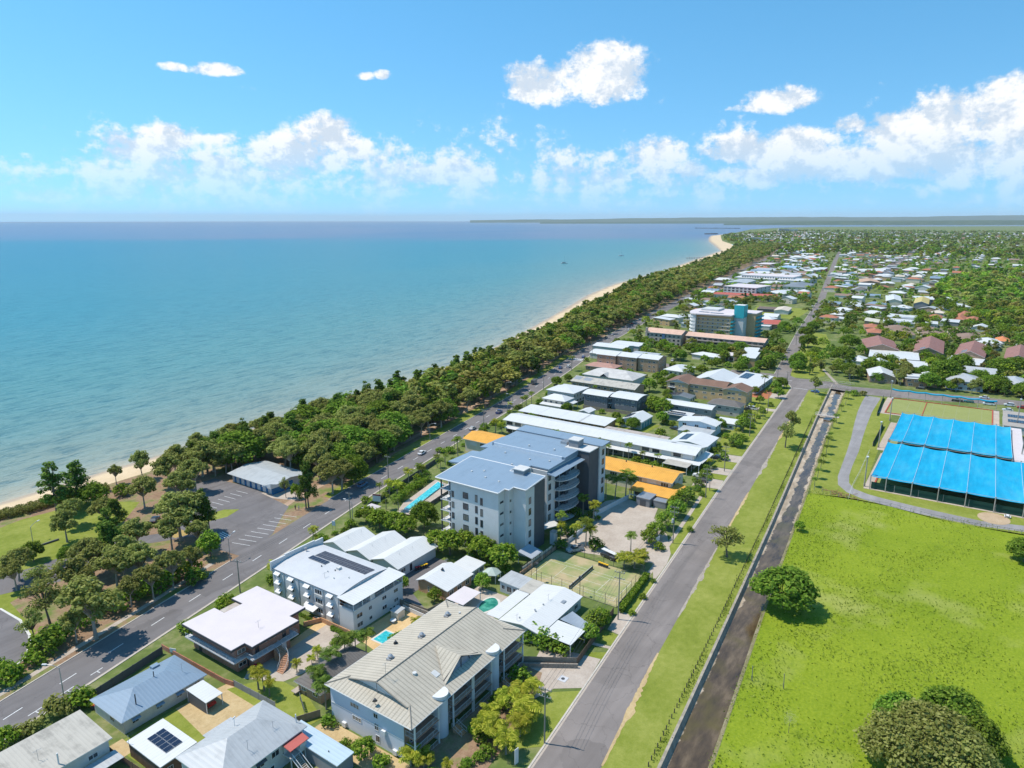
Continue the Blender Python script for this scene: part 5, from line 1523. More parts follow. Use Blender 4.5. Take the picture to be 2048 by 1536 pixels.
g, r = bld('split_roof_house', 'two storey pale blue house with broken back white roof', 'house', 291.4, 90.0, 299.4, 106.6, 4.6, ('gx', 1.3, .6, M_wroof_x, .42), M_blueboard, [('L', 3.0, 1.1, 1.9, 3), ('L', .7, 1.1, 1.6, 2), ('R', 3.0, 1.1, 1.4, 2)])
g, r = bld('lower_annexe', 'grey flat roofed annexe in front of the pale blue house', 'house', 283.5, 89.8, 290.8, 103.8, 2.7, ('sy', .25, .2, M_groof_y), M_gboard, [('L', .8, 1.2, 1.6, 2)])
g, r = bld('long_white_house', 'long two storey house with curved white roof and skylight', 'house', 315.0, 99.8, 322.6, 123.6, 5.2, ('vy', .9, .6, M_wroof_y), plain('taupe_render', (.36, .33, .31), .8, .1, .4), [('L', 3.3, 1.2, 1.8, 5), ('R', 3.3, 1.2, 1.4, 2), ('L', .6, 1.5, 2.0, 3)])
solar(r, (1.0, 14.5, 5.9), (0, 1, 0), (1, 0, .12), 2, 1, 1.2, 1.5)
g, r = bld('solar_garage', 'teal garage with white roof and blue solar panels', 'garage', 305.2, 106.6, 311.6, 119.5, 2.9, ('sy', .3, .3, M_wroof_y), plain('teal_wall', (.07, .14, .17), .8, .1, .4), [])
solar(r, (1.6, 1.6, 3.3), (0, 1, 0), (-1, 0, 0), 9, 1, 1.0, 1.65); solar(r, (4.4, 3.2, 3.35), (0, 1, 0), (-1, 0, 0), 7, 1, 1.0, 1.65)
g, r = bld('dark_tiled_house', 'two storey grey house with dark tiled hip roof beside the tan brick flats', 'house', 328.2, 90.4, 336.0, 105.6, 4.8, ('hip', 2.0, .6, M_dktile), plain('warm_grey_render', (.46, .43, .39), .8, .1, .4), [('L', 3.0, 1.1, 1.5, 4), ('R', 3.0, 1.1, 1.4, 2), ('L', .8, 1.1, 1.4, 2)])
g, r = bld('small_white_cottage', 'small cream cottage with uneven white roofs near the street', 'house', 305.0, 85.4, 313.0, 93.0, 2.9, ('gy', 1.3, .5, M_wroof_y), M_offw, [('L', .9, 1.1, 1.3, 2), ('R', .9, 1.1, 1.3, 2)])
g, r = bld('solar_carport', 'dark carport roof covered with solar panels beside the tan flats', 'carport', 338.5, 118.5, 345.5, 130.5, 3.0, ('gx', 1.0, .4, plain('slate_roof', (.15, .165, .18), .6, .1, .5)), M_gboard, [('R', .3, 2.0, 1.4, 2, 'd')])
solar(r, (.6, 6.2, 4.25), (1, 0, 0), (0, 1, -.155), 5, 4, 1.1, 1.55)
# tan brick flats with brown roofs
root = empty('tan_brick_flats', (350.4, 93.2, 0)); tag(root, 'three storey tan brick flats with brown tiled roofs and gables', 'apartment block')
for (x0, x1, y0, y1, k) in ((-.3, 15, 30.8, 42.6, 'gx'), (1.8, 14, 12.0, 30.7, 'gy'), (-1.8, 9.5, 0, 11.9, 'gx')):
 wall_mesh(k, x1 - x0, y1 - y0, 7.6, 2.0, .6).build('wall', M_tanbrick, root, (x0, y0, 0))
 roof_mesh(k, x1 - x0, y1 - y0, 7.6, 2.0, .6).build('roof', [M_brown_tile if k == 'gx' else M_brown_tile_y, M_offw], root, (x0, y0, 0))
for (x0, y0, y1) in ((-.3, 30.8, 42.6), (-1.8, 0, 11.9)):
 mb = MB(); mb.poly([(x0 - .02, y0 + 1.5, 7.9), (x0 - .02, (y0 + y1) / 2, 9.3), (x0 - .02, y1 - 1.5, 7.9)][::-1]); mb.build('gable_panel', M_offw, root)
for z in (.9, 3.4, 5.7):
 add_wins(root, 10, 40, [('L1.8', z, 1.0, 1.9, [14, 18, 22.5, 27, 29.5] if z > 1 else [14, 22, 28]), ('L-1.8', z, 1.0, 1.5, [3.2, 6.4, 8.6]), ('L-.3', z, 1.0, 1.0, [33.5, 35.5]), ('R', z, 1.0, 1.4, [2, 6])])
for z in (2.6, 5.2):
 mb = MB(); mb.box(-1.6, 37.5, z - .2, -.32, 41.5, z); mb.build('balcony_slab', M_offw, root); rail('railing', root, [(-1.55, 37.6, z), (-1.55, 41.4, z)], .9, M_trim)
 window(root, 'L-.31', 39.5, z, 2.6, 2.0, 'd')
# white club building on the corner
root = empty('corner_hall', (379.6, 96.2, 0)); tag(root, 'white roofed hall with folded roofs at the street corner', 'hall')
mb = wall_mesh('sx', 33.5, 15.4, 3.6, .8, .5); mb.build('wall', M_bluegrey, root); r1_ = roof_mesh('sx', 33.5, 15.4, 3.6, .8, .6).build('roof', [M_wroof_x, M_trim], root)
solar(r1_, (16, 9.5, 4.25), (1, 0, 0), (0, 1, .05), 14, 3, 1.0, 1.65)
mb = wall_mesh('gx', 26, 19, 3.8, 3.2, .5); mb.build('wall', M_offw, root, (-3, 16.2, 0)); roof_mesh('gx', 26, 19, 3.8, 3.2, .6).build('roof', [M_wroof_x, M_trim], root, (-3, 16.2, 0))
add_wins(root, 33, 15, [('R', 1.0, 1.6, 2.4, 7), ('L', 1.0, 1.6, 2.2, 3)])
# brick units with stepped white roofs
root = empty('stepped_brick_units', (270.6, 133.6, 0)); tag(root, 'row of orange brick units with four stepped white roofs', 'units')
for k in range(4):
 y0 = 34.6 - k * 11.2 if k < 3 else -.4
 y1 = y0 + (10.6 if k < 3 else 12.6)
 wall_mesh('sy', 8.6, y1 - y0 - .8, 2.5, .5, .4).build('wall', M_orbrick, root, (3.0, y0, 0))
 roof_mesh('sy', 11.0, y1 - y0 + .2, 2.5, .75, .3).build('roof', [M_wroof_y, M_trim], root, (.8, y0, 0))
 add_wins(root, 10, 50, [('L2.99', .6, 1.6, 2.2, [y0 + 4.5, y0 + 8.0], 'd')])
g, r = bld('verandah_house', 'cream house with white pyramid roof and verandahs near the esplanade', 'house', 292.0, 165.6, 300.4, 178.0, 4.6, ('hip', 2.0, .6, M_wroof_x), M_cream, [('R', 2.9, 1.3, 1.2, 3), ('L', 2.9, 1.2, 1.4, 4)])
mb = MB(); mb.prism([(-3.4, -.4), (-.04, -.4), (-.04, 12.6), (-3.4, 12.6)], [2.4, 2.9, 2.9, 2.4], [2.5, 3.0, 3.0, 2.5]); mb.prism([(3, -3.2), (8, -3.2), (8, -.04), (3, -.04)], [3.2, 3.2, 3.8, 3.8], [3.3, 3.3, 3.9, 3.9]); mb.build('verandah_roof', M_wroof_y, g)
posts(g, [(-3.2, y) for y in (0, 4, 8, 12.2)] + [(3.2, -3), (7.8, -3)], 0, 2.5, .09)
mb = MB(); mb.box(-3.0, 0, 0, -.05, 12, 2.2); mb.build('lower_wall', M_cream, g)
g, r = bld('open_garage', 'small open garage with white gable roof behind the verandah house', 'garage', 286.8, 149.6, 293.4, 154.4, 2.5, ('gx', .9, .5, M_wroof_x), M_offw, [])
g, r = bld('flat_white_flats', 'two storey flats with flat white roof and red brick columns', 'apartment block', 304.6, 167.8, 320.2, 183.0, 5.8, ('hip', 1.2, .7, M_wroof_x), M_offw, [('R', 3.3, 1.5, 1.5, 5), ('R', .5, 1.5, 1.5, 5), ('L', 3.3, 1.2, 1.6, 3)])
root = empty('grey_flats', (307.0, 134.6, 0)); tag(root, 'grey painted brick flats with two curved white roofs and outside stair', 'apartment block')
for (x0, x1, y0, y1) in ((0, 9.6, 15.2, 28.2), (1.8, 14.2, 0, 13.6)):
 wall_mesh('vy', x1 - x0, y1 - y0, 6.1, .8, .5).build('wall', M_gybrick, root, (x0, y0, 0)); roof_mesh('vy', x1 - x0, y1 - y0, 6.1, 1.0, .7).build('roof', [M_wroof_y, M_trim], root, (x0, y0, 0))
 for z in (.5, 2.1, 4.3):
  add_wins(root, 12, 28, [('L%.1f' % x0, z, 1.1, 1.5, [y0 + 2, y0 + 10.6]), ('L%.1f' % x0, z + .4, .7, 1.3, [y0 + 5, y0 + 7.6])] if z > 1 else [])
 add_wins(root, 12, 28, [('R%.2f' % y0, 2.1, 1.1, 1.5, [x0 + 3, x0 + 8]), ('R%.2f' % y0, 4.3, 1.1, 1.5, [x0 + 3, x0 + 8])])
mb = MB()
for f in (0, 1):
 for k in range(10):
  mb.box(2.0, 13.7 + (k * .14 if f else 1.4 - k * .14), f * 2.6 + k * .26, 3.2, 13.9 + (k * .14 if f else 1.4 - k * .14), f * 2.6 + k * .26 + .1)
 mb.box(1.0, 13.65, f * 2.6 + 2.5, 5, 15.15, f * 2.6 + 2.65)
mb.build('stair', M_offw, root)
fence('paling_fence', 'paling fence below the grey flats', [(301, 160), (303, 133)], 1.7, M_paling_y, .06)
g, r = bld('townhouses', 'row of brown brick townhouses with weathered tile roof', 'townhouses', 332.4, 146.6, 345.0, 184.4, 5.0, ('gy', 1.9, .5, M_oldroof_y), M_brbrick, [('L', 2.9, 1.2, 2.0, 10), ('L', .4, 1.5, 2.0, 10)])
solar(r, (2.0, 27, 6.0), (0, 1, 0), (1, 0, .3), 3, 2, 1.5, 1.6); solar(r, (2.0, 33.5, 6.0), (0, 1, 0), (1, 0, .3), 3, 3, 1.3, 1.2)
g, r = bld('grey_gabled_hall', 'large pale grey hip roofed building with small front gable', 'building', 356.0, 158.6, 374.0, 189.4, 4.0, ('hip', 3.2, .8, plain('old_pale_roof', (.52, .50, .47), .8, .2, .3)), M_bluegrey, [('L', 1.0, 1.6, 2.0, 9)])
roof_mesh('gx', 5, 4.4, 4.2, 1.8, .3).build('porch_gable', [plain('old_pale_roof', (.5, .5, .5)), M_midgrey], g, (-1.2, 15, 0))
g, r = bld('salmon_bungalow', 'low bungalow with salmon tiled hip roofs', 'house', 384.6, 184.0, 396.0, 203.4, 2.7, ('hip', 1.7, .6, plain('salmon_tile', (.42, .235, .185), .9, .15, .4)), M_brbrick, [('L', .9, 1.1, 1.6, 4)])
root = empty('brick_walkup', (396.4, 161.2, 0)); tag(root, 'three storey brown brick walk up flats with three white roofs', 'apartment block')
for k in range(3):
 y0 = 27.4 - k * 13.6
 wall_mesh('gy', 14, 13.0, 8.3, 1.4, .4).build('wall', M_brbrick, root, (k * 1.5, y0, 0)); roof_mesh('gy', 14, 13.2, 8.3, 1.5, .5).build('roof', [M_wroof_y, M_trim], root, (k * 1.5, y0, 0))
 for z in (.6, 3.2, 5.9):
  add_wins(root, 14, 40, [('L%.2f' % (k * 1.5 - .01), z, 1.1, 1.5, [y0 + 2.4, y0 + 5.4, y0 + 10.4])])
  if k == 2: add_wins(root, 14, 40, [('R%.2f' % (y0 - .01), z, 1.1, 1.4, [6, 12])])
# workshops by the esplanade
g, r = bld('vault_workshop', 'workshop with low curved white roof behind the walk up flats', 'workshop', 420, 196, 434, 219, 3.6, ('vy', 1.4, .4, M_wroof_y), M_offw, [])
g, r = bld('grey_workshop', 'flat grey roofed workshop beside the curved roof workshop', 'workshop', 424, 176, 440, 194, 3.8, ('sy', .5, .3, M_groof_y), M_midgrey, [('L', 1, 1, 1.6, 4)])
g, r = bld('green_warehouse', 'pale green warehouse with white roof by the esplanade', 'warehouse', 441, 203, 456, 228, 4.6, ('gy', 1.2, .3, M_wroof_y), plain('pale_green_sheet', (.42, .48, .43), .7, .1, .4), [('L', 1.4, 1.2, 2.0, [16, 20])])
g, r = bld('white_warehouse', 'white roofed shop behind the pale green warehouse', 'warehouse', 457.5, 200, 470, 222, 4.2, ('sy', .6, .3, M_wroof_y), M_offw, [])
# long resort
g, r = bld('long_resort', 'very long three storey resort wing with pale pink tiled roof', 'resort', 501.0, 124.4, 513.0, 181.0, 8.0, ('gy', 2.2, .6, M_pink_tile), plain('taupe_wall', (.34, .285, .245), .8, .12, .4), [('L', 6.0, 1.4, 2.4, 14, 'd'), ('L', 3.4, 1.4, 2.4, 14, 'd'), ('L', .6, 1.6, 2.4, 14, 'd')])
for z in (2.8, 5.4): mb = MB(); mb.box(-1.2, .5, z - .2, -.02, 56, z + .6); mb.build('gallery', plain('taupe_light', (.45, .38, .33), .8, .1, .4), g)
g, r = bld('resort_wing', 'three storey resort wing with pink gable roof at the esplanade end', 'resort', 497.5, 184.0, 513.0, 212.0, 8.6, ('gy', 2.4, .6, M_pink_tile), plain('taupe_light', (.45, .38, .33)), [('L', 6.2, 1.3, 1.6, 8, 'd'), ('L', 3.4, 1.3, 1.6, 8, 'd'), ('L', .8, 1.3, 1.6, 8, 'd')])
mb = MB(); mb.box(-.6, 26.5, 0, .9, 28.0, 12.2); mb.build('chimney', plain('taupe_light', (.45, .38, .33)), g)
mb = MB(); mb.box(-.4, 12.4, 0, -.02, 14.6, 8.4); mb.build('blue_panel', plain('blue_panel', (.09, .17, .30), .6, .1, .5), g)
# hotel
root = empty('hotel', (540.6, 160.6, 0)); tag(root, 'seven storey cream brick hotel with white lift tower and turquoise balconies', 'hotel')
mb = MB(); mb.box(0, 0, 0, 38, 27.0, 19.4); mb.build('wall', M_tanbrick, root)
arc = [(19 + 22 * math.cos(rad(a)), 27.0 + 9 * math.sin(rad(a))) for a in range(0, 181, 15)]
mb = MB(); mb.prism(arc, 0, 19.4); mb.build('curved_end', M_white, root)
big = [(-.6, -.6), (38.6, -.6), (38.6, 27.0)] + [(19 + 23 * math.cos(rad(a)), 27.0 + 10 * math.sin(rad(a))) for a in range(0, 181, 15)]
mb = MB(); mb.prism(big, 19.4, 20.3); mb.build('roof', M_wflat, root)
mb = MB(); mb.box(18, 16, 20.3, 34, 30, 21.8); mb.build('roof_deck', M_offw, root)
for k in range(6):
 z = 2.6 + k * 2.85
 mb = MB(); mb.box(-.5, .2, z, -.02, 27, z + .28); mb.prism([(p[0] * 1.0, p[1] + .6) for p in arc], z, z + .9); mb.build('balcony_band', M_trim, root)
 for u in (2.0, 6.0, 10.0, 14.0, 18.0, 22.0, 25.2): window(root, 'L', u, z - 1.7, 1.4, 1.4, 'w')
 mb = MB(); mb.box(-.4, -1.6, z - 2.2, 6.5, -.02, z - 1.2); mb.build('turquoise_balcony', plain('turquoise_paint', (.03, .42, .46), .6, .1, .4), root)
mb = MB(); mb.box(7.5, -7.5, 0, 16.5, -.05, 27.5); mb.build('lift_tower', M_white, root)
mb = MB(); mb.box(7.4, -7.7, 18.0, 16.6, -7.5, 27.6); mb.box(7.0, -7.6, 17.6, 7.48, 0, 27.6); mb.build('turquoise_fin', plain('turquoise_paint', (.03, .42, .46)), root)
mb = MB(); mb.box(17.0, -14.0, 0, 36, -.1, 20.4); mb.build('rear_wing', M_tanbrick, root)
mb = MB(); mb.box(16.7, -14.6, 20.4, 36.4, 0, 21.0); mb.build('roof', M_wflat, root)
for k in range(6):
 mb = MB(); mb.box(18, -16.0, 2.4 + k * 2.9, 35, -14.02, 3.3 + k * 2.9); mb.build('turquoise_balcony', plain('turquoise_paint', (.03, .42, .46)), root)
solar(root, (10, 20, 20.4), (0, 1, 0), (-1, 0, 0), 8, 2, 1.0, 1.65); solar(root, (8, 8, 20.4), (0, 1, 0), (-1, 0, 0), 10, 2, 1.0, 1.65)
# houses measured from the photo
m4, m5, m6, m7, m8 = crop(1320, 640, 4.532), crop(1280, 580, 4.532), crop(1720, 660, 3.869), crop(1700, 560, 3.6466), crop(1420, 480, 4.532)
M_maroon = tile_roof('maroon_roof', (.30, .155, .13), 'Y', .5, .9, .25)
M_maroon_x = tile_roof('maroon_roof_x', (.30, .155, .13), 'X', .5, .9, .25)
M_mink = tile_roof('mink_tile', (.27, .185, .14), 'X', .4, .6, .25)
M_yellow = metal_roof('yellow_roof', (.52, .42, .14), 'X', .76, .6, .1)
def pxb(name, label, cat, f, L, Nn, R, z, roof, wall, wins=(), grp=None, dmax=60):
 """Building from three eave corners in the photo: left, near, right."""
 l, n, r = (at(*f(*p), z) for p in (L, Nn, R))
 a1 = math.atan2((r - n).y, (r - n).x)
 a2 = math.atan2((l - n).y, (l - n).x) - math.pi / 2
 wl_, wr = (l - n).length, (r - n).length
 ang = (a1 * wr + a2 * wl_) / (wl_ + wr)
 ang = max(-.25, min(.25, ang))
 return bld(name, label, cat, n.x, n.y, n.x + min(wr, dmax), n.y + wl_, z, roof, wall, wins, ang, grp)
Wn = lambda n, z=1.0: [('L', z, 1.1, 1.5, n)]
HOUSES = [
 ('white_gable_units', 'brick units with paired white gable roofs by the side street bridge', 'units', m6, (80, 362), (278, 372), (268, 322), 3.6, ('gx', 2.6, .4, M_wroof_x), M_brbrick, Wn(4)),
 ('white_gable_units', 'rear pair of white gabled units behind the front brick gable', 'units', m6, (76, 285), (262, 295), (255, 255), 3.6, ('gx', 2.6, .4, M_wroof_x), M_brbrick, []),
 ('long_white_carport', 'long white carport roof with green screen beside maroon roofed units', 'carport', m6, (68, 207), (460, 237), (458, 180), 3.2, ('sy', .3, .2, M_wroof_y), plain('green_screen', (.02, .12, .07), .9, .1, .4), []),
 ('long_white_units', 'second long white roof between the solar houses and carport', 'units', m6, (302, 280), (525, 298), (522, 252), 3.0, ('sy', .3, .2, M_wroof_y), M_brbrick, Wn(4)),
 ('white_row', 'long white roof partly hidden behind the big dark tree', 'units', m6, (670, 240), (925, 275), (920, 222), 3.0, ('sy', .3, .2, M_wroof_y), M_brbrick, []),
 ('maroon_units', 'leftmost of four maroon gable roofed brick units', 'units', m6, (52, 152), (298, 158), (320, 92), 4.2, ('gx', 3.6, .5, M_maroon_x), M_brbrick, Wn(3)),
 ('maroon_units', 'second of four maroon gable roofed brick units with two solar patches', 'units', m6, (415, 168), (640, 186), (655, 92), 4.2, ('gx', 3.6, .5, M_maroon_x), M_brbrick, Wn(3)),
 ('maroon_units', 'third of four maroon gable roofed brick units with long solar strip', 'units', m6, (735, 192), (960, 216), (970, 128), 4.2, ('gx', 3.6, .5, M_maroon_x), M_brbrick, Wn(3)),
 ('maroon_units', 'rightmost of four maroon gable roofed units at the frame edge', 'units', m6, (1115, 228), (1330, 250), (1330, 160), 4.2, ('gx', 3.6, .5, M_maroon_x), M_brbrick, Wn(3)),
 ('solar_house', 'orange brick two part house with white roof and solar panels facing the street', 'house', m6, (357, 376), (522, 386), (515, 348), 4.6, ('gy', 1.0, .5, M_wroof_y), M_orbrick, [('L', 2.8, 1.2, 2.0, 3), ('L', .5, 1.3, 2.0, 2)]),
 ('solar_annexe', 'narrow orange brick gabled end with white roof next to solar house', 'house', m6, (515, 376), (608, 380), (590, 340), 5.0, ('gx', 1.0, .4, M_wroof_x), M_orbrick, [('L', 3.0, 1.3, 2.2, 1)]),
 ('pale_blue_house', 'two storey pale blue house with grey hip roof behind the blue canopies', 'house', m6, (682, 392), (958, 412), (925, 365), 5.0, ('hip', 3.0, .6, M_groof_x), M_blueboard, [('L', 3.0, 1.2, 1.8, 5), ('L', .5, 1.5, 2.2, 4)]),
 ('grey_roof_house', 'two storey tan brick house with grey hip roof at the right edge', 'house', m6, (1098, 412), (1300, 432), (1300, 385), 5.0, ('hip', 2.2, .6, M_groof_x), M_tanbrick, [('L', 3.0, 1.2, 1.8, 4), ('L', .4, 1.8, 2.4, 3)]),
 ('brown_hip_house', 'brown tiled hip house at the left of the back row', 'house', m7, (270, 362), (440, 368), (445, 346), 2.8, ('hip', 2.6, .6, M_mink), M_cream, Wn(3)),
 ('brown_hip_house', 'brown tiled hip house with blue solar water panels', 'house', m7, (292, 400), (480, 404), (478, 380), 2.8, ('hip', 2.8, .6, M_mink), M_cream, Wn(3)),
 ('brown_hip_house', 'brown tiled hip house in the middle of the back row', 'house', m7, (510, 376), (690, 382), (688, 358), 2.8, ('hip', 2.6, .6, M_mink), M_cream, Wn(3)),
 ('brown_hip_house', 'broad brown tiled hip house behind the second maroon units', 'house', m7, (542, 412), (735, 420), (730, 392), 2.8, ('hip', 2.8, .6, M_mink), M_cream, Wn(3)),
 ('brown_hip_house', 'brown tiled house with dark chimney block in the back row', 'house', m7, (752, 388), (948, 394), (942, 368), 2.8, ('hip', 2.6, .6, M_mink), M_cream, Wn(3)),
 ('brown_hip_house', 'brown tiled house with dark solar square behind third maroon units', 'house', m7, (795, 432), (972, 440), (966, 408), 2.8, ('hip', 2.8, .6, M_mink), M_cream, Wn(3)),
 ('brown_hip_house', 'rightmost brown tiled house of the back row', 'house', m7, (1000, 402), (1118, 408), (1112, 388), 2.8, ('hip', 2.2, .6, M_mink), M_cream, Wn(2)),
 ('white_hip_house', 'white hip roofed house behind the third maroon units', 'house', m7, (945, 458), (1112, 464), (1108, 438), 3.0, ('hip', 2.2, .6, M_wroof_x), M_cream, Wn(4)),
 ('orange_hip_house', 'small house with bright orange tiled roof at the right', 'house', m7, (1072, 446), (1166, 452), (1162, 430), 2.8, ('hip', 2.2, .5, plain('bright_orange_tile', (.60, .22, .09), .9, .12, .4)), M_cream, Wn(2)),
 ('terracotta_house', 'small terracotta hip roofed house, rear of the two at left', 'house', m7, (115, 348), (225, 352), (222, 332), 2.8, ('hip', 2.0, .5, M_terra), M_brbrick, Wn(2)),
 ('terracotta_house', 'small terracotta hip roofed house, front of the two at left', 'house', m7, (135, 386), (246, 390), (243, 366), 2.8, ('hip', 2.2, .5, M_terra), M_brbrick, Wn(2)),
 ('cream_roof_house', 'house with cream metal roof among trees at left', 'house', m7, (108, 304), (206, 312), (202, 288), 3.2, ('sx', 1.2, .4, metal_roof('cream_roof', (.60, .55, .43), 'Y', .76, .6, .1)), M_brbrick, Wn(2)),
 ('white_solar_block', 'long white building with two rows of dark solar panels, front half', 'building', m7, (245, 308), (472, 320), (468, 292), 3.4, ('sx', .8, .3, M_wroof_y), M_offw, Wn(8)),
 ('white_solar_block', 'long white building with dark solar panels, rear half', 'building', m7, (268, 272), (506, 290), (502, 264), 3.4, ('sx', .8, .3, M_wroof_y), M_offw, Wn(8)),
 ('white_van_depot', 'white open fronted depot shed behind the gravel yard', 'shed', m7, (666, 302), (792, 312), (790, 292), 3.4, ('sx', .4, .3, M_wroof_y), M_midgrey, []),
 ('white_small_block', 'small white flat roofed block left of the depot shed', 'building', m7, (545, 318), (640, 324), (638, 304), 3.4, ('sx', .4, .3, M_wroof_y), M_offw, Wn(4)),
 ('cream_gable_flats', 'cream two storey flats with long white ribbed gable roof', 'apartment block', m7, (272, 150), (378, 158), (325, 100), 6.0, ('gx', 2.4, .4, M_wroof_x), M_cream, []),
 ('yellow_gable_flats', 'grey two storey flats with stepped yellow gable roofs', 'apartment block', m7, (488, 168), (572, 178), (520, 120), 6.0, ('gx', 2.6, .4, M_yellow), M_midgrey, []),
 ('white_flats', 'white two storey flats with verandahs among the trees', 'apartment block', m7, (600, 160), (790, 150), (780, 128), 5.5, ('hip', 1.8, .6, M_wroof_x), M_offw, [('L', 3.0, 1.4, 2.2, 7), ('L', .6, 1.4, 2.2, 7)]),
 ('white_long_house', 'long white roofed house below the white verandah flats', 'house', m7, (712, 196), (878, 198), (860, 176), 4.2, ('hip', 1.4, .5, M_wroof_x), M_offw, Wn(6)),
 ('red_hip_house', 'red tiled hip house left of the hedge', 'house', m7, (580, 276), (668, 282), (664, 262), 2.8, ('hip', 2.2, .5, M_terra), M_brbrick, Wn(2)),
 ('red_hip_house', 'middle red tiled hip house beside the bushland', 'house', m7, (756, 286), (838, 292), (850, 262), 2.8, ('hip', 2.4, .5, M_terra), M_brbrick, Wn(2)),
 ('red_hip_house', 'rear red tiled hip house close to the bushland', 'house', m7, (790, 256), (880, 262), (876, 240), 2.8, ('hip', 2.2, .5, M_terra), M_brbrick, Wn(2)),
 ('red_hip_house', 'rightmost red tiled hip house behind the clipped hedge', 'house', m7, (856, 294), (956, 300), (948, 280), 2.8, ('hip', 2.2, .5, M_terra), M_brbrick, Wn(2)),
 ('hip_cottage', 'old white hip roofed cottage with verandah posts behind tan flats', 'house', m4, (40, 448), (205, 472), (315, 430), 4.5, ('hip', 2.0, .6, M_wroof_x), M_cream, [('L', 2.5, 1.4, 1.4, 4)]),
 ('pool_house', 'white house with broad roof beside the small blue pool', 'house', m4, (342, 300), (520, 345), (570, 322), 3.2, ('hip', 1.4, .6, M_wroof_x), M_offw, [('R', 1.0, 1.2, 1.6, 3)]),
 ('flat_modern_house', 'boxy white modern house with dark openings', 'house', m4, (580, 318), (672, 328), (702, 302), 3.4, ('flat', 0, .2, M_wflat), M_white, [('L', .4, 2.0, 2.4, 2, 'd')]),
 ('tan_brick_block', 'tan brick two storey block with weathered white roof near the street', 'apartment block', m4, (732, 340), (862, 350), (910, 302), 6.2, ('sy', .5, .3, M_wroof_y), M_tanbrick, [('R', 3.5, 1.2, 1.5, 4)]),
 ('tan_brick_block', 'rear tan brick block with patched white roof near the street', 'apartment block', m4, (742, 300), (872, 308), (912, 262), 6.2, ('sy', .5, .3, M_wroof_y), M_tanbrick, []),
 ('red_tile_hall', 'long low building with dark red tiled roof behind the hotel', 'building', m8, (330, 752), (630, 768), (628, 728), 4.0, ('gy', 2.0, .6, M_red_tile), M_brbrick, Wn(6)),
 ('white_sheds', 'cluster of white roofed sheds below the red tiled hall', 'shed', m8, (440, 775), (540, 785), (565, 758), 3.2, ('sy', .3, .2, M_wroof_y), M_offw, []),
 ('brown_carport', 'long dark carport at the back of the resort lawn', 'carport', m8, (430, 620), (588, 630), (592, 612), 3.2, ('sy', .3, .2, plain('brown_sheet', (.17, .12, .09), .7, .1, .4)), M_dark, []),
 ('pale_garage', 'pale garage block with cream roof beside the resort lawn', 'garage', m8, (582, 638), (708, 646), (732, 615), 3.4, ('gx', 1.4, .4, plain('cream_sheet', (.58, .50, .40), .7, .1, .4)), M_offw, []),
 ('white_midrise', 'four storey white apartment block with balconies above red roofs', 'apartment block', m8, (150, 415), (415, 437), (505, 410), 13.0, ('flat', 0, .4, M_wflat), M_offw, [('L', 1.0, 1.8, 3.0, 8, 'd'), ('L', 4.2, 1.8, 3.0, 8, 'd'), ('L', 7.4, 1.8, 3.0, 8, 'd'), ('L', 10.4, 1.8, 3.0, 8, 'd'), ('R', 4.2, 1.6, 2.4, 4, 'd'), ('R', 7.4, 1.6, 2.4, 4, 'd'), ('R', 10.4, 1.6, 2.4, 4, 'd')]),
 ('red_roof_motel', 'long motel with red roof in front of the white midrise', 'motel', m8, (35, 490), (600, 515), (605, 500), 6.0, ('gy', 1.6, .6, M_red_tile), M_cream, [('L', 3, 1.3, 1.8, 16)]),
 ('grey_shops', 'grey roofed shops beside the esplanade before the white terraces', 'shop', m8, (140, 385), (330, 392), (480, 350), 5.0, ('gx', 1.5, .4, M_groof_x), M_offw, [('L', .8, 1.8, 3, 6)]),
 ('white_terraces', 'long row of white three storey terraces with stepped tops', 'townhouses', m8, (320, 312), (755, 338), (752, 318), 9.0, ('flat', 0, .3, M_wflat), M_white, [('L', 5.8, 1.6, 1.8, 20, 'd'), ('L', 2.8, 1.6, 1.8, 20, 'd')]),
 ('white_hall', 'long white hall roof in front of the white terraces', 'hall', m8, (282, 332), (850, 375), (850, 352), 5.0, ('gy', 1.6, .4, M_wroof_y), M_offw, [('L', 1, 1.4, 2, 12)]),
 ('blue_tile_house', 'two storey cream house with blue grey tiled roof near the street', 'house', m8, (695, 415), (870, 430), (865, 395), 6.0, ('hip', 3.0, .6, plain('slate_tile', (.19, .22, .25), .9, .1, .4)), M_cream, [('L', 3.4, 1.3, 1.6, 5), ('L', .6, 1.5, 1.8, 5)]),
 ('round_roof_house', 'white domed roof house behind the red motel', 'house', m8, (575, 470), (665, 490), (665, 462), 3.6, ('hip', 2.4, .5, M_wroof_x), M_offw, []),
 ('brick_shop', 'orange brick shop with flat roof beside the foreshore trees', 'shop', m8, (452, 215), (545, 222), (560, 205), 6.0, ('flat', 0, .2, M_wflat), M_orbrick, []),
 ('grey_store', 'broad grey roofed store by the main street', 'shop', m8, (410, 268), (598, 278), (600, 245), 4.5, ('sx', .6, .3, M_groof_y), M_offw, []),
 ('blue_store', 'store with pale blue roof by the main street', 'shop', m8, (650, 246), (770, 254), (768, 236), 4.5, ('sx', .6, .3, plain('sky_blue_sheet', (.30, .45, .60), .6, .1, .4)), M_offw, []),
 ('corner_store', 'white store with red and yellow awning at the main street corner', 'shop', m8, (945, 262), (1035, 268), (1030, 240), 5.0, ('sx', .5, .3, M_wroof_y), plain('red_awning', (.55, .06, .05), .6, .1, .4), []),
 ('terracotta_row', 'terracotta gabled row beside the far cross street', 'townhouses', m7, (80, 18), (218, 20), (222, 0), 4.0, ('gx', 2.4, .4, plain('tan_tile', (.48, .32, .22), .9, .15, .4)), M_brbrick, []),
]
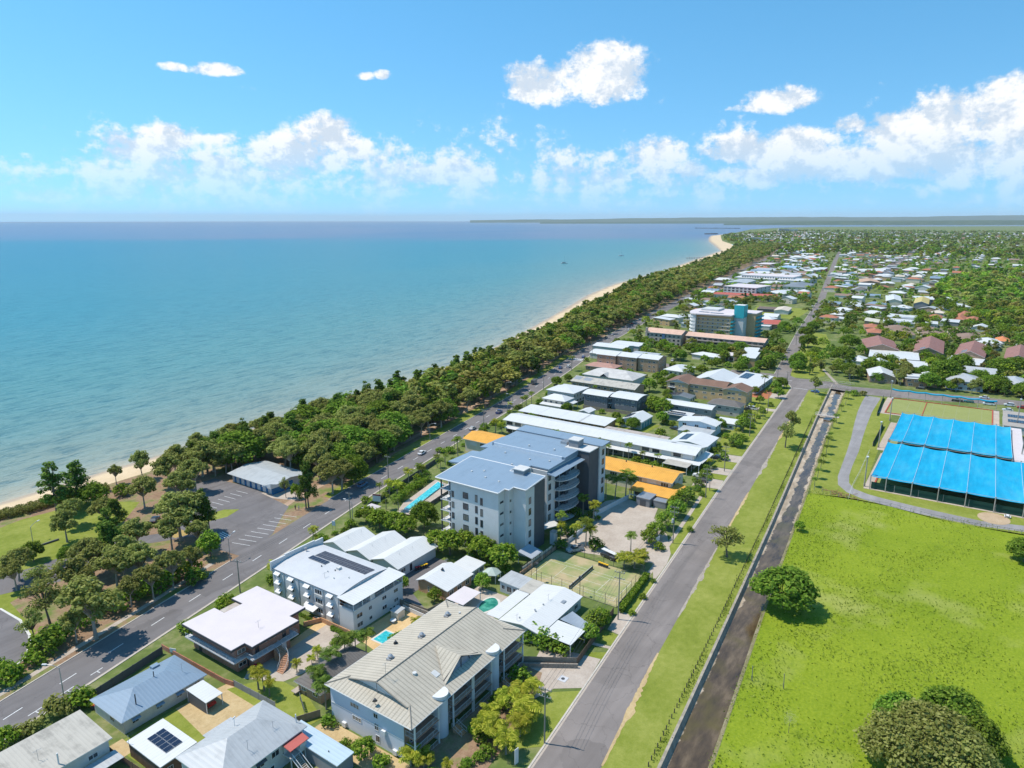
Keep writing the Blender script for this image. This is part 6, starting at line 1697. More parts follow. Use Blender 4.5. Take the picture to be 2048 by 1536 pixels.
for h in HOUSES:
 g, r = pxb(*h)
 if 'solar' in h[0] and h[0] != 'solar_annexe':
  w_, d_ = g['w'], g['d']
  if 'block' in h[0]:
   solar(r, (1.2, 1.5, h[7] + .45), (0, 1, 0), (1, 0, .2), int(d_ * .8), 2, 1.0, 1.65)
  else:
   solar(r, (.8, d_ * .35, h[7] + .55), (0, 1, 0), (1, 0, .25), 8, 1, 1.1, 1.9)
 if h[0] == 'maroon_units' and ('solar' in h[1]):
  solar(r, (2, g['d'] * .62, h[7] + 2.9), (1, 0, 0), (0, 1, -.42), 5 if 'patches' in h[1] else 9, 2, 1.0, 1.65)
# suburb houses further off
FOOT += [(73, 116, 93, 137), (97, 108.5, 115, 139), (120, 117.5, 139, 147), (74, 70, 112, 93.5), (145, 96, 203, 139), (206, 76, 228, 169), (242, 79, 261, 171), (270, 132, 284, 180),
         (306, 133, 323, 164), (347, 92, 367, 137), (376, 95, 415, 133), (394, 160, 416, 203), (539, 143, 582, 199)]
F_ = np.random.default_rng(33)
BUSH = [at(*p) for p in ((1890, 566), (1960, 545), (2060, 548), (2060, 662), (1995, 662), (1945, 618), (1900, 628), (1850, 608))]
def in_poly(a, b, poly):
 c = False
 for i in range(len(poly)):
  p, q = poly[i], poly[i - 1]
  if (p.y > b) != (q.y > b) and a < (q.x - p.x) * (b - p.y) / (q.y - p.y) + p.x:
   c = not c
 return c
XS = [(at(1690, 590)), at(1730, 590), at(1857, 488), at(1850, 488)]
LAWN2 = [at(1500, 630), at(1600, 645), at(1625, 616), at(1510, 608)]
ROOFS = [('white', M_wroof_x, 26), ('white', M_wroof_y, 22), ('pale grey', M_groof_x, 14), ('terracotta', M_terra, 12), ('brown tiled', M_mink, 10), ('cream', plain('cream_sheet', (.58, .50, .40)), 6), ('blue grey', M_broof_x, 5), ('dark grey', M_dktile, 5)]
WALLS = [M_offw, M_cream, M_brbrick, M_board, M_tanbrick]
far_items = []
for c, d0, d1, pr in ((24, 470, 1500, .66), (32, 1500, 2600, .58), (48, 2600, 6200, .52)):
 for ia in range(int(d0 * .8 / c), int(d1 / c) + 1):
  for ib in range(int(-.10 * d1 / c) - 1, int(.62 * d1 / c) + 1):
   a, b = (ia + .5) * c + F_.normal(0, c * .10), (ib + .5) * c + F_.normal(0, c * .10)
   D = math.hypot(a, b)
   if not d0 <= D < d1 or b < -.085 * a:
    continue
   e = interp(ESP, a) - 16 if a < 2400 else interp(VEG, min(a, 4600)) - 90
   if b > e or in_poly(a, b, BUSH) or in_poly(a, b, LAWN2):
    continue
   if interp(UR, a) - 10 < b < interp(UL, a) + 10:
    continue
   if a < 470 and b > -60:
    continue
   if a < 640 and 60 < b < interp(UR, a) + 4:
    continue
   w, d = F_.uniform(9, 14), F_.uniform(11, 19)
   if b > interp(UL, a) and a > 1000 and F_.random() < .4:
    w, d = w * 1.6, d * 1.7          # shops and flats towards the town centre
   if any(x0 - 3 < a + w and a < x1 + 3 and y0 - 3 < b + d and b < y1 + 3 for x0, y0, x1, y1 in FOOT):
    continue
   wood = math.sin(a * .006 + .4) + math.sin(b * .013 + a * .003)
   if F_.random() > pr + .17 * wood + (.22 if b > interp(UL, a) else 0):
    continue
   far_items.append((D, a, b, w, d))
far_items.sort()
KW = {'hip': 'hipped', 'gx': 'gabled', 'gy': 'broad gabled', 'sx': 'low pitched'}
wts = np.array([q[2] for q in ROOFS], float); wts /= wts.sum()
mass_w, mass_r = {}, {}
for i, (D, a, b, w, d) in enumerate(far_items):
 k = int(F_.choice(len(ROOFS), p=wts))
 col, rm, _ = ROOFS[k]
 kind = str(F_.choice(['hip', 'hip', 'gx', 'gy', 'sx']))
 z = float(F_.choice([2.9, 3.1, 5.4]))
 rise = {'sx': .8}.get(kind, min(w, d) * .2)
 wm = WALLS[int(F_.integers(len(WALLS)))]
 if i < 165:
  where = 'seaward of upper street' if b > interp(UL, a) else 'between upper street and bushland' if b > 60 + .02 * a else 'behind the back row'
  st = 'two storey' if z > 5 else 'single storey'
  wins = [('L', 1.0, 1.1, 1.5, 3)] + ([('L', 3.6, 1.1, 1.5, 3)] if z > 5 else [])
  bld('house', f'{st} house with {col} {KW[kind]} roof {where}', 'house', a, b, a + w, b + d, z, (kind, rise, .5, rm), wm, wins if D < 850 else [], float(F_.normal(0, .06)) - .1, 'suburb houses beyond the crossing')
 else:
  FOOT.append((a - 1, b - 1, a + w + 1, b + d + 1))
  for store, mb_, m_ in ((mass_w, wall_mesh('flat', w, d, z, 0, .4), wm), (mass_r, roof_mesh(kind, w, d, z, rise, .5), rm)):
   if m_.name not in store:
    store[m_.name] = (MB(), m_)
   t_ = store[m_.name][0]
   o_ = len(t_.v)
   t_.v += [(x + a, y + b, q) for x, y, q in mb_.v]
   t_.f += [tuple(j + o_ for j in f) for f in mb_.f]
   t_.m += [0] * len(mb_.f)
root = empty('distant_houses'); tag(root, 'roofs of the distant suburb spread between trees', 'houses', kind='stuff')
for store, nm in ((mass_w, 'walls'), (mass_r, 'roofs')):
 for mb_, m_ in store.values():
  mb_.build(nm, m_, root)['kind'] = 'stuff'
print('far houses', len(far_items))
# landmark blocks on the skyline
for (px0, px1, py, zt, lab) in ((1557, 1596, 463, 22, 'long white apartment block on the far town skyline'), (1500, 1540, 482, 14, 'white apartment block near the headland trees'), (1915, 1945, 472, 9, 'long white industrial roof in the far woodland')):
 p, q = at(px0, py), at(px1, py)
 w = (q - p).length
 root = empty('far_block', (p.x, p.y, 0), math.atan2((q - p).y, (q - p).x)); tag(root, lab, 'building')
 mb = MB(); mb.box(0, 0, 0, w * .55, 18, zt); mb.box(w * .55, 0, 0, w, 18, zt * .85); mb.build('wall', M_white, root)
 mb = MB(); mb.box(-1, -1, zt, w * .56, 19, zt + 1); mb.build('roof', M_wflat, root)
 for zz in np.arange(2, zt - 2, 3.4):
  mb = MB(); mb.box(1, -.3, zz, w * .54, -.02, zz + 1.5); mb.build('window', M_glass, root)
# vegetation
P_ = np.random.default_rng(11)
def leaf_mat(name, dark, mid, light, trans=.4):
 t = NT(name)
 geo = t.node('ShaderNodeNewGeometry')
 oi = t.node('ShaderNodeObjectInfo')
 c = t.ramp(geo.outputs['Random Per Island'], [(0.0, dark), (.5, mid), (1.0, light)])
 hv = t.node('ShaderNodeHueSaturation')
 t.l.new(t.math('ADD', .485, t.math('MULTIPLY', oi.outputs['Random'], .03)), hv.inputs['Hue'])
 t.l.new(t.math('ADD', .8, t.math('MULTIPLY', oi.outputs['Random'], .4)), hv.inputs['Value'])
 t.l.new(c, hv.inputs['Color'])
 at_ = t.node('ShaderNodeAttribute', attribute_name='tint')
 c2 = t.mix(at_.outputs['Alpha'], hv.outputs[0], t.mix(1.0, hv.outputs[0], at_.outputs['Color'], 'MULTIPLY'))
 df, tr, mx = t.node('ShaderNodeBsdfDiffuse'), t.node('ShaderNodeBsdfTranslucent'), t.node('ShaderNodeMixShader')
 t.l.new(c2, df.inputs[0]); t.l.new(c2, tr.inputs[0])
 mx.inputs[0].default_value = trans
 t.l.new(df.outputs[0], mx.inputs[1]); t.l.new(tr.outputs[0], mx.inputs[2])
 t.l.new(mx.outputs[0], t.out.inputs['Surface'])
 return t.mat
L_gum = leaf_mat('gum_leaves', (.13, .155, .032), (.29, .32, .08), (.47, .48, .16), .45)
L_dark = leaf_mat('casuarina_leaves', (.045, .09, .014), (.12, .195, .032), (.23, .31, .06))
L_fig = leaf_mat('broad_leaves', (.055, .11, .013), (.15, .255, .03), (.29, .40, .06))
L_bright = leaf_mat('garden_leaves', (0.069, 0.138, 0.014), (0.179, 0.297, 0.030), (0.386, 0.469, 0.069))
L_palm = leaf_mat('palm_leaves', (0.069, 0.117, 0.017), (0.166, 0.241, 0.034), (0.331, 0.373, 0.069))
L_gold = leaf_mat('golden_cane_leaves', (0.138, 0.179, 0.017), (0.317, 0.359, 0.034), (0.580, 0.552, 0.083))
L_dry = leaf_mat('grey_twigs', (0.221, 0.193, 0.152), (0.359, 0.331, 0.248), (0.497, 0.469, 0.359), .1)
M_bark = plain('grey_bark', (.20, .165, .125), .95, .3, 1.5, bump=.4)
M_bark_pale = plain('pale_bark', (.42, .37, .30), .9, .3, 1.5, bump=.3)
M_palmbark = plain('palm_trunk', (.28, .25, .20), .9, .25, 3.0, bump=.4)
def leaf_quads(c, n, s, asp=.62):
 """Diamond leaf-sprays: centres (N,3), normals (N,3), sizes (N,) -> vertex array (4N,3)."""
 n = n / np.maximum(np.linalg.norm(n, axis=1, keepdims=True), 1e-6)
 a = np.cross(n, P_.normal(size=n.shape))
 a /= np.maximum(np.linalg.norm(a, axis=1, keepdims=True), 1e-6)
 b = np.cross(n, a)
 s = s[:, None]
 v = np.stack([c - a * s, c - b * s * asp + n * s * .12, c + a * s, c + b * s * asp + n * s * .12], 1)
 return v.reshape(-1, 3)
def quad_mesh(name, v, mat, tint=None):
 n = len(v) // 4
 me = bpy.data.meshes.new(name)
 me.vertices.add(len(v))
 me.vertices.foreach_set('co', v.astype(np.float32).ravel())
 me.loops.add(4 * n)
 me.loops.foreach_set('vertex_index', np.arange(4 * n, dtype=np.int32))
 me.polygons.add(n)
 me.polygons.foreach_set('loop_start', np.arange(0, 4 * n, 4, dtype=np.int32))
 me.polygons.foreach_set('loop_total', np.full(n, 4, dtype=np.int32))
 if tint is None:
  tint = np.ones((n, 4))
 if True:
  me.attributes.new('tint', 'FLOAT_COLOR', 'POINT').data.foreach_set('color', np.repeat(tint, 4, axis=0).astype(np.float32).ravel())
 me.materials.append(mat)
 me.update(calc_edges=True)
 return me
def clumps(kind, H, R, n, r):
 """Clump centres and radii of a crown."""
 out = []
 for i in range(n):
  a = i * 2.39996 + r.normal(0, .35)
  u = (i + .5) / n
  if kind == 'gum':
   # several rounded sub-crowns carried on separate limbs
   if i % 6 == 0:
    lob = i // 6
    la = lob * 2.39996 + r.normal(0, .4)
    lq = R * (.12 if lob == 0 else r.uniform(.38, .66))
    lc = (lq * math.cos(la), lq * math.sin(la), H * (.78 if lob == 0 else r.uniform(.50, .76)))
    lr = R * r.uniform(.34, .48)
   ph = math.acos(1 - 1.25 * ((i % 6) + .5) / 6)
   q = lr * .72 * math.sin(ph)
   out.append((lc[0] + q * math.cos(a), lc[1] + q * math.sin(a), lc[2] + lr * .62 * math.cos(ph), lr * r.uniform(.42, .62), .78))
  elif kind == 'pine':
   z = H * (.30 + .66 * u) + r.normal(0, .03) * H
   q = R * (1.05 - .8 * u) * r.uniform(.25, 1.0)
   out.append((q * math.cos(a), q * math.sin(a), z, R * r.uniform(.18, .40) * (1.15 - .4 * u), .7))
  else:
   ph = math.acos(1 - 1.05 * u)
   q = R * .74 * math.sin(ph) * r.uniform(.85, 1.12)
   z = H * .42 + H * .42 * math.cos(ph) * r.uniform(.9, 1.1)
   out.append((q * math.cos(a), q * math.sin(a), z, R * r.uniform(.26, .40), .8))
 return out
def crown_quads(cl, per, size, r, up=.85):
 cs, ns, ss = [], [], []
 for (x, y, z, q, fl) in cl:
  m = max(3, int(per * (q / 1.6) ** 1.2)) if per > 20 else per
  d = r.normal(size=(m, 3))
  d /= np.linalg.norm(d, axis=1, keepdims=True)
  rad_ = q * r.uniform(.35, 1.05, (m, 1)) ** .6
  p = d * rad_ * np.array([1, 1, fl])
  cs.append(p + np.array([x, y, z]))
  nn = d * .9 + r.normal(size=(m, 3)) * .42 + np.array([0, 0, up])
  ns.append(nn)
  ss.append(size * r.uniform(.6, 1.35, m))
 return np.concatenate(cs), np.concatenate(ns), np.concatenate(ss)
def make_proto(kind, seed, H, R, n, per, size, lm, bark):
 r = np.random.default_rng(seed)
 cl = clumps(kind, H, R, n, r)
 c, nn, s = crown_quads(cl, per, size, r)
 crown = quad_mesh('crown', leaf_quads(c, nn, s), lm)
 mb = MB()
 lean = r.normal(0, .04, 2) * H
 th = H * (.34 if kind == 'gum' else .72 if kind == 'pine' else .25)
 r0 = .022 * H + .06
 fork = Vector((lean[0] * .5, lean[1] * .5, th))
 mb.tube([(0, 0, -.2), (lean[0] * .15, lean[1] * .15, th * .35), tuple(fork)], [r0 * 1.15, r0 * .85, r0 * .62], 7, cap=False)
 k = 0
 for (x, y, z, q, fl) in cl:
  k += 1
  if kind != 'gum' and k % 2:
   continue
  e = Vector((x, y, z - q * .2))
  if kind == 'pine':
   st = Vector((lean[0] * .4, lean[1] * .4, min(th, z * .85)))
  else:
   st = fork
  mid = st.lerp(e, .5) + Vector((0, 0, (e - st).length * (.10 if kind == 'gum' else .02)))
  mb.tube([st, mid, e], [r0 * .42, r0 * .26, r0 * .1], 4, cap=False)
 trunk = mb.mesh('trunk', bark)
 trunk.polygons.foreach_set('use_smooth', [True] * len(trunk.polygons))
 return trunk, crown
PROTO = {
 'gum': [make_proto('gum', 100 + k, 12, 4.9, 42, 150, .31, L_gum, M_bark_pale) for k in range(5)],
 'pine': [make_proto('pine', 200 + k, 12, 3.8, 34, 120, .30, L_dark, M_bark) for k in range(4)],
 'fig': [make_proto('fig', 300 + k, 9, 5.5, 34, 135, .36, L_fig, M_bark) for k in range(4)],
 'garden': [make_proto('fig', 400 + k, 6, 3.0, 20, 120, .30, L_bright, M_bark) for k in range(4)],
 'sparse': [make_proto('gum', 500 + k, 10, 4.6, 36, 60, .30, L_gum, M_bark) for k in range(2)],
 'oliv': [make_proto('fig', 520 + k, 9, 6.0, 46, 150, .30, L_gum, M_bark_pale) for k in range(3)],
}
def make_palm(seed, H, nf, fl, lm, droop=1.0, thick=.16):
 r = np.random.default_rng(seed)
 mb = MB()
 bend = r.normal(0, .05, 2) * H
 mb.tube([(0, 0, -.2), (bend[0] * .3, bend[1] * .3, H * .5), (bend[0], bend[1], H)], [thick * 1.5, thick, thick * .8], 7, cap=False)
 top = np.array([bend[0], bend[1], H])
 q = []
 for i in range(nf):
  a = i * 2.39996 + r.normal(0, .2)
  e0 = r.uniform(.25, 1.25)
  L = fl * r.uniform(.8, 1.1)
  d = np.array([math.cos(a), math.sin(a), 0])
  side = np.array([-math.sin(a), math.cos(a), 0])
  p, el_ = top.copy(), e0
  ns = 8
  for k in range(ns):
   t_ = k / ns
   step = L / ns
   tang = d * math.cos(el_) + np.array([0, 0, math.sin(el_)])
   p2 = p + tang * step
   wl_ = L * .24 * math.sin(math.pi * (.12 + .86 * t_)) + .05
   for sg in (-1, 1):
    dn = np.array([0, 0, -.38 * wl_])
    o = side * sg * wl_ + dn + tang * wl_ * .5
    q += [p, p + (p2 - p) * .72, p + (p2 - p) * .6 + o, p + o * .97]
   p = p2
   el_ -= droop * (.16 + .22 * t_)
 crown = quad_mesh('fronds', np.array(q), lm)
 tr = mb.mesh('trunk', M_palmbark)
 return tr, crown
PROTO['palm'] = [make_palm(600 + k, 7.5, 20, 2.9, L_palm) for k in range(3)]
PROTO['goldpalm'] = [make_palm(610 + k, 5.5, 20, 2.5, L_gold) for k in range(3)]
PROTO['cane'] = [make_palm(620 + k, 2.6, 30, 2.4, L_gold, .8, .12) for k in range(2)]
PROTO['darkpalm'] = [make_palm(630 + k, 6.0, 26, 2.8, L_dark, .9, .13) for k in range(2)]
def make_shrub(seed, R, H, n, per, size, lm):
 r = np.random.default_rng(seed)
 cl = []
 for i in range(n):
  a, u = i * 2.39996, (i + .5) / n
  q = R * .7 * math.sqrt(u)
  cl.append((q * math.cos(a), q * math.sin(a), H * (.30 + .42 * (1 - u) * r.uniform(.7, 1.2)), R * r.uniform(.32, .5), min(1.0, H / R * .6)))
 c, nn, s = crown_quads(cl, per, size, r)
 c[:, 2] = np.maximum(c[:, 2], .08)
 return quad_mesh('foliage', leaf_quads(c, nn, s), lm)
SHRUB = {'bright': [make_shrub(700 + k, 1.5, 2.0, 9, 150, .20, L_bright) for k in range(3)], 'dark': [make_shrub(710 + k, 1.6, 2.2, 9, 150, .20, L_fig) for k in range(3)],
         'olive': [make_shrub(720 + k, 1.6, 2.2, 9, 130, .22, L_gum) for k in range(2)]}
mb = MB(); mb.tube([(0, 0, -.1), (0, 0, .9)], [.09, .04], 5); STEM = mb.mesh('stem', M_bark)
KINDW = {'gum': ('gum_tree', 'tree'), 'pine': ('casuarina_tree', 'tree'), 'fig': ('broadleaf_tree', 'tree'), 'garden': ('garden_tree', 'tree'), 'sparse': ('gum_tree', 'tree'), 'oliv': ('gum_tree', 'tree'),
         'palm': ('palm_tree', 'palm'), 'goldpalm': ('palm_tree', 'palm'), 'cane': ('cane_palm', 'palm'), 'darkpalm': ('palm_tree', 'palm')}
BASE_H = {'gum': 12, 'pine': 12, 'fig': 9, 'garden': 6, 'sparse': 10, 'oliv': 9, 'palm': 9.2, 'goldpalm': 7, 'cane': 4, 'darkpalm': 7.6}
ADJ = {'gum': 'spreading olive green gum tree', 'pine': 'dark green casuarina', 'fig': 'dense dark broadleaf tree', 'garden': 'bright green leafy tree', 'sparse': 'thin crowned gum tree',
       'palm': 'green feather palm', 'goldpalm': 'yellow green palm', 'cane': 'golden cane palm clump', 'darkpalm': 'dark green palm'}
SHORT = {'gum': 'olive gum', 'pine': 'dark casuarina', 'fig': 'dense broadleaf tree', 'garden': 'bright leafy tree', 'palm': 'feather palm'}
NTREE = {}
def tree(kind, a, b, h, label, group=None, wide=1.0):
 NTREE[kind] = NTREE.get(kind, 0) + 1
 nm, cat = KINDW[kind]
 tr, cr = PROTO[kind][NTREE[kind] % len(PROTO[kind])]
 root = empty(nm, (a, b, 0), P_.uniform(0, 6.28))
 k = h / BASE_H[kind]
 root.scale = (k * wide, k * wide, k)
 tag(root, label, cat, group)
 link('trunk', tr, root)
 link('fronds' if cat == 'palm' else 'crown', cr, root)
 return root
def shrub(kind, a, b, s, label, group=None, hz=1.0):
 NTREE['s' + kind] = NTREE.get('s' + kind, 0) + 1
 root = empty('shrub', (a, b, 0), P_.uniform(0, 6.28)); root.scale = (s, s, s * hz)
 tag(root, label, 'shrub', group)
 link('foliage', SHRUB[kind][NTREE['s' + kind] % len(SHRUB[kind])], root); link('stem', STEM, root)
 return root
cA, cB, cC, cE, cF, cG, cH = crop(0, 1136, 3.84), crop(512, 1136, 3.84), crop(1024, 1136, 3.84), crop(0, 800, 3.84), crop(512, 800, 3.84), crop(1024, 800, 3.84), crop(1536, 700, 3.84)
cJ, cK, cI = crop(1250, 600, 5.12), crop(1648, 600, 5.12), crop(900, 640, 5.12)
SINGLE = [
 # kind, crop, x, y of the foot, height, width factor, label
 ('gum', cE, 1390, 1080, 16, 1.15, 'tall spreading gum with forked pale trunk beside the car park entry'),
 ('pine', cE, 1500, 1045, 13, .7, 'slim dark casuarina left of the car park entry'),
 ('pine', cE, 1565, 1020, 14, .7, 'slim dark casuarina closest to the car park entry'),
 ('pine', cE, 1610, 1010, 11, .7, 'shortest of three casuarinas at the car park entry'),
 ('gum', cA, 740, 545, 16, 1.1, 'large leaning gum casting shade across the esplanade'),
 ('sparse', cA, 385, 430, 12, .9, 'thin gum on the lawn beside the turning loop'),
 ('sparse', cA, 268, 570, 9, .8, 'scraggly gum at the kerb of the turning loop'),
 ('gum', cA, 590, 575, 9.5, .8, 'gum between the shrubs and esplanade footpath'),
 ('gum', cA, 905, 165, 13, 1.0, 'gum with pale trunk above the esplanade hedge'),
 ('gum', cA, 1010, 300, 9, .9, 'short gum beside the esplanade footpath'),
 ('gum', cA, 1180, 235, 10, .9, 'gum over the hedge opposite the brick flats'),
 ('pine', cE, 870, 1290, 14, 1.15, 'dark tree in the middle of the foreshore park'),
 ('pine', cE, 445, 875, 17, 1.15, 'tall dark beach tree with bare lower branches at far left'),
 ('pine', cE, 605, 800, 15, 1.1, 'dark beach tree right of the tallest beach tree'),
 ('fig', cE, 720, 810, 8, 1.0, 'dense low tree with orange flowers near the beach'),
 ('gum', cE, 1100, 615, 12, .8, 'single round headed gum standing at the beach edge'),
 ('gum', cE, 895, 650, 8.5, .8, 'small rounded gum on the sand edge'),
 ('gum', cE, 1560, 590, 15, 1.1, 'broad olive gum left of the blue kiosk'),
 ('gum', cE, 1350, 610, 13, 1.0, 'olive gum between the beach and car park'),
 ('gum', cE, 1740, 560, 13, 1.0, 'olive gum directly behind the car park'),
 ('pine', cE, 1900, 480, 16, .8, 'tall dark tree left of the kiosk roof'),
 ('gum', cE, 555, 975, 10, 1.0, 'olive tree over the lawn edge'),
 ('gum', cE, 800, 960, 10, 1.1, 'flat topped olive tree by the park path'),
 ('pine', cE, 905, 1010, 11, 1.0, 'dark tree behind the crossing stripes'),
 ('gum', cE, 620, 1500, 11, 1.0, 'olive gum growing by the park road kerb'),
 ('gum', cE, 130, 1460, 9, 1.0, 'olive gum at the left frame edge'),
 ('sparse', cE, 330, 1510, 9, .9, 'thin gum near the park road kerb'),
 ('gum', cE, 1080, 1405, 12, 1.0, 'gum leaning over the park cars'),
 ('gum', cE, 1330, 1430, 11, .9, 'gum above the esplanade shrubs'),
 ('gum', cE, 1480, 1335, 9, .9, 'gum at the corner of the esplanade hedge'),
 ('garden', cE, 1620, 1205, 8, .9, 'leafy tree by the car park corner lawn'),
 ('gum', cE, 960, 1365, 13, .9, 'gum behind the leaning gum'),
 ('fig', cE, 260, 1240, 6, .8, 'low dark tree beside the park wall'),
 ('fig', cE, 520, 1250, 5, .8, 'low dark tree right of the park wall'),
 ('pine', cF, 385, 830, 15, .55, 'tall thin trunked tree left of the pair by the kiosk path'),
 ('pine', cF, 405, 830, 16, .55, 'tall thin trunked tree right of the pair by the kiosk path'),
 ('garden', cF, 305, 760, 6, .6, 'small round green tree in front of the kiosk'),
 ('sparse', cF, 230, 750, 8, .5, 'slender tree at the kiosk corner'),
 ('gum', cF, 590, 720, 13, 1.1, 'big olive gum right of the kiosk'),
 ('fig', cF, 750, 640, 11, .9, 'dark tree above the parked blue car'),
 ('gum', cF, 660, 690, 12, 1.0, 'gum between kiosk and parked blue car'),
 ('sparse', cG, 1650, 1205, 9.5, 1.25, 'spreading yellowish gum on the canal verge'),
 ('sparse', cJ, 1640, 1510, 12, .9, 'half bare tree on the verge beside the street'),
 ('gum', cJ, 1705, 1385, 12, .75, 'tall gum on the verge behind the half bare tree'),
 ('gum', cJ, 1945, 965, 11, .8, 'gum beside the side street corner'),
 ('fig', cC, 2075, 300, 10.5, 1.15, 'round dark tree overhanging the canal'),
 ('garden', cH, 240, 1390, 3.4, 1.0, 'small bush on the canal bank'),
 ('oliv', cG, 2955, 2830, 9.5, 1.0, 'large olive gum at the bottom right, left part'),
 ('oliv', cG, 3200, 2800, 10.5, 1.05, 'large olive gum at the bottom right, middle part'),
 ('oliv', cG, 3360, 2890, 9.5, 1.0, 'large olive gum at the bottom right, right part'),
 ('fig', cG, 2960, 2560, 8, .85, 'dark green tree behind the olive gums at left'),
 ('fig', cG, 3350, 2560, 9, 1.0, 'dark rounded tree behind the olive gums at right'),
 ('fig', cG, 3560, 2740, 8, .85, 'dark tree at the right side of the olive gums'),
 ('fig', cG, 3930, 1240, 7, 1.0, 'dense tree cut by the right frame edge of the field'),
 ('fig', cK, 190, 640, 11, 1.15, 'wide dark fig beside the drain, nearer one'),
 ('fig', cK, 260, 500, 11, 1.15, 'wide dark fig beside the drain, further one'),
 ('gum', cK, 262, 830, 9, .9, 'grey green tree on the drain lawn'),
 ('fig', cK, 1230, 860, 15, .9, 'tall dark tree between the solar house and pale blue house'),
 ('fig', cK, 1390, 740, 12, 1.0, 'dark tree behind the pale blue house'),
 ('fig', cK, 1800, 770, 11, 1.15, 'broad dark tree right of the pale blue house'),
 ('fig', cK, 1960, 760, 11, 1.1, 'broad dark tree at the right frame edge'),
 ('garden', cK, 1680, 960, 7, 1.0, 'leafy garden tree beside the tan brick house'),
 ('fig', cJ, 1870, 485, 10, 1.1, 'golden green street tree, nearest of the row'),
 ('gum', cJ, 1900, 600, 8, 1.0, 'grey street tree beside the crossing lawn'),
 ('fig', cJ, 1850, 380, 9, 1.1, 'golden green street tree, second of the row'),
 ('fig', cJ, 1920, 320, 9, 1.0, 'golden green street tree, third of the row'),
 ('sparse', cJ, 2000, 730, 8, .9, 'pale tree at the drain lawn'),
 ('garden', cJ, 1815, 735, 4, .7, 'small tree on the corner lawn'),
 ('garden', cG, 1720, 350, 5.5, 1.2, 'round green tree on the nature strip near parked vans'),
 ('garden', cG, 830, 205, 4.5, 1.0, 'round tree beside the blue grey garage'),
 ('garden', cF, 845, 945, 6, 1.1, 'leafy tree at the street end of the stepped units'),
 ('garden', cF, 950, 985, 6.5, 1.1, 'leafy tree second from the street beside stepped units'),
 ('garden', cF, 1070, 1015, 7, 1.1, 'leafy tree third from the street beside stepped units'),
 ('garden', cF, 1160, 1040, 6, 1.1, 'leafy tree fourth from the street beside stepped units'),
 ('fig', cF, 1290, 985, 9, .8, 'tallest leafy tree below the lap pool'),
 ('garden', cF, 1400, 1165, 7, 1.1, 'leafy tree in front of the tall block corner'),
 ('garden', cF, 1490, 1190, 8, 1.0, 'bright leafy tree beside the tall block base'),
 ('garden', cF, 1610, 1170, 7, 1.0, 'leafy tree below the tall block windows'),
 ('garden', cF, 1740, 1230, 7.5, 1.1, 'leafy tree left of the gazebo'),
 ('garden', cF, 1900, 1300, 8, 1.1, 'brightest leafy tree by the tennis court corner'),
 ('garden', cF, 1120, 1470, 4.5, .9, 'small tree between the bowed roof flats and brick house'),
 ('garden', cB, 1370, 260, 4, .9, 'small tree in front of the orange brick house'),
 ('garden', cB, 1740, 170, 5, .9, 'leafy tree beside the pergola pool'),
 ('garden', cB, 830, 1470, 4.5, 1.0, 'garden tree at the bottom beside the tiled flats'),
 ('garden', cC, 640, 470, 5, 1.0, 'pale green tree inside the brown timber fence, inner one'),
 ('garden', cC, 600, 560, 4.5, 1.0, 'bright tree along the brown timber fence, nearest'),
 ('garden', cC, 690, 440, 4.5, 1.0, 'bright tree along the brown timber fence, furthest'),
 ('garden', cG, 1050, 1110, 5, 1.1, 'leafy hedge tree at the forecourt exit'),
 ('garden', cG, 1110, 1060, 5.5, 1.1, 'leafy hedge tree behind the white sign'),
 ('garden', cG, 1190, 985, 6, 1.1, 'leafy hedge tree beside the transformer pole'),
 ('garden', cG, 1260, 900, 6, 1.1, 'leafy hedge tree in the middle of the forecourt border'),
 ('garden', cG, 1330, 800, 6, 1.1, 'leafy hedge tree at the motel end of the border'),
 ('garden', cG, 1250, 840, 5, 1.0, 'leafy hedge tree beside the bin enclosure'),
 ('garden', cG, 1470, 610, 4, 1.0, 'garden tree at the white motel street corner'),
 ('garden', cJ, 640, 780, 7, 1.2, 'spreading tree by the old hip roofed cottage'),
 ('garden', cJ, 780, 770, 7, 1.3, 'bright spreading tree behind the corner hall'),
 ('fig', cJ, 560, 620, 8, 1.0, 'dark tree beside the resort pool'),
 ('fig', cJ, 720, 560, 9, 1.1, 'tree in front of the long pink roof, left'),
 ('fig', cJ, 880, 560, 8, 1.1, 'tree in front of the long pink roof, second from left'),
 ('fig', cJ, 1010, 560, 9, 1.2, 'tree in front of the long pink roof, centre'),
 ('fig', cJ, 1170, 570, 10, 1.2, 'large tree in front of the long pink roof, right'),
 ('garden', cJ, 380, 1180, 9, 1.1, 'tall leafy tree between grey flats and solar garage'),
 ('garden', cJ, 290, 1130, 8, 1.1, 'leafy tree behind the grey flats'),
 ('garden', cJ, 250, 940, 8, 1.1, 'leafy tree behind the townhouses'),
 ('garden', cJ, 330, 850, 7, 1.0, 'leafy tree beside the old hip cottage verandah'),
 ('fig', cJ, 1630, 320, 9, 1.0, 'street tree beside the white sheds'),
 ('garden', cJ, 1330, 970, 5, 1.0, 'garden tree at the tan flats entry'),
 ('garden', cJ, 1380, 1060, 4.5, 1.0, 'garden tree near the red paved court'),
 ('garden', cJ, 1600, 470, 6, 1.0, 'garden tree beside the street, left of golden trees'),
 ('palm', cJ, 1420, 920, 9, 1.0, 'tall palm in front of the corner hall'),
 ('palm', cG, 380, 1045, 8, 1.0, 'palm in the raised bed at the tall block entry'),
 ('palm', cG, 565, 1135, 9.5, 1.0, 'tallest palm beside the forecourt fence'),
 ('goldpalm', cG, 595, 1135, 7.5, 1.0, 'palm right of the tallest forecourt palm'),
 ('goldpalm', cG, 490, 1100, 7, 1.0, 'palm left of the tallest forecourt palm'),
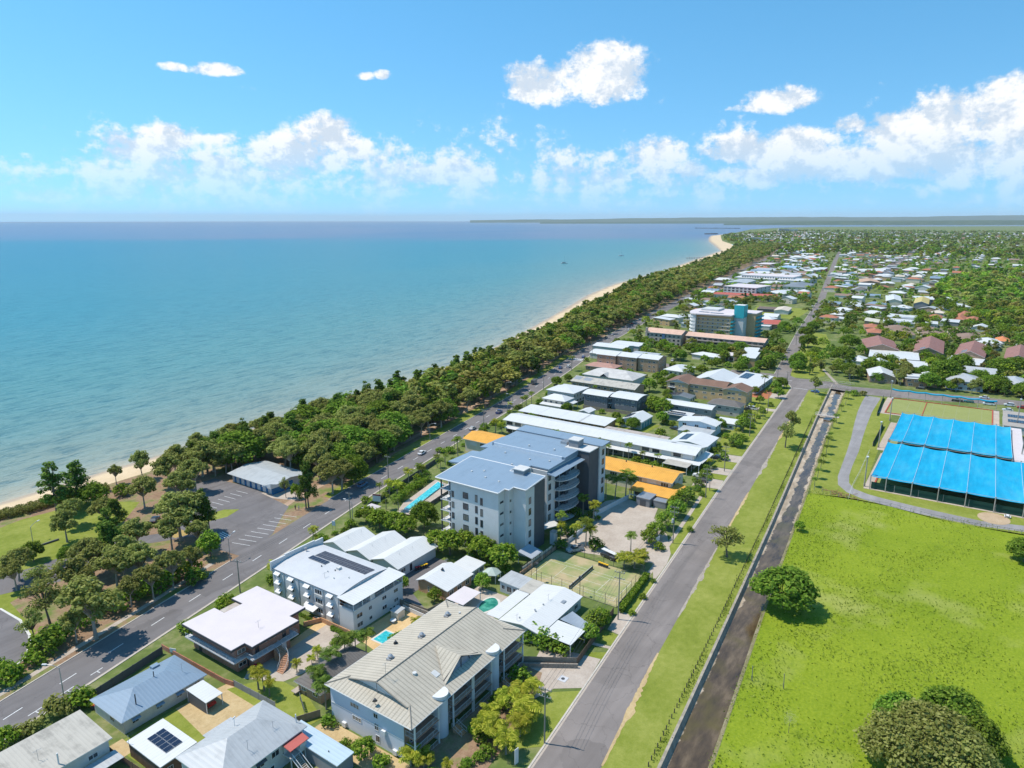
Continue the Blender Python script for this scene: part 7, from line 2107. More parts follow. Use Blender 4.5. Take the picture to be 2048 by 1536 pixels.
 ('palm', cG, 545, 900, 8, 1.0, 'dark palm against the charcoal tower, left'),
 ('goldpalm', cG, 620, 940, 7.5, 1.0, 'palm against the charcoal tower, right'),
 ('palm', cG, 910, 1195, 7.5, 1.0, 'single palm standing in the forecourt garden'),
 ('palm', cG, 720, 755, 9, 1.0, 'palm beside the orange roof, nearest the tower'),
 ('darkpalm', cG, 790, 765, 9, 1.1, 'dark palm in the clump below the orange roof'),
 ('palm', cG, 870, 765, 11, 1.0, 'tallest palm in front of the orange roof'),
 ('darkpalm', cG, 915, 745, 8, 1.1, 'dark palm at the right of the orange roof clump'),
 ('goldpalm', cG, 700, 400, 6, 1.0, 'yellow palm between the motels'),
 ('goldpalm', cF, 1028, 745, 7, 1.0, 'yellow palm by the resort sign, left'),
 ('goldpalm', cF, 1085, 770, 7.5, 1.0, 'yellow palm by the resort sign, right'),
 ('palm', cF, 1095, 860, 6.5, 1.0, 'palm at the near end of the lap pool'),
 ('palm', cF, 1000, 840, 6, 1.0, 'palm behind the white shade structure'),
 ('palm', cF, 1260, 620, 7, 1.0, 'palm along the lap pool wall, second'),
 ('goldpalm', cF, 1175, 660, 7, 1.0, 'yellow palm along the lap pool wall, first'),
 ('palm', cF, 1550, 430, 8.5, 1.0, 'tall palm at the esplanade corner of the tall block'),
 ('palm', cF, 1450, 480, 6, 1.0, 'palm beside the dark boundary wall'),
 ('darkpalm', cF, 1420, 545, 5, 1.2, 'dense palm clump below the blue roof'),
 ('goldpalm', cF, 1840, 250, 7, 1.0, 'palm at the esplanade end of the white motel'),
 ('goldpalm', cF, 1890, 260, 6, 1.0, 'lower palm at the esplanade end of the white motel'),
 ('palm', cI, 1245, 520, 10, .9, 'tall palm on the esplanade verge'),
 ('palm', cI, 1140, 770, 7, 1.2, 'palm clump in front of the flat white flats'),
 ('darkpalm', cB, 540, 1085, 7, 1.1, 'dark palm at the corner of the tiled flats'),
 ('darkpalm', cB, 490, 960, 6.5, 1.1, 'dark palm beside the bins'),
 ('darkpalm', cB, 575, 850, 7, 1.1, 'dark palm along the tiled bungalow roof, first'),
 ('darkpalm', cB, 690, 745, 7, 1.1, 'dark palm along the tiled bungalow roof, second'),
 ('darkpalm', cB, 765, 700, 6.5, 1.1, 'dark palm along the tiled bungalow roof, third'),
 ('darkpalm', cB, 845, 660, 6, 1.1, 'dark palm along the tiled bungalow roof, last'),
 ('goldpalm', cB, 65, 945, 5, 1.3, 'feathery palm group on the yard lawn'),
 ('goldpalm', cB, 20, 935, 5.5, 1.1, 'palm left in the yard lawn group'),
 ('goldpalm', cB, 105, 985, 4.5, 1.1, 'palm right in the yard lawn group'),
 ('cane', cB, 475, 700, 3, .8, 'small palm on the courtyard edge, furthest'),
 ('cane', cB, 430, 745, 2.6, .8, 'small palm on the courtyard edge, middle'),
 ('cane', cB, 315, 800, 3, .8, 'small palm on the courtyard edge, nearest'),
 ('cane', cB, 1800, 1195, 4.2, 1.0, 'golden cane palm beside the tiled flats stair'),
 ('cane', cB, 1740, 1310, 4.2, 1.0, 'golden cane palm below the flats stair'),
 ('cane', cB, 1830, 1320, 4.4, 1.1, 'golden cane palm in the middle of the flats garden'),
 ('cane', cB, 1920, 1430, 4.4, 1.1, 'golden cane palm lowest in the flats garden'),
 ('cane', cB, 1930, 1090, 4.6, 1.0, 'golden cane palm nearest the flats driveway'),
 ('cane', cC, 60, 1060, 4.4, 1.2, 'golden cane palm by the power pole'),
 ('cane', cC, 110, 1190, 4.6, 1.3, 'broad golden cane palm behind the power pole'),
 ('cane', cC, 60, 1290, 4.2, 1.2, 'golden cane palm close to the bottom edge'),
 ('cane', cC, 170, 1000, 4.0, 1.0, 'golden cane palm beside the driveway wall'),
 ('cane', cB, 1190, 1520, 3.6, 1.2, 'green palm at the bottom edge below the flats'),
 ('cane', cB, 1290, 1530, 3.4, 1.2, 'green palm right at the bottom edge'),
 ('cane', cG, 860, 1290, 4.4, 1.2, 'cane palm clump behind the tennis court, left'),
 ('cane', cG, 940, 1290, 4.6, 1.3, 'cane palm clump behind the tennis court, centre'),
 ('cane', cG, 990, 1265, 4.2, 1.2, 'cane palm clump behind the tennis court, right'),
]
for (k, f, x, y, h, wd, lab) in SINGLE:
 p = at(*f(x, y))
 tree(k, p.x, p.y, h, lab, wide=wd)
PARK = [('gum', 118, 211, 13, 'behind the crossing stripes'), ('gum', 110, 219, 12, 'behind the crossing stripes'), ('gum', 124, 229, 14, 'between car park and beach'), ('gum', 133, 236, 14, 'between car park and beach'), ('pine', 141, 232, 14, 'left of the kiosk'), ('gum', 128, 219, 13, 'left of the kiosk'), ('pine', 150, 240, 13, 'behind the kiosk'), ('gum', 158, 232, 14, 'behind the kiosk'), ('gum', 146, 224, 13, 'behind the kiosk'),
  ('gum', 84, 214, 11, 'over the park road'), ('gum', 92, 190, 12, 'over the park road'), ('gum', 78, 186, 12, 'beside the park road'), ('sparse', 70, 181, 11, 'beside the turning loop'), ('gum', 98, 183, 12, 'above the esplanade hedge'), ('pine', 89, 199, 12, 'over the park road'), ('gum', 66, 200, 10, 'near the left frame edge'), ('sparse', 60, 212, 10, 'near the left frame edge'), ('gum', 103, 178, 10, 'above the esplanade hedge'),
  ('gum', 160, 192, 14, 'right of the kiosk'), ('gum', 166, 199, 15, 'right of the kiosk'), ('gum', 158, 206, 14, 'right of the kiosk'), ('fig', 170, 191, 11, 'right of the kiosk'), ('gum', 175, 200, 14, 'above the parked blue car')]
for (k, a, b, h, lab) in PARK:
 tree(k, a, b, h, f"{'dark casuarina' if k == 'pine' else 'dense broadleaf tree' if k == 'fig' else 'thin gum' if k == 'sparse' else 'olive gum'} {lab}", 'foreshore park trees')
for i, b in enumerate(np.arange(96, 162, 6.6)):
 tree('palm', 241.5 + P_.normal(0, .8), b + P_.normal(0, .8), P_.uniform(5.5, 7.5), 'palm in the planted strip along the long white motel', 'palms along the white motel')
for i, b in enumerate(np.arange(92, 108, 4)):
 shrub('bright', 240.2 + P_.normal(0, .5), b, 1.6, 'bushy shrub in the planted strip along the long white motel', 'shrubs along the white motel')
# pandanus along the far side of the canal
pand = [(350, 1050), (372, 985), (395, 925), (420, 860), (440, 800), (452, 740), (470, 690), (490, 600), (520, 560), (560, 470), (590, 420), (610, 375)]
for k, (x, y) in enumerate(pand):
 p = at(*cH(x, y))
 o = tree('darkpalm', p.x, p.y - .3, 3.6 + (k % 3) * .5, 'stubby pandanus in the row along the far canal bank', 'pandanus row on the canal bank', 1.25)
 o.name = 'pandanus_tree'
 o['category'] = 'tree'
# pale leafless sapling on the field
root = empty('bare_sapling', tuple(at(1577, 1466))); tag(root, 'pale leafless sapling standing on the field', 'tree')
mb = MB(); mb.tube([(0, 0, 0), (0, 0, 2.2)], [.06, .03], 5); mb.build('trunk', M_bark, root)
r = np.random.default_rng(5); c = r.normal(size=(500, 3)) * np.array([.55, .55, .8]) + np.array([0, 0, 3.2]); link('twigs', quad_mesh('twigs', leaf_quads(c, r.normal(size=(500, 3)), np.full(500, .09), .2), L_dry), root)
# shrubs
SH = [('dark', cA, 350, 640, 2.6, 'large dark shrub at the esplanade footpath bend'), ('dark', cA, 460, 570, 2.4, 'dark shrub right of the largest footpath shrub'), ('bright', cA, 250, 740, 1.8, 'bright shrub at the footpath bend'),
      ('dark', cA, 650, 450, 1.9, 'dark round shrub behind the leaning gum'), ('bright', cA, 870, 340, 2.6, 'big bright shrub mound beside the esplanade'), ('dark', cA, 740, 310, 1.8, 'dark shrub left of the bright mound'),
      ('bright', cA, 60, 880, 2.2, 'shrub bed at the left edge, upper part'), ('bright', cA, 130, 850, 1.6, 'shrub bed at the left edge, right part'), ('dark', cA, 0, 800, 1.6, 'shrub beside the turning loop kerb'),
      ('dark', cA, 1040, 250, 2.2, 'hedge shrub opposite the brick flats, first'), ('dark', cA, 1150, 200, 2.3, 'hedge shrub opposite the brick flats, second'), ('dark', cA, 1260, 130, 2.4, 'hedge shrub opposite the brick flats, third'), ('dark', cA, 1380, 80, 2.3, 'hedge shrub opposite the brick flats, fourth'),
      ('bright', cA, 1480, 20, 2.0, 'hedge shrub opposite the brick flats, fifth'), ('dark', cE, 1500, 1400, 2.0, 'hedge shrub near the car park corner'),
      ('olive', cA, 450, 1130, 1.9, 'dusty shrub beside the street lamp pole'), ('bright', cA, 620, 1060, 2.0, 'leafy shrub at the cottage corner'), ('bright', cA, 680, 1030, 1.4, 'small leafy shrub by the bins'),
      ('olive', cA, 250, 1260, 1.3, 'low shrub on the verge by the grey roof'), ('olive', cA, 150, 1300, 1.2, 'low verge shrub further left of the grey roof'), ('bright', cA, 40, 1370, 2.0, 'shrub at the bottom left edge'),
      ('dark', cE, 940, 730, 2.2, 'pandanus like shrub behind the beach'), ('bright', cA, 1750, 300, 1.8, 'bright shrub in the roof notch of the brick flats'), ('bright', cA, 1700, 290, 1.2, 'smaller shrub beside the brick flats notch'),
      ('dark', cC, 130, 540, 2.0, 'oleander shrub beside the paling fence, left'), ('dark', cC, 230, 590, 1.9, 'oleander shrub beside the paling fence, middle'), ('dark', cC, 310, 620, 1.9, 'oleander shrub beside the paling fence, right'), ('bright', cC, 400, 660, 1.5, 'bright shrub at the paling fence corner'),
      ('bright', cC, 1005, 235, .75, 'clipped round bush on the nature strip, middle one'), ('bright', cC, 922, 360, .7, 'clipped round bush on the nature strip, nearest'), ('dark', cC, 1085, 110, .6, 'clipped round bush on the nature strip, furthest'),
      ('dark', cG, 640, 1140, 1.7, 'clipped hedge ball at the forecourt fence'), ('bright', cG, 1130, 1150, 1.3, 'square clipped bush at the forecourt corner'), ('bright', cG, 1365, 1010, .9, 'small bush on the nature strip by the footpath'),
      ('dark', cG, 480, 890, 1.6, 'dark shrub below the curved balconies'), ('dark', cC, 60, 880, 1.8, 'dark shrub in front of the tiled flats corner'), ('bright', cB, 960, 1530, 1.3, 'green shrub at the bottom edge'), ('dark', cB, 560, 1210, 1.1, 'shrub in the side yard, left'), ('dark', cB, 690, 1390, 1.0, 'shrub in the side yard, right'),
      ('bright', cB, 610, 590, .9, 'small shrub in the courtyard corner'), ('bright', cG, 1230, 200, 1.4, 'clipped hedge by the lawn garage, left half'), ('bright', cG, 1180, 185, 1.4, 'clipped hedge by the lawn garage, right half'),
      ('bright', cH, 660, 350, 1.8, 'flowering shrub at the side street bridge'), ('olive', cH, 730, 350, 1.5, 'spreading ground shrub right of the bridge'), ('dark', cB, 1870, 1060, 1.5, 'dark shrub in front of the tower stair')]
for (k, f, x, y, s_, lab) in SH:
 p = at(*f(x, y)); shrub(k, p.x, p.y, s_, lab)
for k in range(9):
 p = at(*cB(330 + k * 14.5, 355 + k * 8)) if k < 8 else at(*cB(590, 480))
 shrub('dark', p.x, p.y, .38, 'low clipped shrub in the bed beside the white flats', 'bed shrubs beside the white flats')
for k in range(6):
 p = at(*cB(590 + k * 20, 470 + k * 12)); shrub('dark', p.x, p.y, .5, 'leafy bed shrub at the white flats corner', 'bed shrubs at the white flats corner')
def hedge(name, label, line, w, h, lm, dens=90):
 root = empty(name, (line[0][0], line[0][1], 0)); tag(root, label, 'hedge')
 r = np.random.default_rng(len(label)); cs = []
 for p, q in zip(line, line[1:]):
  p, q = np.array(p), np.array(q); L = np.linalg.norm(q - p); n = int(L * dens)
  t_ = r.uniform(0, 1, n); nrm = np.array([-(q - p)[1], (q - p)[0]]) / L
  o = r.uniform(-1, 1, n); z = r.uniform(.05, 1, n) ** .6 * h * (1 + .12 * np.sin(t_ * L * 2.1))
  xy = p + (q - p) * t_[:, None] + nrm * (o * w / 2)[:, None] - np.array(line[0])
  cs.append(np.concatenate([xy, z[:, None]], 1))
 c = np.concatenate(cs)
 link('foliage', quad_mesh('foliage', leaf_quads(c, r.normal(size=c.shape) + np.array([0, 0, .6]), r.uniform(.14, .3, len(c))), lm), root)
 mb = MB()
 for p, q in zip(line, line[1:]):
  mb.tube([(p[0] - line[0][0], p[1] - line[0][1], .2), (q[0] - line[0][0], q[1] - line[0][1], .2)], .1, 5)
 mb.build('stems', M_bark, root)
hedge('hedge', 'long clipped hedge along the tennis court street side', [tuple(at(*cC(830, 350))[:2]), tuple(at(*cC(1040, 70))[:2])], 1.5, 1.6, L_bright, 260)
hedge('hedge', 'low dune scrub hedge between the beach and park lawn', [(76, 252), (86, 248.5), (100, 249), (112, 246)], 6, 2.0, L_gum, 420)
hedge('hedge', 'clipped hedge behind the gravel yard near the bushland', [tuple(at(*m7(800, 312))[:2]), tuple(at(*m7(1030, 322))[:2])], 3, 2.4, L_bright, 120)
hedge('hedge', 'leafy border below the lap pool wall', [(158, 154), (182, 159.5)], 3.5, 2.6, L_bright, 120)
GARD = [(76, 95, 139, 143, 8, 'in front of the brick flats'), (100, 115, 142, 146, 7, 'in front of the bowed roof flats'), (122, 138, 149, 153, 10, 'in front of the stepped units'), (150, 205, 157, 165, 26, 'along the tall block esplanade wall'),
  (206, 230, 171, 177, 10, 'at the esplanade end of the orange motel'), (236, 264, 174, 182, 14, 'at the esplanade end of the white motel'), (268, 300, 181, 188, 12, 'in front of the stepped brick units'), (205, 232, 71, 78, 8, 'on the street side of the orange motel'),
  (226, 262, 76, 84, 12, 'on the street side of the white motel'), (262, 300, 79, 88, 14, 'in the street gardens by the solar house'), (300, 350, 80, 90, 16, 'in the street gardens by the dark tiled house'), (384, 412, 89, 96, 12, 'around the corner hall garden'),
  (160, 186, 92, 96, 10, 'in the tall block entry beds'), (98, 110, 96, 99, 5, 'beside the flats pool terrace'), (139, 143, 95, 110, 7, 'behind the gazebo'), (74, 92, 61, 69, 12, 'in the garden below the tiled flats')]
for (a0, a1, b0, b1, n, where) in GARD:
 for k in range(n):
  a, b = P_.uniform(a0, a1), P_.uniform(b0, b1)
  if any(x0 < a < x1 and y0 < b < y1 for x0, y0, x1, y1 in FOOT):
   continue
  q = P_.random()
  if q < .25:
   tree('goldpalm' if q < .12 else 'palm', a, b, P_.uniform(3.5, 6.5), f'slender palm {where}', 'front garden palms')
  else:
   kd = 'bright' if q < .7 else 'dark'
   shrub(kd, a, b, P_.uniform(.6, 1.5), f'{kd} leafy shrub {where}', 'front garden shrubs')
# ---- foreshore belt, suburb and far woods: nearest trees singly, the rest as masses
def blocked(a, b):
 if any(x0 < a < x1 and y0 < b < y1 for x0, y0, x1, y1 in FOOT):
  return True
 e = interp(ESP, a)
 if abs(b - e) < 6.5:
  return True
 if a < 440 and interp(RR, a) - 1 < b < interp(RL, a) + 1:
  return True
 if a >= 430 and interp(UR, a) - 1 < b < interp(UL, a) + 1:
  return True
 return False
belt = []
x = 143.0
while x < 2600:
 st = 7.0 if x < 700 else 9 if x < 1300 else 12
 lo, hi = interp(ESP, x) + 9.5, interp(VEG, x) - 1.5
 b = lo + P_.uniform(0, st)
 while b < hi:
  aa, bb = x + P_.normal(0, st * .25), b + P_.normal(0, st * .2)
  edge = (bb - lo) / max(1, hi - lo)
  if not (aa < 176 and bb < 200) and not (aa < 162 and bb < 226):
   kind = 'pine' if P_.random() < (.14 + .42 * (edge > .75)) else ('fig' if P_.random() < .22 else 'gum')
   belt.append((aa, bb, kind, P_.uniform(10, 15.5) * (1 - .2 * (edge > .8))))
  b += st * P_.uniform(.85, 1.2)
 x += st
# clear patches in the suburb: lawns, yards, car parks
OPEN = [(497, 60, 520, 215), (584, 128, 640, 165)]
sub = []
for _ in range(42000):
 D = 420 + 6500 * P_.random() ** 2.6
 an = rad(P_.uniform(-6.5, 34))
 aa, bb = D * math.cos(an), D * math.sin(an)
 lim_ = interp(ESP, aa) - 8 if aa < 2400 else interp(VEG, min(aa, 4600)) - 12
 if bb > lim_ or blocked(aa, bb):
  continue
 if aa < 446 and bb > -90:
  continue
 if in_poly(aa, bb, LAWN2):
  continue
 if in_poly(aa, bb, XS):
  continue
 if 434 < aa < 620 and 60 < bb < interp(UR, aa):
  if P_.random() < .75:
   continue
 sub.append((aa, bb))
# keep the density even with distance
keep, cells = [], {}
for aa, bb in sub:
 D = math.hypot(aa, bb)
 c = 8.5 if D < 900 else 11 if D < 1600 else 15 if D < 3000 else 30
 key = (c, int(aa // c), int(bb // c))
 wood = math.sin(aa * .008 + 1.3) + math.sin(bb * .011 + aa * .004) + .6 * math.sin(aa * .021 - bb * .017)
 bush = in_poly(aa, bb, BUSH)
 if key in cells:
  continue
 if P_.random() > (.95 if bush else .40 + .22 * wood + (.18 if D > 1800 else 0)):
  continue
 cells[key] = 1
 keep.append((aa, bb, D, bush))
inner = []
for aa in np.arange(262, 520, 9.5):
 for bb in np.arange(interp(RL, min(aa, 405)) + 5, interp(ESP, aa) - 10, 9.5):
  x_, y_ = aa + P_.normal(0, 2), bb + P_.normal(0, 2)
  if not blocked(x_, y_) and P_.random() < .42:
   inner.append((x_, y_))
MARKS = [('the blue kiosk', 150, 195), ('the parked blue car', 178, 182), ('the lap pool block', 190, 190), ('the bus shelter', 262, 200), ('the white motel end', 260, 195), ('the parked caravan', 345, 212), ('the zebra crossing', 411, 226),
         ('the brick walk up flats', 440, 235), ('the workshops', 480, 245), ('the resort gardens', 550, 256), ('the hotel pool', 620, 266)]
singles = sorted(belt, key=lambda q: math.hypot(q[0], q[1]))[:118]
for (a, b, kind, h) in singles:
 mk = min(MARKS, key=lambda m: abs(m[1] - a))[0]
 sea = 'seaward' if b > (interp(ESP, a) + interp(VEG, a)) / 2 else 'roadside'
 sz = 'tall' if h > 13.2 else 'short' if h < 11.2 else 'medium'
 tree(kind, a, b, h, f'{sz} {SHORT[kind]}, {sea} foreshore belt near {mk}', 'foreshore belt trees', P_.uniform(1.0, 1.25))
for (a, b) in inner:
 kind = P_.choice(['garden', 'garden', 'palm', 'fig', 'shrub'])
 zone = 'between the white motel and grey flats' if a < 305 else 'around the grey flats and townhouses' if a < 350 else 'around the tan flats and corner hall' if a < 420 else 'around the workshops' if a < 470 else 'around the long resort'
 if kind == 'shrub':
  shrub('bright', a, b, P_.uniform(1.2, 2.2), f'garden shrub {zone}', 'mid block garden shrubs')
 else:
  tree(kind, a, b, P_.uniform(4, 7) if kind != 'palm' else P_.uniform(5, 8), f'{SHORT[kind]} {zone}', 'mid block garden trees')
# low-detail crowns for the masses
def lod(kind, n, per, size, seed):
 r = np.random.default_rng(seed)
 cl = clumps({'gum': 'gum', 'pine': 'pine', 'fig': 'fig', 'garden': 'fig'}[kind], 10, 4.6 if kind != 'pine' else 3.2, n, r)
 c, nn, s = crown_quads(cl, per, size, r)
 return leaf_quads(c, nn, s)
def mass(name, label, items, quadset, trunks=True):
 """items: (a, b, kind, h). One joined mesh of crowns with a tint for each tree."""
 TINT = {'gum': (1.0, 1.02, .9), 'pine': (.42, .66, .38), 'fig': (.55, .90, .40), 'garden': (.95, 1.25, .45)}
 vs, ts = [], []
 mb = MB()
 for i, (a, b, kind, h) in enumerate(items):
  q = quadset[kind][i % len(quadset[kind])]
  an = P_.uniform(0, 6.28); c_, s_ = math.cos(an), math.sin(an)
  k = h / 10; kw = k * P_.uniform(1.0, 1.45)
  v = np.stack([(q[:, 0] * c_ - q[:, 1] * s_) * kw + a, (q[:, 0] * s_ + q[:, 1] * c_) * kw + b, q[:, 2] * k], 1)
  vs.append(v)
  tn = np.array(TINT[kind]) * P_.uniform(.75, 1.3)
  ts.append(np.tile(np.append(tn * np.array([P_.uniform(.88, 1.15), 1, P_.uniform(.8, 1.2)]), 1.0), (len(q) // 4, 1)))
  if trunks:
   mb.tube([(a, b, 0), (a, b, h * .55)], [.2, .1], 3, cap=False)
 root = empty(name, (0, 0, 0)); tag(root, label, 'trees', kind='stuff')
 o = link('crowns', quad_mesh('crowns', np.concatenate(vs), L_gum, np.concatenate(ts)), root); o['kind'] = 'stuff'
 if trunks:
  o = mb.build('trunks', M_bark, root); o['kind'] = 'stuff'
Q1 = {k: [lod(k, 18, 18, .62, 900 + j) for j in range(3)] for k in ('gum', 'pine', 'fig', 'garden')}
Q2 = {k: [lod(k, 12, 8, 1.1, 950 + j) for j in range(3)] for k in ('gum', 'pine', 'fig', 'garden')}
Q3 = {k: [lod(k, 6, 4, 2.3, 980 + j) for j in range(3)] for k in ('gum', 'pine', 'fig', 'garden')}
ss_ = set(singles)
rest = [t_ for t_ in belt if t_ not in ss_]
mass('foreshore_wood', 'continuous foreshore tree belt running on towards the headland', [t_ for t_ in rest if t_[0] < 900], Q1)
mass('foreshore_wood', 'far end of the foreshore tree belt by the headland beach', [t_ for t_ in rest if t_[0] >= 900], Q2, False)
kinds = ['gum', 'gum', 'fig', 'fig', 'garden', 'pine']
near = [q for q in keep if q[2] < 900]
near.sort(key=lambda q: q[2])
for (a, b, D, bush) in near[:70]:
 kind = str(P_.choice(kinds))
 h = P_.uniform(5.5, 10)
 side = 'near the back row brown houses' if b < 55 else 'beside the upper street' if b < interp(UL, a) + 25 else 'around the hotel' if a < 640 else 'around the red roofed motel'
 tree(kind, a, b, h, f"{'tall' if h > 8.4 else 'short' if h < 6.8 else 'medium'} {SHORT[kind]} {side}", 'suburb trees beyond the crossing')
H_ = lambda bush: P_.uniform(9, 14) if bush else P_.uniform(5, 9.5)
mass('suburb_trees', 'trees among the houses in the middle distance', [(a, b, str(P_.choice(kinds)), H_(bush)) for (a, b, D, bush) in near[70:]], Q1, False)
mass('suburb_trees', 'trees among the far suburb houses', [(a, b, str(P_.choice(kinds)), H_(bush)) for (a, b, D, bush) in keep if 900 <= D < 2000], Q2, False)
mass('distant_woodland', 'distant wooded suburb reaching the far shore', [(a, b, str(P_.choice(kinds)), P_.uniform(9, 16)) for (a, b, D, bush) in keep if D >= 2000], Q3, False)
# rough grass of the field
r = np.random.default_rng(21)
n = 120000
aa = 60 + 190 * r.random(n) ** 1.5
bb = r.uniform(-110, 46, n)
lim = np.interp(aa, [p[0] for p in CANR], [p[1] for p in CANR]) - .4
ok = bb < lim
nz_ = np.sin(aa * .21 + 2 * np.sin(bb * .13)) + np.sin(bb * .27 + aa * .09) + .8 * np.sin(aa * .05 - bb * .07)
ok &= r.random(n) < np.clip(.45 + .3 * nz_ + .35 * (lim - bb < 9), .06, 1)
ok &= bb > -100
aa, bb = aa[ok], bb[ok]
c = np.stack([aa, bb, r.uniform(.05, .34, len(aa))], 1)
nn = r.normal(size=c.shape) + np.array([0, 0, .5])
link('grass_tufts', quad_mesh('grass_tufts', leaf_quads(c, nn, r.uniform(.10, .34, len(aa)), .4), leaf_mat('rough_grass', (.09, .16, .012), (.19, .28, .03), (.36, .42, .09), .35)))
tag(bpy.data.objects['grass_tufts'], 'long rough grass and weeds over the field', 'grass', kind='stuff')
n = 9000
aa = r.uniform(70, 420, n)
side = r.random(n)
lo = np.interp(aa, [p[0] for p in CANL], [p[1] for p in CANL])
bb = np.where(side < .62, lo + 1.5 + r.normal(0, .45, n), np.interp(aa, [p[0] for p in CANR], [p[1] for p in CANR]) + r.normal(.1, .45, n))
keep_ = r.random(n) < .55 + .45 * np.sin(aa * .35 + 3 * np.sin(aa * .07))
c = np.stack([aa, bb, r.uniform(.04, .4, n)], 1)[keep_]
link('canal_weeds', quad_mesh('canal_weeds', leaf_quads(c, r.normal(size=c.shape) + np.array([0, 0, .5]), r.uniform(.1, .3, len(c)), .4), L_bright))
tag(bpy.data.objects['canal_weeds'], 'weeds growing along both canal edges', 'weeds', kind='stuff')
# bowls club
t = NT('blue_shade_cloth_worn')
n1_ = t.noise(.5, 4, .6, stretch=(.2, 1, 1)); n2_ = t.noise(4, 3, .6)
fine = t.wave(.314 / .5, 'Y')
c = t.ramp(n1_, [(.3, (.003, .27, .46)), (.55, (.006, .33, .54)), (.78, (.03, .40, .60))])
c = t.mix(t.math('MULTIPLY', fine, .12), c, (.005, .28, .52))
fd = t.noise(.12, 5, .65, stretch=(.35, 1, 1)); c = t.mix(t.ramp(fd, [(.5, (0, 0, 0)), (.72, (.4, .4, .4))]), c, (.10, .42, .56)); t.bump(t.math('ADD', n1_, t.math('MULTIPLY', fd, 2.0)), .5, .25)
M_sail = t.done(c, .8, 0, .2)
M_pole = plain('weathered_steel', (.40, .37, .33), .7, .2, 1.0)
bs = [25.1, 20.2, 12.4, 4.6, -3.2, -11.1, -16.3]
bsf = [25.1, 20.2, 12.4, 4.6, -3.2, -11.1, -18.8, -26.6]
def shade_roof(label, a0, a1, seams, z0, z1):
 root = empty('shade_canopy', (a0, seams[-1], 0)); tag(root, label, 'shade canopy')
 for s0, s1 in zip(seams, seams[1:]):
  mb = MB(); nu, nv = 6, 16
  w = s0 - s1
  g = {}
  for i in range(nu + 1):
   for j in range(nv + 1):
    u, v = i / nu, j / nv
    sag = 4 * u * (1 - u)
    end = .55 * sag * (1 - min(1, min(v, 1 - v) * 8)) * (1 if j in (0, nv) else .6)
    a = a0 + (a1 - a0) * v + (end if v < .5 else -end)
    z = z0 + (z1 - z0) * v - .34 * sag - .55 * 4 * v * (1 - v)
    g[i, j] = len(mb.v); mb.v.append((a - a0, s1 + w * u - seams[-1], z))
  for i in range(nu):
   for j in range(nv):
    mb.f.append((g[i, j], g[i, j + 1], g[i + 1, j + 1], g[i + 1, j])); mb.m.append(0)
  mb.build('shade_panel', M_sail, root, smooth=True)
 for s_ in seams:
  mb = MB(); n = 10
  mb.tube([((a1 - a0) * k / n, s_ - seams[-1], z0 + (z1 - z0) * k / n - .5 * 4 * k / n * (1 - k / n) + .06) for k in range(n + 1)], .05, 4); mb.build('cable', M_trim, root)
  for a, z in ((0, z0), (a1 - a0, z1)):
   mb = MB(); mb.tube([(a, s_ - seams[-1], 0), (a, s_ - seams[-1], z + .5)], .17, 7); mb.build('post', M_pole, root)
 for a, z in ((0, z0), (a1 - a0, z1)):
  mb = MB(); mb.tube([(a, 0, z + .25), (a, seams[0] - seams[-1], z + .25)], .08, 5); mb.build('beam', M_pole, root)
 return root
shade_roof('bright blue shade canopy nearest the field', 261.8, 308.2, bsf, 4.8, 5.0)
shade_roof('bright blue shade canopy further from the field', 311.2, 361.0, bs, 5.0, 5.0)
M_bowl = ground_mat('bowling_green', [(.3, (.22, .245, .075)), (.5, (.265, .285, .095)), (.7, (.30, .315, .115))], .1, 2, .2)
M_red = plain('red_ditch_board', (.42, .085, .045), .8, .15, .6)
for i, (a0, a1, b0, b1) in enumerate(((264, 306, -27, 24), (314, 358, -15, 26), (377, 410.3, -10, 33.2))):
 sheet('bowling_green', [(a0, b0), (a1, b0), (a1, b1), (a0, b1)], M_bowl, .035)
 sheet('green_surround', [(a0 - 2.6, b0 - 3), (a1 + 1.5, b0 - 3), (a1 + 1.5, b1 + 3), (a0 - 2.6, b1 + 3)], M_conc, .02)
 root = empty('ditch_edge', (a0, b0, 0)); tag(root, ('red ditch boards around the green under the nearer canopy', 'red ditch boards around the green under the further canopy', 'red ditch boards around the open bowling green')[i], 'edging')
 for (x0, y0, x1, y1) in ((-.5, -.5, a1 - a0 + .5, 0), (-.5, b1 - b0, a1 - a0 + .5, b1 - b0 + .5), (-.5, 0, 0, b1 - b0), (a1 - a0, 0, a1 - a0 + .5, b1 - b0)):
  mb = MB(); mb.box(x0, y0, .02, x1, y1, .35); mb.build('board', M_red, root)
mb = MB()
for b in np.arange(-6, 30, 5.2):
 mb.poly([(377.2, b, .062), (410.1, b, .062), (410.1, b + .12, .062), (377.2, b + .12, .062)])
mb.build('rink_lines', plain('rink_line', (.30, .31, .16), .8, .1, 1.0))['kind'] = 'structure'
root = empty('dividing_board', (377, 17.8, 0)); tag(root, 'red dividing board across the open bowling green', 'edging'); mb = MB(); mb.box(0, 0, .05, 33.2, .35, .3); mb.build('board', M_red, root)
M_mesh = plain('dark_green_mesh', (.012, .062, .045), .9, .15, .5)
fence('mesh_curtain', 'dark green mesh curtain under the front edge of the nearer canopy', [(262.6, 24.8), (262.6, -26)], 2.6, M_mesh, .04, post=7.8, pm=M_pole, cat='screen')
fence('mesh_screen', 'dark green mesh screen on the path side of the canopies', [(315, 31), (350, 31.2)], 2.0, M_mesh, .05, post=4, pm=M_pole, cat='screen')
fence('mesh_screen', 'dark green mesh screen beside the open bowling green', [(368, 36), (408, 37.8)], 2.0, M_mesh, .05, post=4, pm=M_pole, cat='screen')
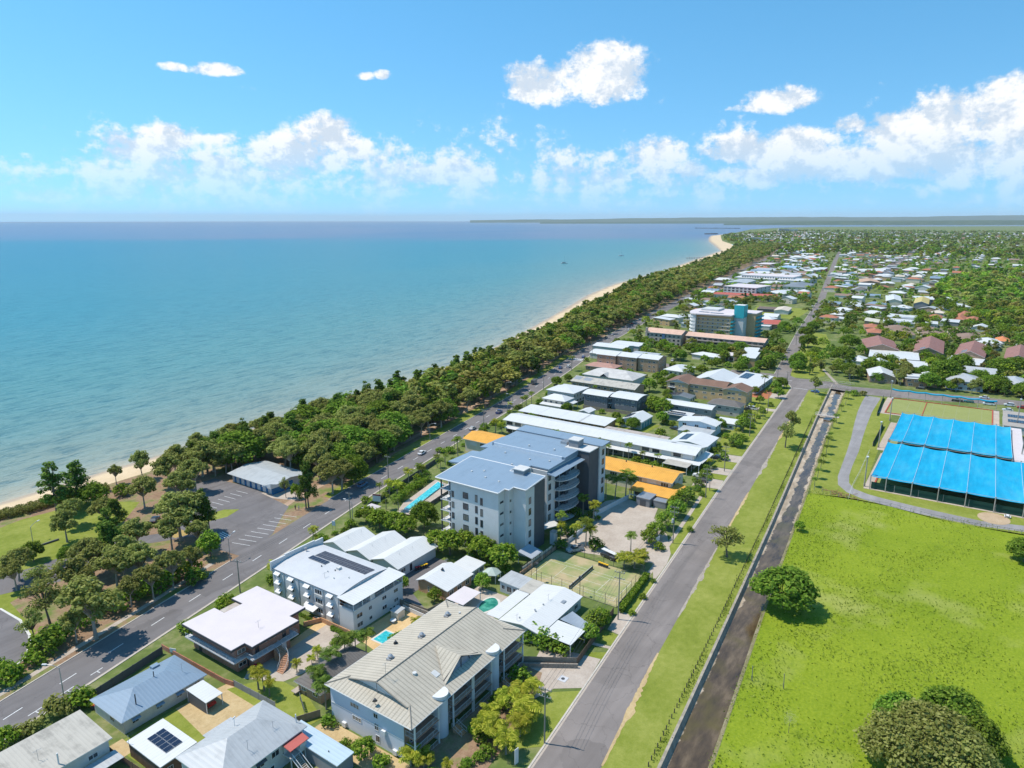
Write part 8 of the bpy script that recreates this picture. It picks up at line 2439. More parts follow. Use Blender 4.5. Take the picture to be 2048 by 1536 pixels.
root = empty('rolled_sail', (410.6, -11.5, 0)); tag(root, 'rolled up blue shade cloth hanging over the street side of the open green', 'shade sail')
for k in range(6):
 b0, b1 = k * 7.65, (k + 1) * 7.65
 mb = MB(); mb.tube([(0, b0 + (b1 - b0) * j / 8, 5.0 - .45 * math.sin(math.pi * j / 8)) for j in range(9)], .42, 8); mb.build('cloth_roll', M_sail, root)
 mb = MB(); mb.tube([(0, b0, 0), (0, b0, 5.4)], .13, 6); mb.build('post', M_pole, root)
def floodpole(a, b, h, label):
 root = empty('floodlight_pole', (a, b, 0)); tag(root, label, 'light pole')
 mb = MB(); mb.tube([(0, 0, 0), (0, 0, h)], [.24, .16], 8); mb.build('pole', M_pole, root)
 mb = MB(); mb.box(-.5, -.35, h - .1, .5, .35, h + .25); mb.build('lamp_head', M_trim, root)
 mb = MB(); mb.tube([(0, 0, .0), (0, 0, 1.1)], .32, 8); mb.build('base', M_conc_old, root)
for a, b, h, lab in ((263.4, 27.0, 11, 'tall pole at the field corner of the nearer canopy'), (314.8, 28.8, 11, 'tall pole between the two canopies'), (361.8, 29.8, 11, 'tall pole at the back corner of the further canopy'),
                     (411.6, 35, 9, 'pole at the street corner of the bowls club'), (378.2, -19.2, 14, 'tallest floodlight pole at the right beside the clubhouse'), (325, -19.6, 14, 'floodlight pole at the right frame edge')):
 floodpole(a, b, h, lab)
g, r = bld('club_store', 'long narrow white roofed store beside the further canopy', 'shed', 313.6, -20.2, 366, -17.0, 3.2, ('flat', 0, .2, M_wflat), M_white, [])
g, r = bld('clubhouse', 'bowls clubhouse with grey roof and solar panels at the right edge', 'clubhouse', 368.6, -44, 398, -14.2, 3.4, ('flat', 0, .3, plain('taupe_roof', (.37, .33, .29), .8, .12, .4)), M_offw, [('L', .8, 1.6, 2.4, 5)])
solar(r, (12, 20, 3.7), (0, 1, 0), (-1, 0, 0), 8, 3, 1.0, 1.65); solar(r, (22, 20, 3.7), (0, 1, 0), (-1, 0, 0), 8, 3, 1.0, 1.65)
pad = [(256 + 5.0 * math.cos(rad(15 * k)), -11.2 + 4.4 * math.sin(rad(15 * k))) for k in range(24)]
sheet('round_pad', pad, ground_mat('tan_gravel', [(.3, (.34, .24, .14)), (.5, (.45, .33, .21)), (.7, (.55, .43, .29))], .3, 3, .2), .04)
root = empty('bench', (259.5, -14.8, 0)); tag(root, 'small white bench table beside the round gravel pad', 'bench')
mb = MB(); mb.box(-.9, -.4, .7, .9, .4, .78); mb.build('table_top', M_trim, root); mb = MB(); mb.box(-.9, -.9, .42, .9, -.6, .48); mb.box(-.9, .6, .42, .9, .9, .48); mb.build('seat', M_trim, root); mb = MB(); mb.box(-.6, -.7, 0, -.5, .7, .7); mb.box(.5, -.7, 0, .6, .7, .7); mb.build('leg', M_steel, root)
fence('wire_fence', 'low wire fence between the club path and the field', [(250, 41), (247, 30), (248.4, 17), (245.8, 5.3), (245.2, -3.4), (247, -15), (249, -40)], 1.2, plain('wire_fence_mesh', (.16, .17, .15), .8, .1, 1), .012, post=3.2, pm=M_steel)
for o in [q for q in bpy.data.objects if q.name.startswith('wire_fence')]:
 for ch in o.children:
  if ch.name.startswith('panel'):
   ch.scale.z = .05; ch.location.z = 1.1
root = empty('steel_rail_fence', (247.5, 29.6, 0)); tag(root, 'long pale pipe railing along the club lawn path', 'railing')
rail('railing', root, [(0, 0, 0), (14, .8, 0), (30, .8, 0), (58, 1.4, 0)], 1.2, M_trim, 2.4, False)
root = empty('rubble_heap', (250, 33, 0)); tag(root, 'heap of reddish cut branches beside the canal corner', 'branch heap')
r = np.random.default_rng(8); mb = MB()
for k in range(46):
 p = r.normal(0, 1, 2) * np.array([1.3, 3.0]); d = r.normal(0, 1, 2) * 1.1
 mb.tube([(p[0], p[1], .1), (p[0] + d[0], p[1] + d[1], r.uniform(.2, .8))], .06, 4)
mb.build('branches', plain('red_branch', (.30, .14, .09), .9, .3, 1.0), root)
# tennis court
t = NT('court_sand_turf')
nb = t.noise(.16, 4, .6); ng = t.noise(5, 3, .7)
c = t.mix(t.ramp(nb, [(.42, (0, 0, 0)), (.62, (1, 1, 1))]), (.27, .30, .115), (.47, .37, .215))
c = t.mix(t.math('MULTIPLY', ng, .25), c, (.20, .20, .09)); t.bump(ng, .2, .03)
M_court = t.done(c, .95, 0, .2)
sheet('tennis_court', [(141.6, 64.9), (159.8, 65.6), (159.8, 92.4), (141.6, 92.4)], M_court, .03)
mb = MB()
def cl(a0, b0, a1, b1, w=.05):
 mb.poly([(min(a0, a1) - w, min(b0, b1) - w, .075), (max(a0, a1) + w, min(b0, b1) - w, .075), (max(a0, a1) + w, max(b0, b1) + w, .075), (min(a0, a1) - w, max(b0, b1) + w, .075)])
for q in ((143.9, 66.9, 143.9, 90.6), (154.7, 66.9, 154.7, 90.6), (145.2, 66.9, 145.2, 90.6), (153.3, 66.9, 153.3, 90.6), (143.9, 66.9, 154.7, 66.9), (143.9, 90.6, 154.7, 90.6), (145.2, 72.3, 153.3, 72.3), (145.2, 85.1, 153.3, 85.1), (149.2, 72.3, 149.2, 85.1)):
 cl(*q)
mb.build('court_lines', plain('court_line', (.62, .60, .50), .8, .1, 1.0))['kind'] = 'structure'
root = empty('tennis_net', (142.9, 78.7, 0)); tag(root, 'tennis net across the sandy court', 'net')
mb = MB(); mb.box(0, -.02, .12, 12.8, .02, .95); mb.build('net', plain('net_mesh', (.12, .12, .10), .9, .1, 1), root); mb = MB(); mb.box(0, -.03, .95, 12.8, .03, 1.03); mb.build('net_band', M_trim, root)
posts(root, [(0, 0), (12.8, 0)], 0, 1.1, .07, M_dtrim)
root = empty('court_fence', (141.6, 64.8, 0)); tag(root, 'tall wire fence of dark posts around the tennis court', 'fence')
for p, q, n in (((0, 0), (0, 27.7), 9), ((0, 27.7), (18.4, 27.7), 6), ((18.4, 27.7), (18.4, .8), 9), ((18.4, .8), (0, 0), 6)):
 for k in range(n):
  x, y = p[0] + (q[0] - p[0]) * k / n, p[1] + (q[1] - p[1]) * k / n
  mb = MB(); mb.tube([(x, y, 0), (x, y, 3.0)], .055, 5); mb.build('post', M_dtrim, root)
 for z in (.1, 1.5, 3.0):
  mb = MB(); mb.tube([(*p, z), (*q, z)], .03, 4); mb.build('rail', M_dtrim, root)
fence('court_wall', 'dark boundary wall between tennis court and hedge', [(142, 64.4), (160.5, 65.2)], 1.3, M_dark, .12, cat='wall')
fence('retaining_wall', 'brown brick retaining wall at the tall block end of the court', [(141.4, 92.9), (160, 92.9)], 1.1, M_brbrick, .25, cat='wall')
for a, b, lab in ((141.3, 87.6, 'floodlight pole at the gazebo corner of the court'), (141.3, 74.8, 'floodlight pole at the white house side of the court')):
 root = empty('court_light', (a, b, 0)); tag(root, lab, 'light pole'); mb = MB(); mb.tube([(0, 0, 0), (0, 0, 5.2)], .08, 6); mb.build('pole', M_dtrim, root); mb = MB(); mb.box(-.2, -.35, 5.1, .5, .35, 5.4); mb.build('lamp_head', M_dtrim, root)
# kiosk
g, r = bld('kiosk', 'foreshore kiosk with pale grey roof and blue doors', 'kiosk', 141.2, 194.8, 155.5, 217.0, 3.0, ('gy', 1.2, 1.2, metal_roof('kiosk_roof', (.40, .42, .42), 'Y', .8, .6, .15)), M_offw, [])
M_blue = plain('kiosk_blue', (.02, .16, .36), .6, .1, .5)
for u in (2.6, 5.6, 8.6, 11.6, 14.6, 17.6, 20.4): panel_door(g, 'L', u, .05, 1.1, 2.5, M_blue, 'blue_pilaster')
for u in (4.1, 7.1, 10.1, 13.1, 16.1): panel_door(g, 'L-.01', u, .4, 1.5, 1.9, M_trim, 'roller_door')
mb = MB(); mb.box(-.2, -.6, .02, 8.5, -.02, 2.6); mb.build('blue_wall', M_blue, g)
mb = MB(); mb.prism([(-1.6, -1.6), (3.2, -1.6), (3.2, 3.2), (-1.6, 3.2)], 2.7, [4.6, 2.95, 2.95, 2.95]); mb.build('entry_gable', M_trim, g)
tx = bpy.data.curves.new('kiosk_lettering', 'FONT'); tx.body = 'e cafe'; tx.size = .9; tx.extrude = .02
tx.materials.append(M_blue); t0_ = bpy.data.objects.new('tmp', tx); me = bpy.data.meshes.new_from_object(t0_); bpy.data.objects.remove(t0_)
to = bpy.data.objects.new('lettering', me); to.location = (-1.66, 2.4, 2.85); to.rotation_euler = (math.pi / 2, 0, -math.pi / 2); to.parent = g; COL.objects.link(to)
# vehicles
M_tyre = plain('tyre_rubber', (.02, .02, .02), .9, .1, 2.0)
mb = MB(); mb.tube([(0, -.11, 0), (0, .11, 0)], .33, 12); TYRE = mb.mesh('tyre', M_tyre)
mb = MB(); mb.tube([(0, -.125, 0), (0, .125, 0)], .2, 10); RIM = mb.mesh('rim', M_steel)
M_lamp = plain('headlight_glass', (.75, .76, .74), .2, .05, 1.0); M_tail = plain('tail_light', (.35, .015, .01), .3, .05, 1.0)
def paint(name, col):
 if 'paint_' + name in MATS:
  return MATS['paint_' + name]
 t = NT('paint_' + name); t.p.inputs['Coat Weight'].default_value = .6; t.p.inputs['Coat Roughness'].default_value = .08
 MATS['paint_' + name] = t.done(t.ramp(t.noise(2, 3, .5), [(.3, mul(col, .92)), (.7, mul(col, 1.05))]), .35, 0, .5)
 return MATS['paint_' + name]
PAINT = {'white': (.74, .75, .75), 'silver': (.42, .43, .45), 'blue': (.03, .10, .30), 'light blue': (.06, .22, .38), 'dark': (.03, .033, .04), 'red': (.45, .02, .02), 'teal': (.03, .16, .18), 'grey': (.14, .145, .15)}
def body_mesh(style, m):
 h = {'sedan': .0, 'suv': .22, 'ute': .2, 'van': .45}[style]
 L2 = {'sedan': 2.25, 'suv': 2.3, 'ute': 2.6, 'van': 2.5}[style]
 mb = MB()
 prof = [(-L2, .42), (-L2 + .05, .78 + h * .5), (-L2 + .5, .92 + h * .6), (1.0, .92 + h * .6), (L2 - .1, .80 + h * .4), (L2, .5), (L2 - .1, .28), (-L2 + .1, .28)]
 for s in (-1, 1):
  mb.poly([(x, s * .88, z) for x, z in (prof if s < 0 else prof[::-1])])
 for (x0, z0), (x1, z1) in zip(prof, prof[1:] + prof[:1]):
  mb.poly([(x0, .88, z0), (x1, .88, z1), (x1, -.88, z1), (x0, -.88, z0)])
 return mb.mesh('body', m)
def car(px, py, ang, style, col, label, z=0.0, xy=None):
 p = Vector((*xy, 0)) if xy else at(px, py)
 root = empty('car' if style in ('sedan', 'suv') else 'van' if style == 'van' else 'ute', (p.x, p.y, .04 + z), rad(ang)); tag(root, label, 'car' if style in ('sedan', 'suv') else style)
 m = paint(col, PAINT[col]); h = {'sedan': .0, 'suv': .22, 'ute': .2, 'van': .45}[style]
 link('body', body_mesh(style, m), root)
 zb = .92 + h * .6; zt = zb + .52 + h * .35
 xb0, xb1, xt0, xt1 = {'sedan': (-1.75, .95, -1.1, .3), 'suv': (-2.1, 1.05, -1.8, .35), 'ute': (-.6, 1.2, -.45, .5), 'van': (-2.35, 1.8, -2.2, 1.2)}[style]
 mb = MB()
 bq = [(xb0, -.84, zb - .02), (xb1, -.84, zb - .02), (xb1, .84, zb - .02), (xb0, .84, zb - .02)]; tq = [(xt0, -.68, zt), (xt1, -.68, zt), (xt1, .68, zt), (xt0, .68, zt)]
 for i in range(4):
  j = (i + 1) % 4; mb.poly([bq[i], bq[j], tq[j], tq[i]])
 mb.build('windows', M_glass, root)
 mb = MB(); mb.box(xt0 - .08, -.71, zt - .03, xt1 + .06, .71, zt + .04); mb.build('roof', m, root)
 for sx in (-1, 1):
  for sy in (-1, 1):
   w = empty('wheel', (sx * 1.4, sy * .8, .33), 0, root); link('tyre', TYRE, w); link('rim', RIM, w)
 L2 = {'sedan': 2.25, 'suv': 2.3, 'ute': 2.6, 'van': 2.5}[style]
 for sy in (-.62, .62):
  mb = MB(); mb.box(L2 - .06, sy - .2, .6, L2 + .02, sy + .2, .74); mb.build('headlight', M_lamp, root)
  mb = MB(); mb.box(-L2 - .02, sy - .2, .6, -L2 + .06, sy + .2, .76); mb.build('tail_light', M_tail, root)
 if style == 'ute':
  mb = MB(); mb.box(-2.55, -.86, zb, -.7, .86, zb + .05); mb.build('tray_cover', M_dark, root)
 return root
E11 = 11.5
CARS = [(844, 908, E11, 'sedan', 'white', 'white sedan driving on the esplanade beside the lap pool block'), (725, 972, E11, 'suv', 'light blue', 'light blue wagon parked on the esplanade kerb by the trees'),
  (945, 859, E11, 'sedan', 'silver', 'silver hatchback on the esplanade near the white motel'), (998, 826, E11, 'ute', 'blue', 'dark blue ute on the esplanade beyond the silver hatchback'),
  (1121, 737, 14, 'sedan', 'blue', 'blue sedan on the esplanade before the zebra crossing'), (1137, 735, 14, 'suv', 'white', 'white car in the near lane before the zebra crossing'),
  (1167, 715, 14, 'sedan', 'blue', 'blue car just past the zebra crossing'), (1190, 711, 60, 'sedan', 'red', 'red car at the brick walk up flats driveway'), (1212, 676, 14, 'sedan', 'dark', 'dark car under the trees past the pale green warehouse'),
  (1225, 670, 14, 'suv', 'white', 'white wagon parked beside the foreshore trees'), (1253, 655, 14, 'sedan', 'silver', 'silver car parked along the far esplanade'), (1257, 662, 14, 'suv', 'white', 'white wagon near the workshops'), (1266, 663, 14, 'sedan', 'white', 'white sedan beside the far workshops'),
  (1264, 648, 14, 'sedan', 'red', 'red car parked under far esplanade trees'), (1280, 640, 14, 'suv', 'white', 'white car on the far esplanade bend'), (1291, 634, 14, 'sedan', 'grey', 'grey car on the far esplanade bend'),
  (1398, 954, 92, 'suv', 'white', 'white wagon parked nose in beside the orange motel'), (1402, 963, 92, 'suv', 'dark', 'dark wagon parked beside the white wagon'), (1349, 859, 80, 'sedan', 'dark', 'dark blue car parked on the lawn by the grey annexe'),
  (1433, 918, 95, 'suv', 'dark', 'dark car under the netted carport by the street'), (1502, 819, 92, 'van', 'white', 'white van parked beside the dark tiled house'), (1492, 820, 92, 'sedan', 'dark', 'dark car in the shade beside the white van'),
  (1630, 785, 85, 'sedan', 'blue', 'blue car parked under the gum at the corner'), (1500, 744, 95, 'ute', 'white', 'white ute parked behind the corner hall'),
  (1914, 803, 92, 'ute', 'dark', 'dark ute parked in the club bays'), (1937, 805, 92, 'suv', 'teal', 'teal wagon parked in the club bays'), (1977, 810, 95, 'van', 'white', 'white van parked in the club bays'), (2018, 812, 95, 'suv', 'white', 'white wagon parked by the clubhouse, upper row'),
  (2015, 822, 95, 'sedan', 'white', 'white sedan parked by the clubhouse, lower row'), (2044, 817, 95, 'sedan', 'red', 'red car at the right edge by the clubhouse'), (1840, 778, 95, 'suv', 'dark', 'dark wagon parked at the solar house'), (1968, 797, 95, 'sedan', 'white', 'white car parked at the cream fence'),
  (1625, 613, 8, 'sedan', 'white', 'white car on the upper street'), (1634, 621, 8, 'sedan', 'blue', 'blue car parked on the upper street grass'), (1617, 619, 8, 'ute', 'dark', 'dark ute on the upper street'), (1655, 570, 8, 'sedan', 'red', 'red car far up the upper street'), (1651, 580, 8, 'suv', 'white', 'white car far up the upper street'),
  (1218, 1116, 75, 'ute', 'dark', 'dark ute carrying white pipes in the forecourt'), (150, 1180, 20, 'suv', 'white', 'white wagon parked under the park gums'), (170, 1172, 20, 'sedan', 'silver', 'silver car parked under the park gums'), (255, 1076, 5, 'sedan', 'red', 'red car parked behind the park trees'), (310, 1042, 40, 'sedan', 'dark', 'dark car parked behind the crossing stripes'),
  (1505, 665, 92, 'suv', 'white', 'white wagon in the hotel car park'), (1330, 700, 10, 'sedan', 'white', 'white car behind the walk up flats'), (1345, 722, 10, 'sedan', 'white', 'white car beside the rear lane'), (1150, 1102, 150, 'ute', 'silver', 'silver ute with tray beside the tennis court')]
for q in CARS:
 car(*q)
car(0, 0, 90, 'sedan', 'red', 'red car under the small white carport', xy=(65.2, 116.2))
for p, lab in (((1885, 653), 'white caravan in the gravel yard, front'), ((1887, 648), 'white caravan in the gravel yard, rear'), ((1068, 768), 'grey camper trailer parked on the esplanade')):
 w = at(*p); root = empty('caravan', (w.x, w.y, .03), rad(95 if p[0] > 1500 else 13)); tag(root, lab, 'caravan')
 mb = MB(); mb.prism([(-2.6, -1.1), (2.4, -1.1), (2.9, -.7), (2.9, .7), (2.4, 1.1), (-2.6, 1.1)], .45, 2.6); mb.build('body', paint('white' if p[0] > 1500 else 'grey', PAINT['white' if p[0] > 1500 else 'grey']), root)
 mb = MB(); mb.box(-1.4, -1.13, 1.3, 1.2, -1.1, 2.0); mb.build('window', M_glass, root)
 for sy in (-.95, .95):
  wh = empty('wheel', (-.2, sy, .33), 0, root); link('tyre', TYRE, wh); link('rim', RIM, wh)
pr = at(1218, 1116)
for k in range(4):
 root = empty('pipe', (pr.x, pr.y, 0), rad(75)); tag(root, 'white pipe on the rack of the dark forecourt ute', 'pipe', 'pipes on the ute rack')
 mb = MB(); mb.tube([(-2.6, -.5 + k * .33, 2.05), (2.4, -.5 + k * .33, 2.05)], .13, 8); mb.build('tube', M_trim, root)
# poles, wires, lamps
M_pwood = plain('pole_timber', (.27, .25, .205), .9, .2, 1.5)
def power_pole(px, py, h, label, arms=2, ang=98, trans=False):
 p = at(px, py); root = empty('power_pole', (p.x, p.y, 0), rad(ang)); tag(root, label, 'power pole')
 mb = MB(); mb.tube([(0, 0, 0), (0, 0, h)], [.17, .11], 8); mb.build('pole', M_pwood, root)
 for k in range(arms):
  z = h - .35 - k * 1.5
  mb = MB(); mb.box(-1.25, -.06, z - .07, 1.25, .06, z + .07); o = mb.build('crossarm', M_pwood, root)
  for x in (-1.1, -.45, .45, 1.1):
   mb = MB(); mb.tube([(x, 0, z + .07), (x, 0, z + .35)], .06, 5); mb.build('insulator', M_trim, o)
 if trans:
  mb = MB(); mb.tube([(.35, .3, h - 5), (.35, .3, h - 3.8)], .3, 8); mb.build('transformer', M_offw, root)
 return (p.x, p.y, h - .2)
pp = [power_pole(1089, 1487, 11.5, 'power pole among the golden palms at the bottom'), power_pole(1236, 1239, 12.5, 'power pole at the tennis court corner of the street'), power_pole(1345.6, 1086.5, 11.5, 'power pole with transformer by the forecourt hedge', 2, 98, True),
      power_pole(1411, 996, 10.5, 'power pole beside the parked wagons'), power_pole(1448.5, 943, 10, 'power pole at the white motel driveway'), power_pole(1499, 872, 10, 'power pole near the round nature strip tree'), power_pole(1535, 825, 10, 'power pole by the red paved court', 1),
      power_pole(1554, 767, 10, 'power pole at the crossing, left one'), power_pole(1592, 690, 10, 'power pole on the upper street, first', 1), power_pole(1621, 640, 10, 'power pole on the upper street, second', 1)]
power_pole(1573, 774, 9, 'power pole at the crossing, right one', 1); power_pole(1790, 769, 9, 'power pole in front of the solar house', 1)
ex = [power_pole(480.5, 1185.5, 9, 'timber pole beside the brick flats roof', 1, 100), power_pole(701, 1042, 9.5, 'timber pole at the kerb behind the stepped units', 1, 100), power_pole(777, 962, 9.5, 'timber pole on the esplanade opposite the lap pool', 1, 100),
      power_pole(967.7, 860, 9.5, 'timber pole by the orange motel end', 1, 100), power_pole(1087, 781, 10, 'timber pole by the camper trailer', 1, 100), power_pole(1184, 718, 12, 'tall pole at the walk up flats corner', 1, 100)]
for chain, lab in ((pp, 'overhead power lines along the street'), (ex, 'overhead power lines along the esplanade')):
 for i, (p, q) in enumerate(zip(chain, chain[1:])):
  root = empty('power_line', p); tag(root, f'{lab}, span {("one", "two", "three", "four", "five", "six", "seven", "eight", "nine")[i]} from the drone', 'power line')
  for k, o in enumerate((-1.1, -.45, .45, 1.1)):
   v = Vector(q) - Vector(p); n_ = Vector((-v.y, v.x, 0)).normalized() * o
   mb = MB(); mb.tube([v * (j / 10) + n_ - Vector((0, 0, 4 * .9 * (j / 10) * (1 - j / 10))) for j in range(11)], .022, 3, cap=False); mb.build('wire', M_dtrim, root)
def lamp(px, py, h, label, ang=190, arm=2.4):
 p = at(px, py); root = empty('street_lamp', (p.x, p.y, 0), rad(ang)); tag(root, label, 'street lamp')
 mb = MB(); mb.tube([(0, 0, 0), (0, 0, h)], [.12, .08], 7); mb.build('pole', M_steel, root)
 mb = MB(); mb.tube([(0, 0, h - .1), (arm * .5, 0, h + .5), (arm, 0, h + .7)], .06, 5); mb.build('arm', M_steel, root)
 mb = MB(); mb.box(arm - .1, -.16, h + .6, arm + .75, .16, h + .78); mb.build('lamp_head', M_trim, root)
for q in ((131, 1412, 8.5, 'street lamp beside the blue roofed cottage', 125), (461, 1123, 7, 'street lamp at the car park corner', 20), (380, 1071, 7, 'street lamp in the park by the crossing stripes', 20), (706, 1047, 7, 'short pole beside the timber pole behind the stepped units', 100), (640, 960, 7, 'street lamp in front of the kiosk trees', 280),
          (1025, 822, 8, 'street lamp by the stepped brick units', 110), (1015, 828, 5.5, 'lower lamp pole by the stepped brick units', 280), (1012, 795, 8, 'street lamp on the foreshore verge past the bus shelter', 280), (1220, 680, 8, 'street lamp beside the pale green warehouse', 110), (1273, 665, 8, 'street lamp near the resort wing', 110), (860, 880, 7, 'street lamp on the foreshore verge by the white sedan', 280), (66, 1085, 5, 'short park lamp on the foreshore lawn', 20)):
 lamp(*q)
# bollards along the canal
mb = MB(); mb.box(-.08, -.08, 0, .08, .08, .95); BOL = mb.mesh('bollard', plain('bollard_timber', (.085, .075, .06), .9, .25, 2.0))
x = 88.0
while x < 345:
 o = link('bollard', BOL, None, (x, interp(CANL, x) + 1.9, 0)); tag(o, 'short dark timber bollard in the row along the canal edge', 'bollard', 'bollards along the canal'); x += 1.72
# footbridge and road bridge rails
root = empty('footbridge', (353, 51, 0)); tag(root, 'white railed footbridge over the canal', 'bridge')
mb = MB(); mb.box(0, -.5, -.1, 2.2, 10, .15); mb.build('deck', M_conc, root)
for x_ in (.1, 2.1): rail('railing', root, [(x_, -.5, .15), (x_, 10, .15)], 1.1, M_trim, 1.4)
root = empty('road_bridge', (419.5, 56.5, 0)); tag(root, 'road bridge with white timber rails over the drain', 'bridge')
mb = MB(); mb.box(-.5, 0, -1.0, .0, 10.5, .35); mb.box(12.5, .5, -.5, 13, 15, .35); mb.build('parapet', M_conc_old, root)
for x_ in (-.3, 12.8): rail('railing', root, [(x_, -1, .3), (x_, 14.5, .3)], 1.0, M_trim, 2.0, False)
strip('upper_drain', [at(*cK(150, 860))[:2], at(*cK(0, 705))[:2]], [at(*cK(120, 865))[:2], at(*cK(-18, 715))[:2]], M_conc_old, .04)
# small things
def bin_(px, py, col, label, group=None):
 p = at(px, py); root = empty('wheelie_bin', (p.x, p.y, 0), rad(10)); tag(root, label, 'bin', group)
 mb = MB(); mb.prism([(-.26, -.3), (.26, -.3), (.26, .3), (-.26, .3)], 0, .95); mb.build('body', M_dtrim, root)
 mb = MB(); mb.box(-.31, -.36, .95, .31, .36, 1.08); mb.build('lid', plain('bin_' + col, {'yellow': (.75, .44, .02), 'red': (.50, .03, .04)}[col], .5, .05, 1), root)
for k, c_ in enumerate(('red', 'red', 'yellow', 'yellow', 'yellow')): bin_(833 + k * 5, 1141 - k * 1.6, c_, f'{c_} lidded bin in the row behind the stepped units', 'bins behind the stepped units')
for k in range(4): bin_(1199 + k * 5, 1131 + k * 1.8, 'yellow', 'yellow lidded bin in the row beside the tennis court', 'bins beside the tennis court')
bin_(186, 1418, 'yellow', 'yellow lidded bin at the cottage corner'); bin_(192, 1419, 'red', 'red lidded bin at the cottage corner'); bin_(511, 1338, 'red', 'red lidded bin under the brick flats balcony'); bin_(518, 1336, 'yellow', 'yellow lidded bin under the brick flats balcony'); bin_(615, 1391, 'yellow', 'yellow lidded bin beside the picnic table')
root = empty('picnic_table', tuple(at(596, 1385))); tag(root, 'pale picnic table on the yard lawn', 'table'); mb = MB(); mb.box(-1.1, -.7, .7, 1.1, .7, .8); mb.build('table_top', M_conc, root); mb = MB(); mb.box(-.7, -.3, 0, .7, .3, .7); mb.build('base', M_conc_old, root)
root = empty('clothes_line', tuple(at(605, 1418)), rad(60)); tag(root, 'clothes line with dark washing by the paling fence', 'clothes line')
mb = MB(); mb.tube([(-2.5, 0, 0), (-2.5, 0, 1.9)], .05, 5); mb.tube([(2.5, 0, 0), (2.5, 0, 1.9)], .05, 5); mb.tube([(-2.5, 0, 1.85), (2.5, 0, 1.85)], .02, 4); mb.build('frame', M_steel, root)
mb = MB()
for k in range(7): mb.box(-2.3 + k * .68, -.02, .8, -1.75 + k * .68, .02, 1.8)
mb.build('washing', M_dark, root)
root = empty('bus_shelter', tuple(at(974, 815)), rad(14)); tag(root, 'small brown bus shelter on the foreshore verge', 'bus shelter'); mb = MB(); mb.box(-1.8, -.9, 2.3, 1.8, 1.1, 2.45); mb.build('roof', plain('brown_sheet', (.17, .12, .09)), root); mb = MB(); mb.box(-1.7, .8, 0, 1.7, .95, 2.3); mb.box(-1.7, -.4, 0, -1.6, .8, 2.3); mb.box(1.6, -.4, 0, 1.7, .8, 2.3); mb.build('wall', M_brbrick, root); mb = MB(); mb.box(-1.4, .4, .4, 1.4, .8, .48); mb.build('seat', M_paling, root)
root = empty('shade_structure', tuple(at(742, 1030))); tag(root, 'white peaked shade structure at the esplanade corner', 'shade structure'); mb = MB()
for p_, q_ in (((-2.6, -2.2), (2.6, -2.2)), ((2.6, -2.2), (2.6, 2.2)), ((2.6, 2.2), (-2.6, 2.2)), ((-2.6, 2.2), (-2.6, -2.2))): mb.poly([(*p_, 2.6), (*q_, 2.6), (0, 0, 3.3)])
mb.build('roof', M_wflat, root); posts(root, [(-2.4, -2), (2.4, -2), (2.4, 2), (-2.4, 2)], 0, 2.6, .06)
def board(px, py, w, h, z, ang, label, col, top=None):
 p = at(px, py); root = empty('sign', (p.x, p.y, 0), rad(ang)); tag(root, label, 'sign')
 mb = MB(); mb.box(-w / 2, -.05, z, w / 2, .05, z + h); mb.build('board', col, root)
 if top:
  mb = MB(); mb.box(-w / 2, -.07, z + h * .78, w / 2, -.05, z + h); mb.build('header', top, root)
 for x_ in (-w * .4, w * .4):
  mb = MB(); mb.tube([(x_, .08, 0), (x_, .08, z + h)], .05, 5); mb.build('post', M_steel, root)
board(754, 1012, 2.8, 2.6, 1.6, -70, 'white resort sign with dark red header on the esplanade', M_trim, plain('dark_red_sign', (.22, .03, .03), .6, .1, 1))
board(668, 1062, 1.2, 1.4, 1.8, -75, 'small pale blue sign on a post at the stepped units', plain('pale_blue_sign', (.42, .52, .60), .6, .1, 1))
board(1315, 1089, 1.9, 1.2, 1.2, -10, 'white sign in front of the forecourt hedge', M_trim); board(347, 1310, 1.6, 1.0, .6, -70, 'white sign at the brick fence corner', M_trim); board(1033, 1530, .9, 3.0, .3, -10, 'tall narrow white sign at the bottom edge of the street', M_trim)
for p_, lab in (((1504, 1362), 'short timber post leaning on the field'), ((1567, 1378), 'grey post with shadow on the field')):
 w = at(*p_); root = empty('field_post', (w.x, w.y, 0), rad(20)); tag(root, lab, 'post'); mb = MB(); mb.tube([(0, 0, 0), (.15, .1, 3.4)], .08, 6); mb.build('pole', M_pwood, root)
 mb = MB(); mb.tube([(.0, 0, 0), (-.5, .3, 1.6)], .05, 5); mb.build('brace', M_pwood, root)
p = at(1126, 1358); root = empty('manhole', (p.x, p.y, .05)); tag(root, 'square concrete manhole slab in the driveway', 'manhole'); mb = MB(); mb.box(-.9, -.9, 0, .9, .9, .04); mb.build('slab', plain('pale_slab', (.52, .52, .53)), root); mb = MB(); mb.tube([(0, 0, .04), (0, 0, .06)], .4, 12); mb.build('lid', M_dtrim, root)
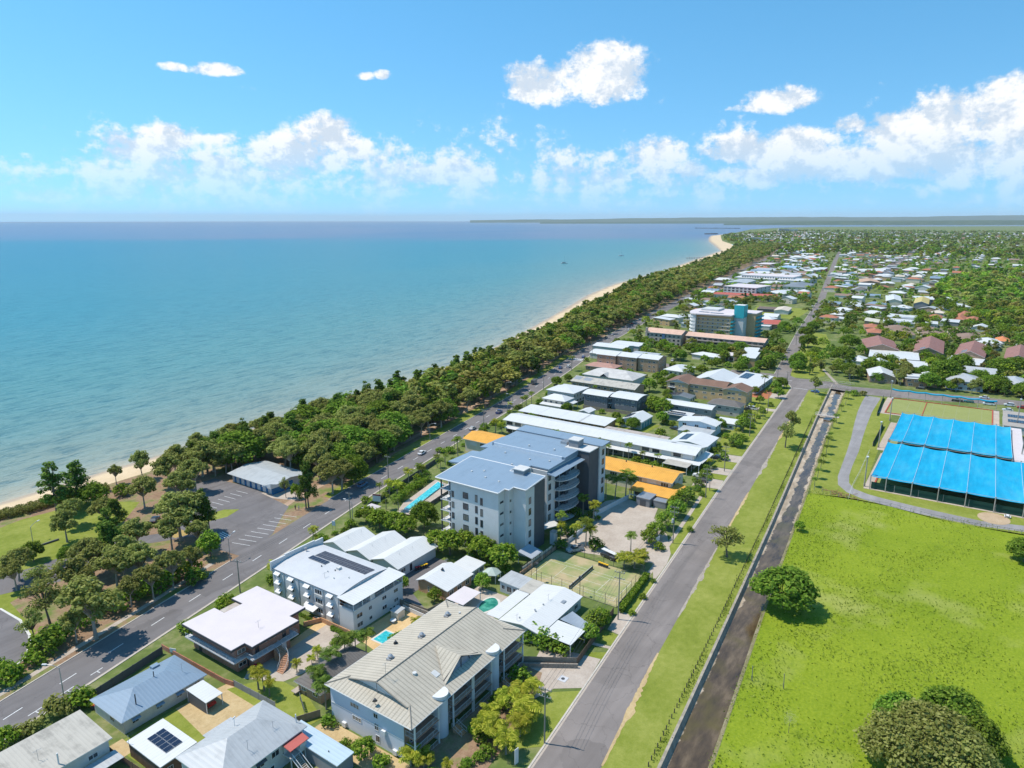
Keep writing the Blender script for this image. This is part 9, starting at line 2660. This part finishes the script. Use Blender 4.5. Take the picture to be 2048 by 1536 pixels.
# people on the foreshore path
def person(px, py, top, label, ph):
 p = at(px, py); root = empty('person', (p.x, p.y, .04), rad(200 + ph * 30)); tag(root, label, 'person')
 J = {'pel': (0, 0, .95), 'che': (0, 0, 1.32), 'nec': (0, 0, 1.5), 'hea': (.02, 0, 1.66), 'hlk': (.10 * ph, .1, .52), 'hla': (-.02 * ph, .1, .06), 'hrk': (-.06 * ph, -.1, .52), 'hra': (-.22 * ph, -.1, .08), 'tl': (.12, .1, .03), 'tr': (-.1, -.1, .03), 'lsh': (0, .2, 1.42), 'lel': (-.06, .26, 1.14), 'lha': (.06, .27, .88), 'rsh': (0, -.2, 1.42), 'rel': (.05, -.26, 1.14), 'rha': (.18, -.26, .92)}
 E = [('pel', 'che'), ('che', 'nec'), ('nec', 'hea'), ('pel', 'hlk'), ('hlk', 'hla'), ('hla', 'tl'), ('pel', 'hrk'), ('hrk', 'hra'), ('hra', 'tr'), ('che', 'lsh'), ('lsh', 'lel'), ('lel', 'lha'), ('che', 'rsh'), ('rsh', 'rel'), ('rel', 'rha')]
 R_ = {'pel': .15, 'che': .16, 'nec': .06, 'hea': .11, 'hlk': .075, 'hla': .05, 'hrk': .075, 'hra': .05, 'tl': .04, 'tr': .04, 'lsh': .07, 'lel': .05, 'lha': .04, 'rsh': .07, 'rel': .05, 'rha': .04}
 ks = list(J); me = bpy.data.meshes.new('body'); me.from_pydata([J[k] for k in ks], [(ks.index(a), ks.index(b)) for a, b in E], [])
 me.materials.append(top)
 o = link('body', me, root); o.modifiers.new('skin', 'SKIN'); o.modifiers.new('sub', 'SUBSURF').levels = 1
 for i, k in enumerate(ks):
  me.skin_vertices[0].data[i].radius = (R_[k], R_[k])
  me.skin_vertices[0].data[i].use_root = (k == 'pel')
 o.modifiers['sub'].render_levels = 1
 mb = MB(); mb.tube([(0, 0, 1.68), (-.01, 0, 1.74), (0, 0, 1.8)], [.115, .11, .05], 8); mb.build('hair', M_dtrim, root)
person(591, 1020, plain('cloth_maroon', (.16, .06, .06), .9, .1, 2), 'walker in dark maroon clothing on the foreshore path', 1)
person(598, 1021, plain('cloth_grey', (.30, .29, .29), .9, .1, 2), 'walker in grey clothing on the foreshore path', -1)
# park walls
fence('seat_wall', 'low dark wall across the foreshore lawn, left length', [tuple(at(0, 1122)[:2]), tuple(at(24, 1113)[:2])], .5, M_dark, .4, post=4, cat='wall')
fence('seat_wall', 'low dark wall across the foreshore lawn, right length', [tuple(at(82, 1092)[:2]), tuple(at(118, 1080)[:2])], .5, M_dark, .4, post=4, cat='wall')
fence('park_rail', 'timber park fence near the crossing stripes', [tuple(at(253, 1040)[:2]), tuple(at(305, 1058)[:2])], .9, M_paling, .06)
# boats, jetty and breakwater
for p_, lab, c_ in (((1128, 527), 'yacht with dark hull trim anchored off the beach', M_dark), ((1242, 512), 'white yacht anchored further off the beach', M_trim)):
 w = at(*p_, -1.5); root = empty('yacht', (w.x, w.y, -1.5), rad(-40)); tag(root, lab, 'yacht')
 mb = MB(); hull = [(-7, -1.6), (2, -2.2), (5, -1.6), (8.5, 0), (5, 1.6), (2, 2.2), (-7, 1.6)]; mb.prism([(x * .9, y * .7) for x, y in hull], -.3, .2, 0); n0 = len(mb.v); mb.prism(hull, .2, 1.5); mb.build('hull', [M_trim], root)
 mb = MB(); mb.prism([(-4, -1.1), (2.4, -1.1), (3.6, 0), (2.4, 1.1), (-4, 1.1)], 1.5, 2.5); mb.build('cabin', c_, root)
 mb = MB(); mb.tube([(1, 0, 1.4), (1, 0, 17)], [.16, .1], 6); mb.tube([(1, 0, 3.2), (-5.5, 0, 3.2)], .14, 5); mb.build('mast', M_steel, root)
p, q = at(1374, 516.5), at(1428, 515)
root = empty('jetty', (p.x, p.y, 0)); tag(root, 'long timber jetty reaching out from the foreshore trees', 'jetty')
v = q - p; rz = math.atan2(v.y, v.x); L = v.length; root.rotation_euler = (0, 0, rz)
mb = MB(); mb.box(0, -2, .9, L, 2, 1.5); mb.build('deck', M_pole, root)
for k in range(12):
 mb = MB(); mb.tube([(L * k / 11, -1.6, -4), (L * k / 11, -1.6, 1)], .35, 6); mb.build('pile', M_pwood, root)
 mb = MB(); mb.tube([(L * k / 11, 1.6, -4), (L * k / 11, 1.6, 1)], .35, 6); mb.build('pile', M_pwood, root)
for (x0, y0, x1, y1, lab) in ((1391, 456.6, 1480, 457.2, 'thin breakwater line beyond the headland'), (1412, 468.6, 1432, 468.2, 'dark rock groyne at the headland beach')):
 p, q = at(x0, y0, -1.5), at(x1, y1, -1.5); v = q - p
 root = empty('breakwater', (p.x, p.y, 0), math.atan2(v.y, v.x)); tag(root, lab, 'breakwater')
 mb = MB(); r = np.random.default_rng(4)
 n = 24
 for k in range(n):
  x = v.length * k / n; s_ = v.length / n
  mb.prism([(x, -14), (x + s_ * 1.05, -14 + r.normal(0, 2)), (x + s_ * 1.05, 14), (x, 14 + r.normal(0, 2))], -3, r.uniform(2, 4.5))
 mb.build('rocks', plain('breakwater_rock', (.14, .11, .10), .9, .3, .1), root)
# labels: tell look-alikes apart by their order from the drone
ORD = ['nearest', 'second nearest', 'third nearest', 'fourth nearest', 'fifth nearest', 'sixth nearest', 'seventh nearest', 'eighth nearest', 'ninth nearest', 'tenth nearest', 'eleventh nearest', 'twelfth nearest', 'thirteenth nearest', 'fourteenth nearest']
byl = {}
for o in bpy.data.objects:
 if o.parent is None and 'label' in o and 'group' in o:
  byl.setdefault((o['label'], o['group']), []).append(o)
for (lab, grp), os_ in byl.items():
 if 1 < len(os_) <= 14:
  os_.sort(key=lambda o: o.location.x ** 2 + o.location.y ** 2)
  for k, o in enumerate(os_):
   o['label'] = f'{lab}, {ORD[k]}'
# the air
t = NT('haze_air')
t.n.remove(t.p)
pv_ = t.node('ShaderNodeVolumePrincipled')
pv_.inputs['Color'].default_value = (.86, .94, 1.0, 1)
pv_.inputs['Density'].default_value = .000024
pv_.inputs['Anisotropy'].default_value = 0.0
t.l.new(pv_.outputs[0], t.out.inputs['Volume'])
mb = MB(); mb.box(-3500, -48000, -6, 50000, 48500, 420)
o = mb.build('haze', t.mat); o['kind'] = 'stuff'; o['label'] = 'thin sea haze over the bay and town'
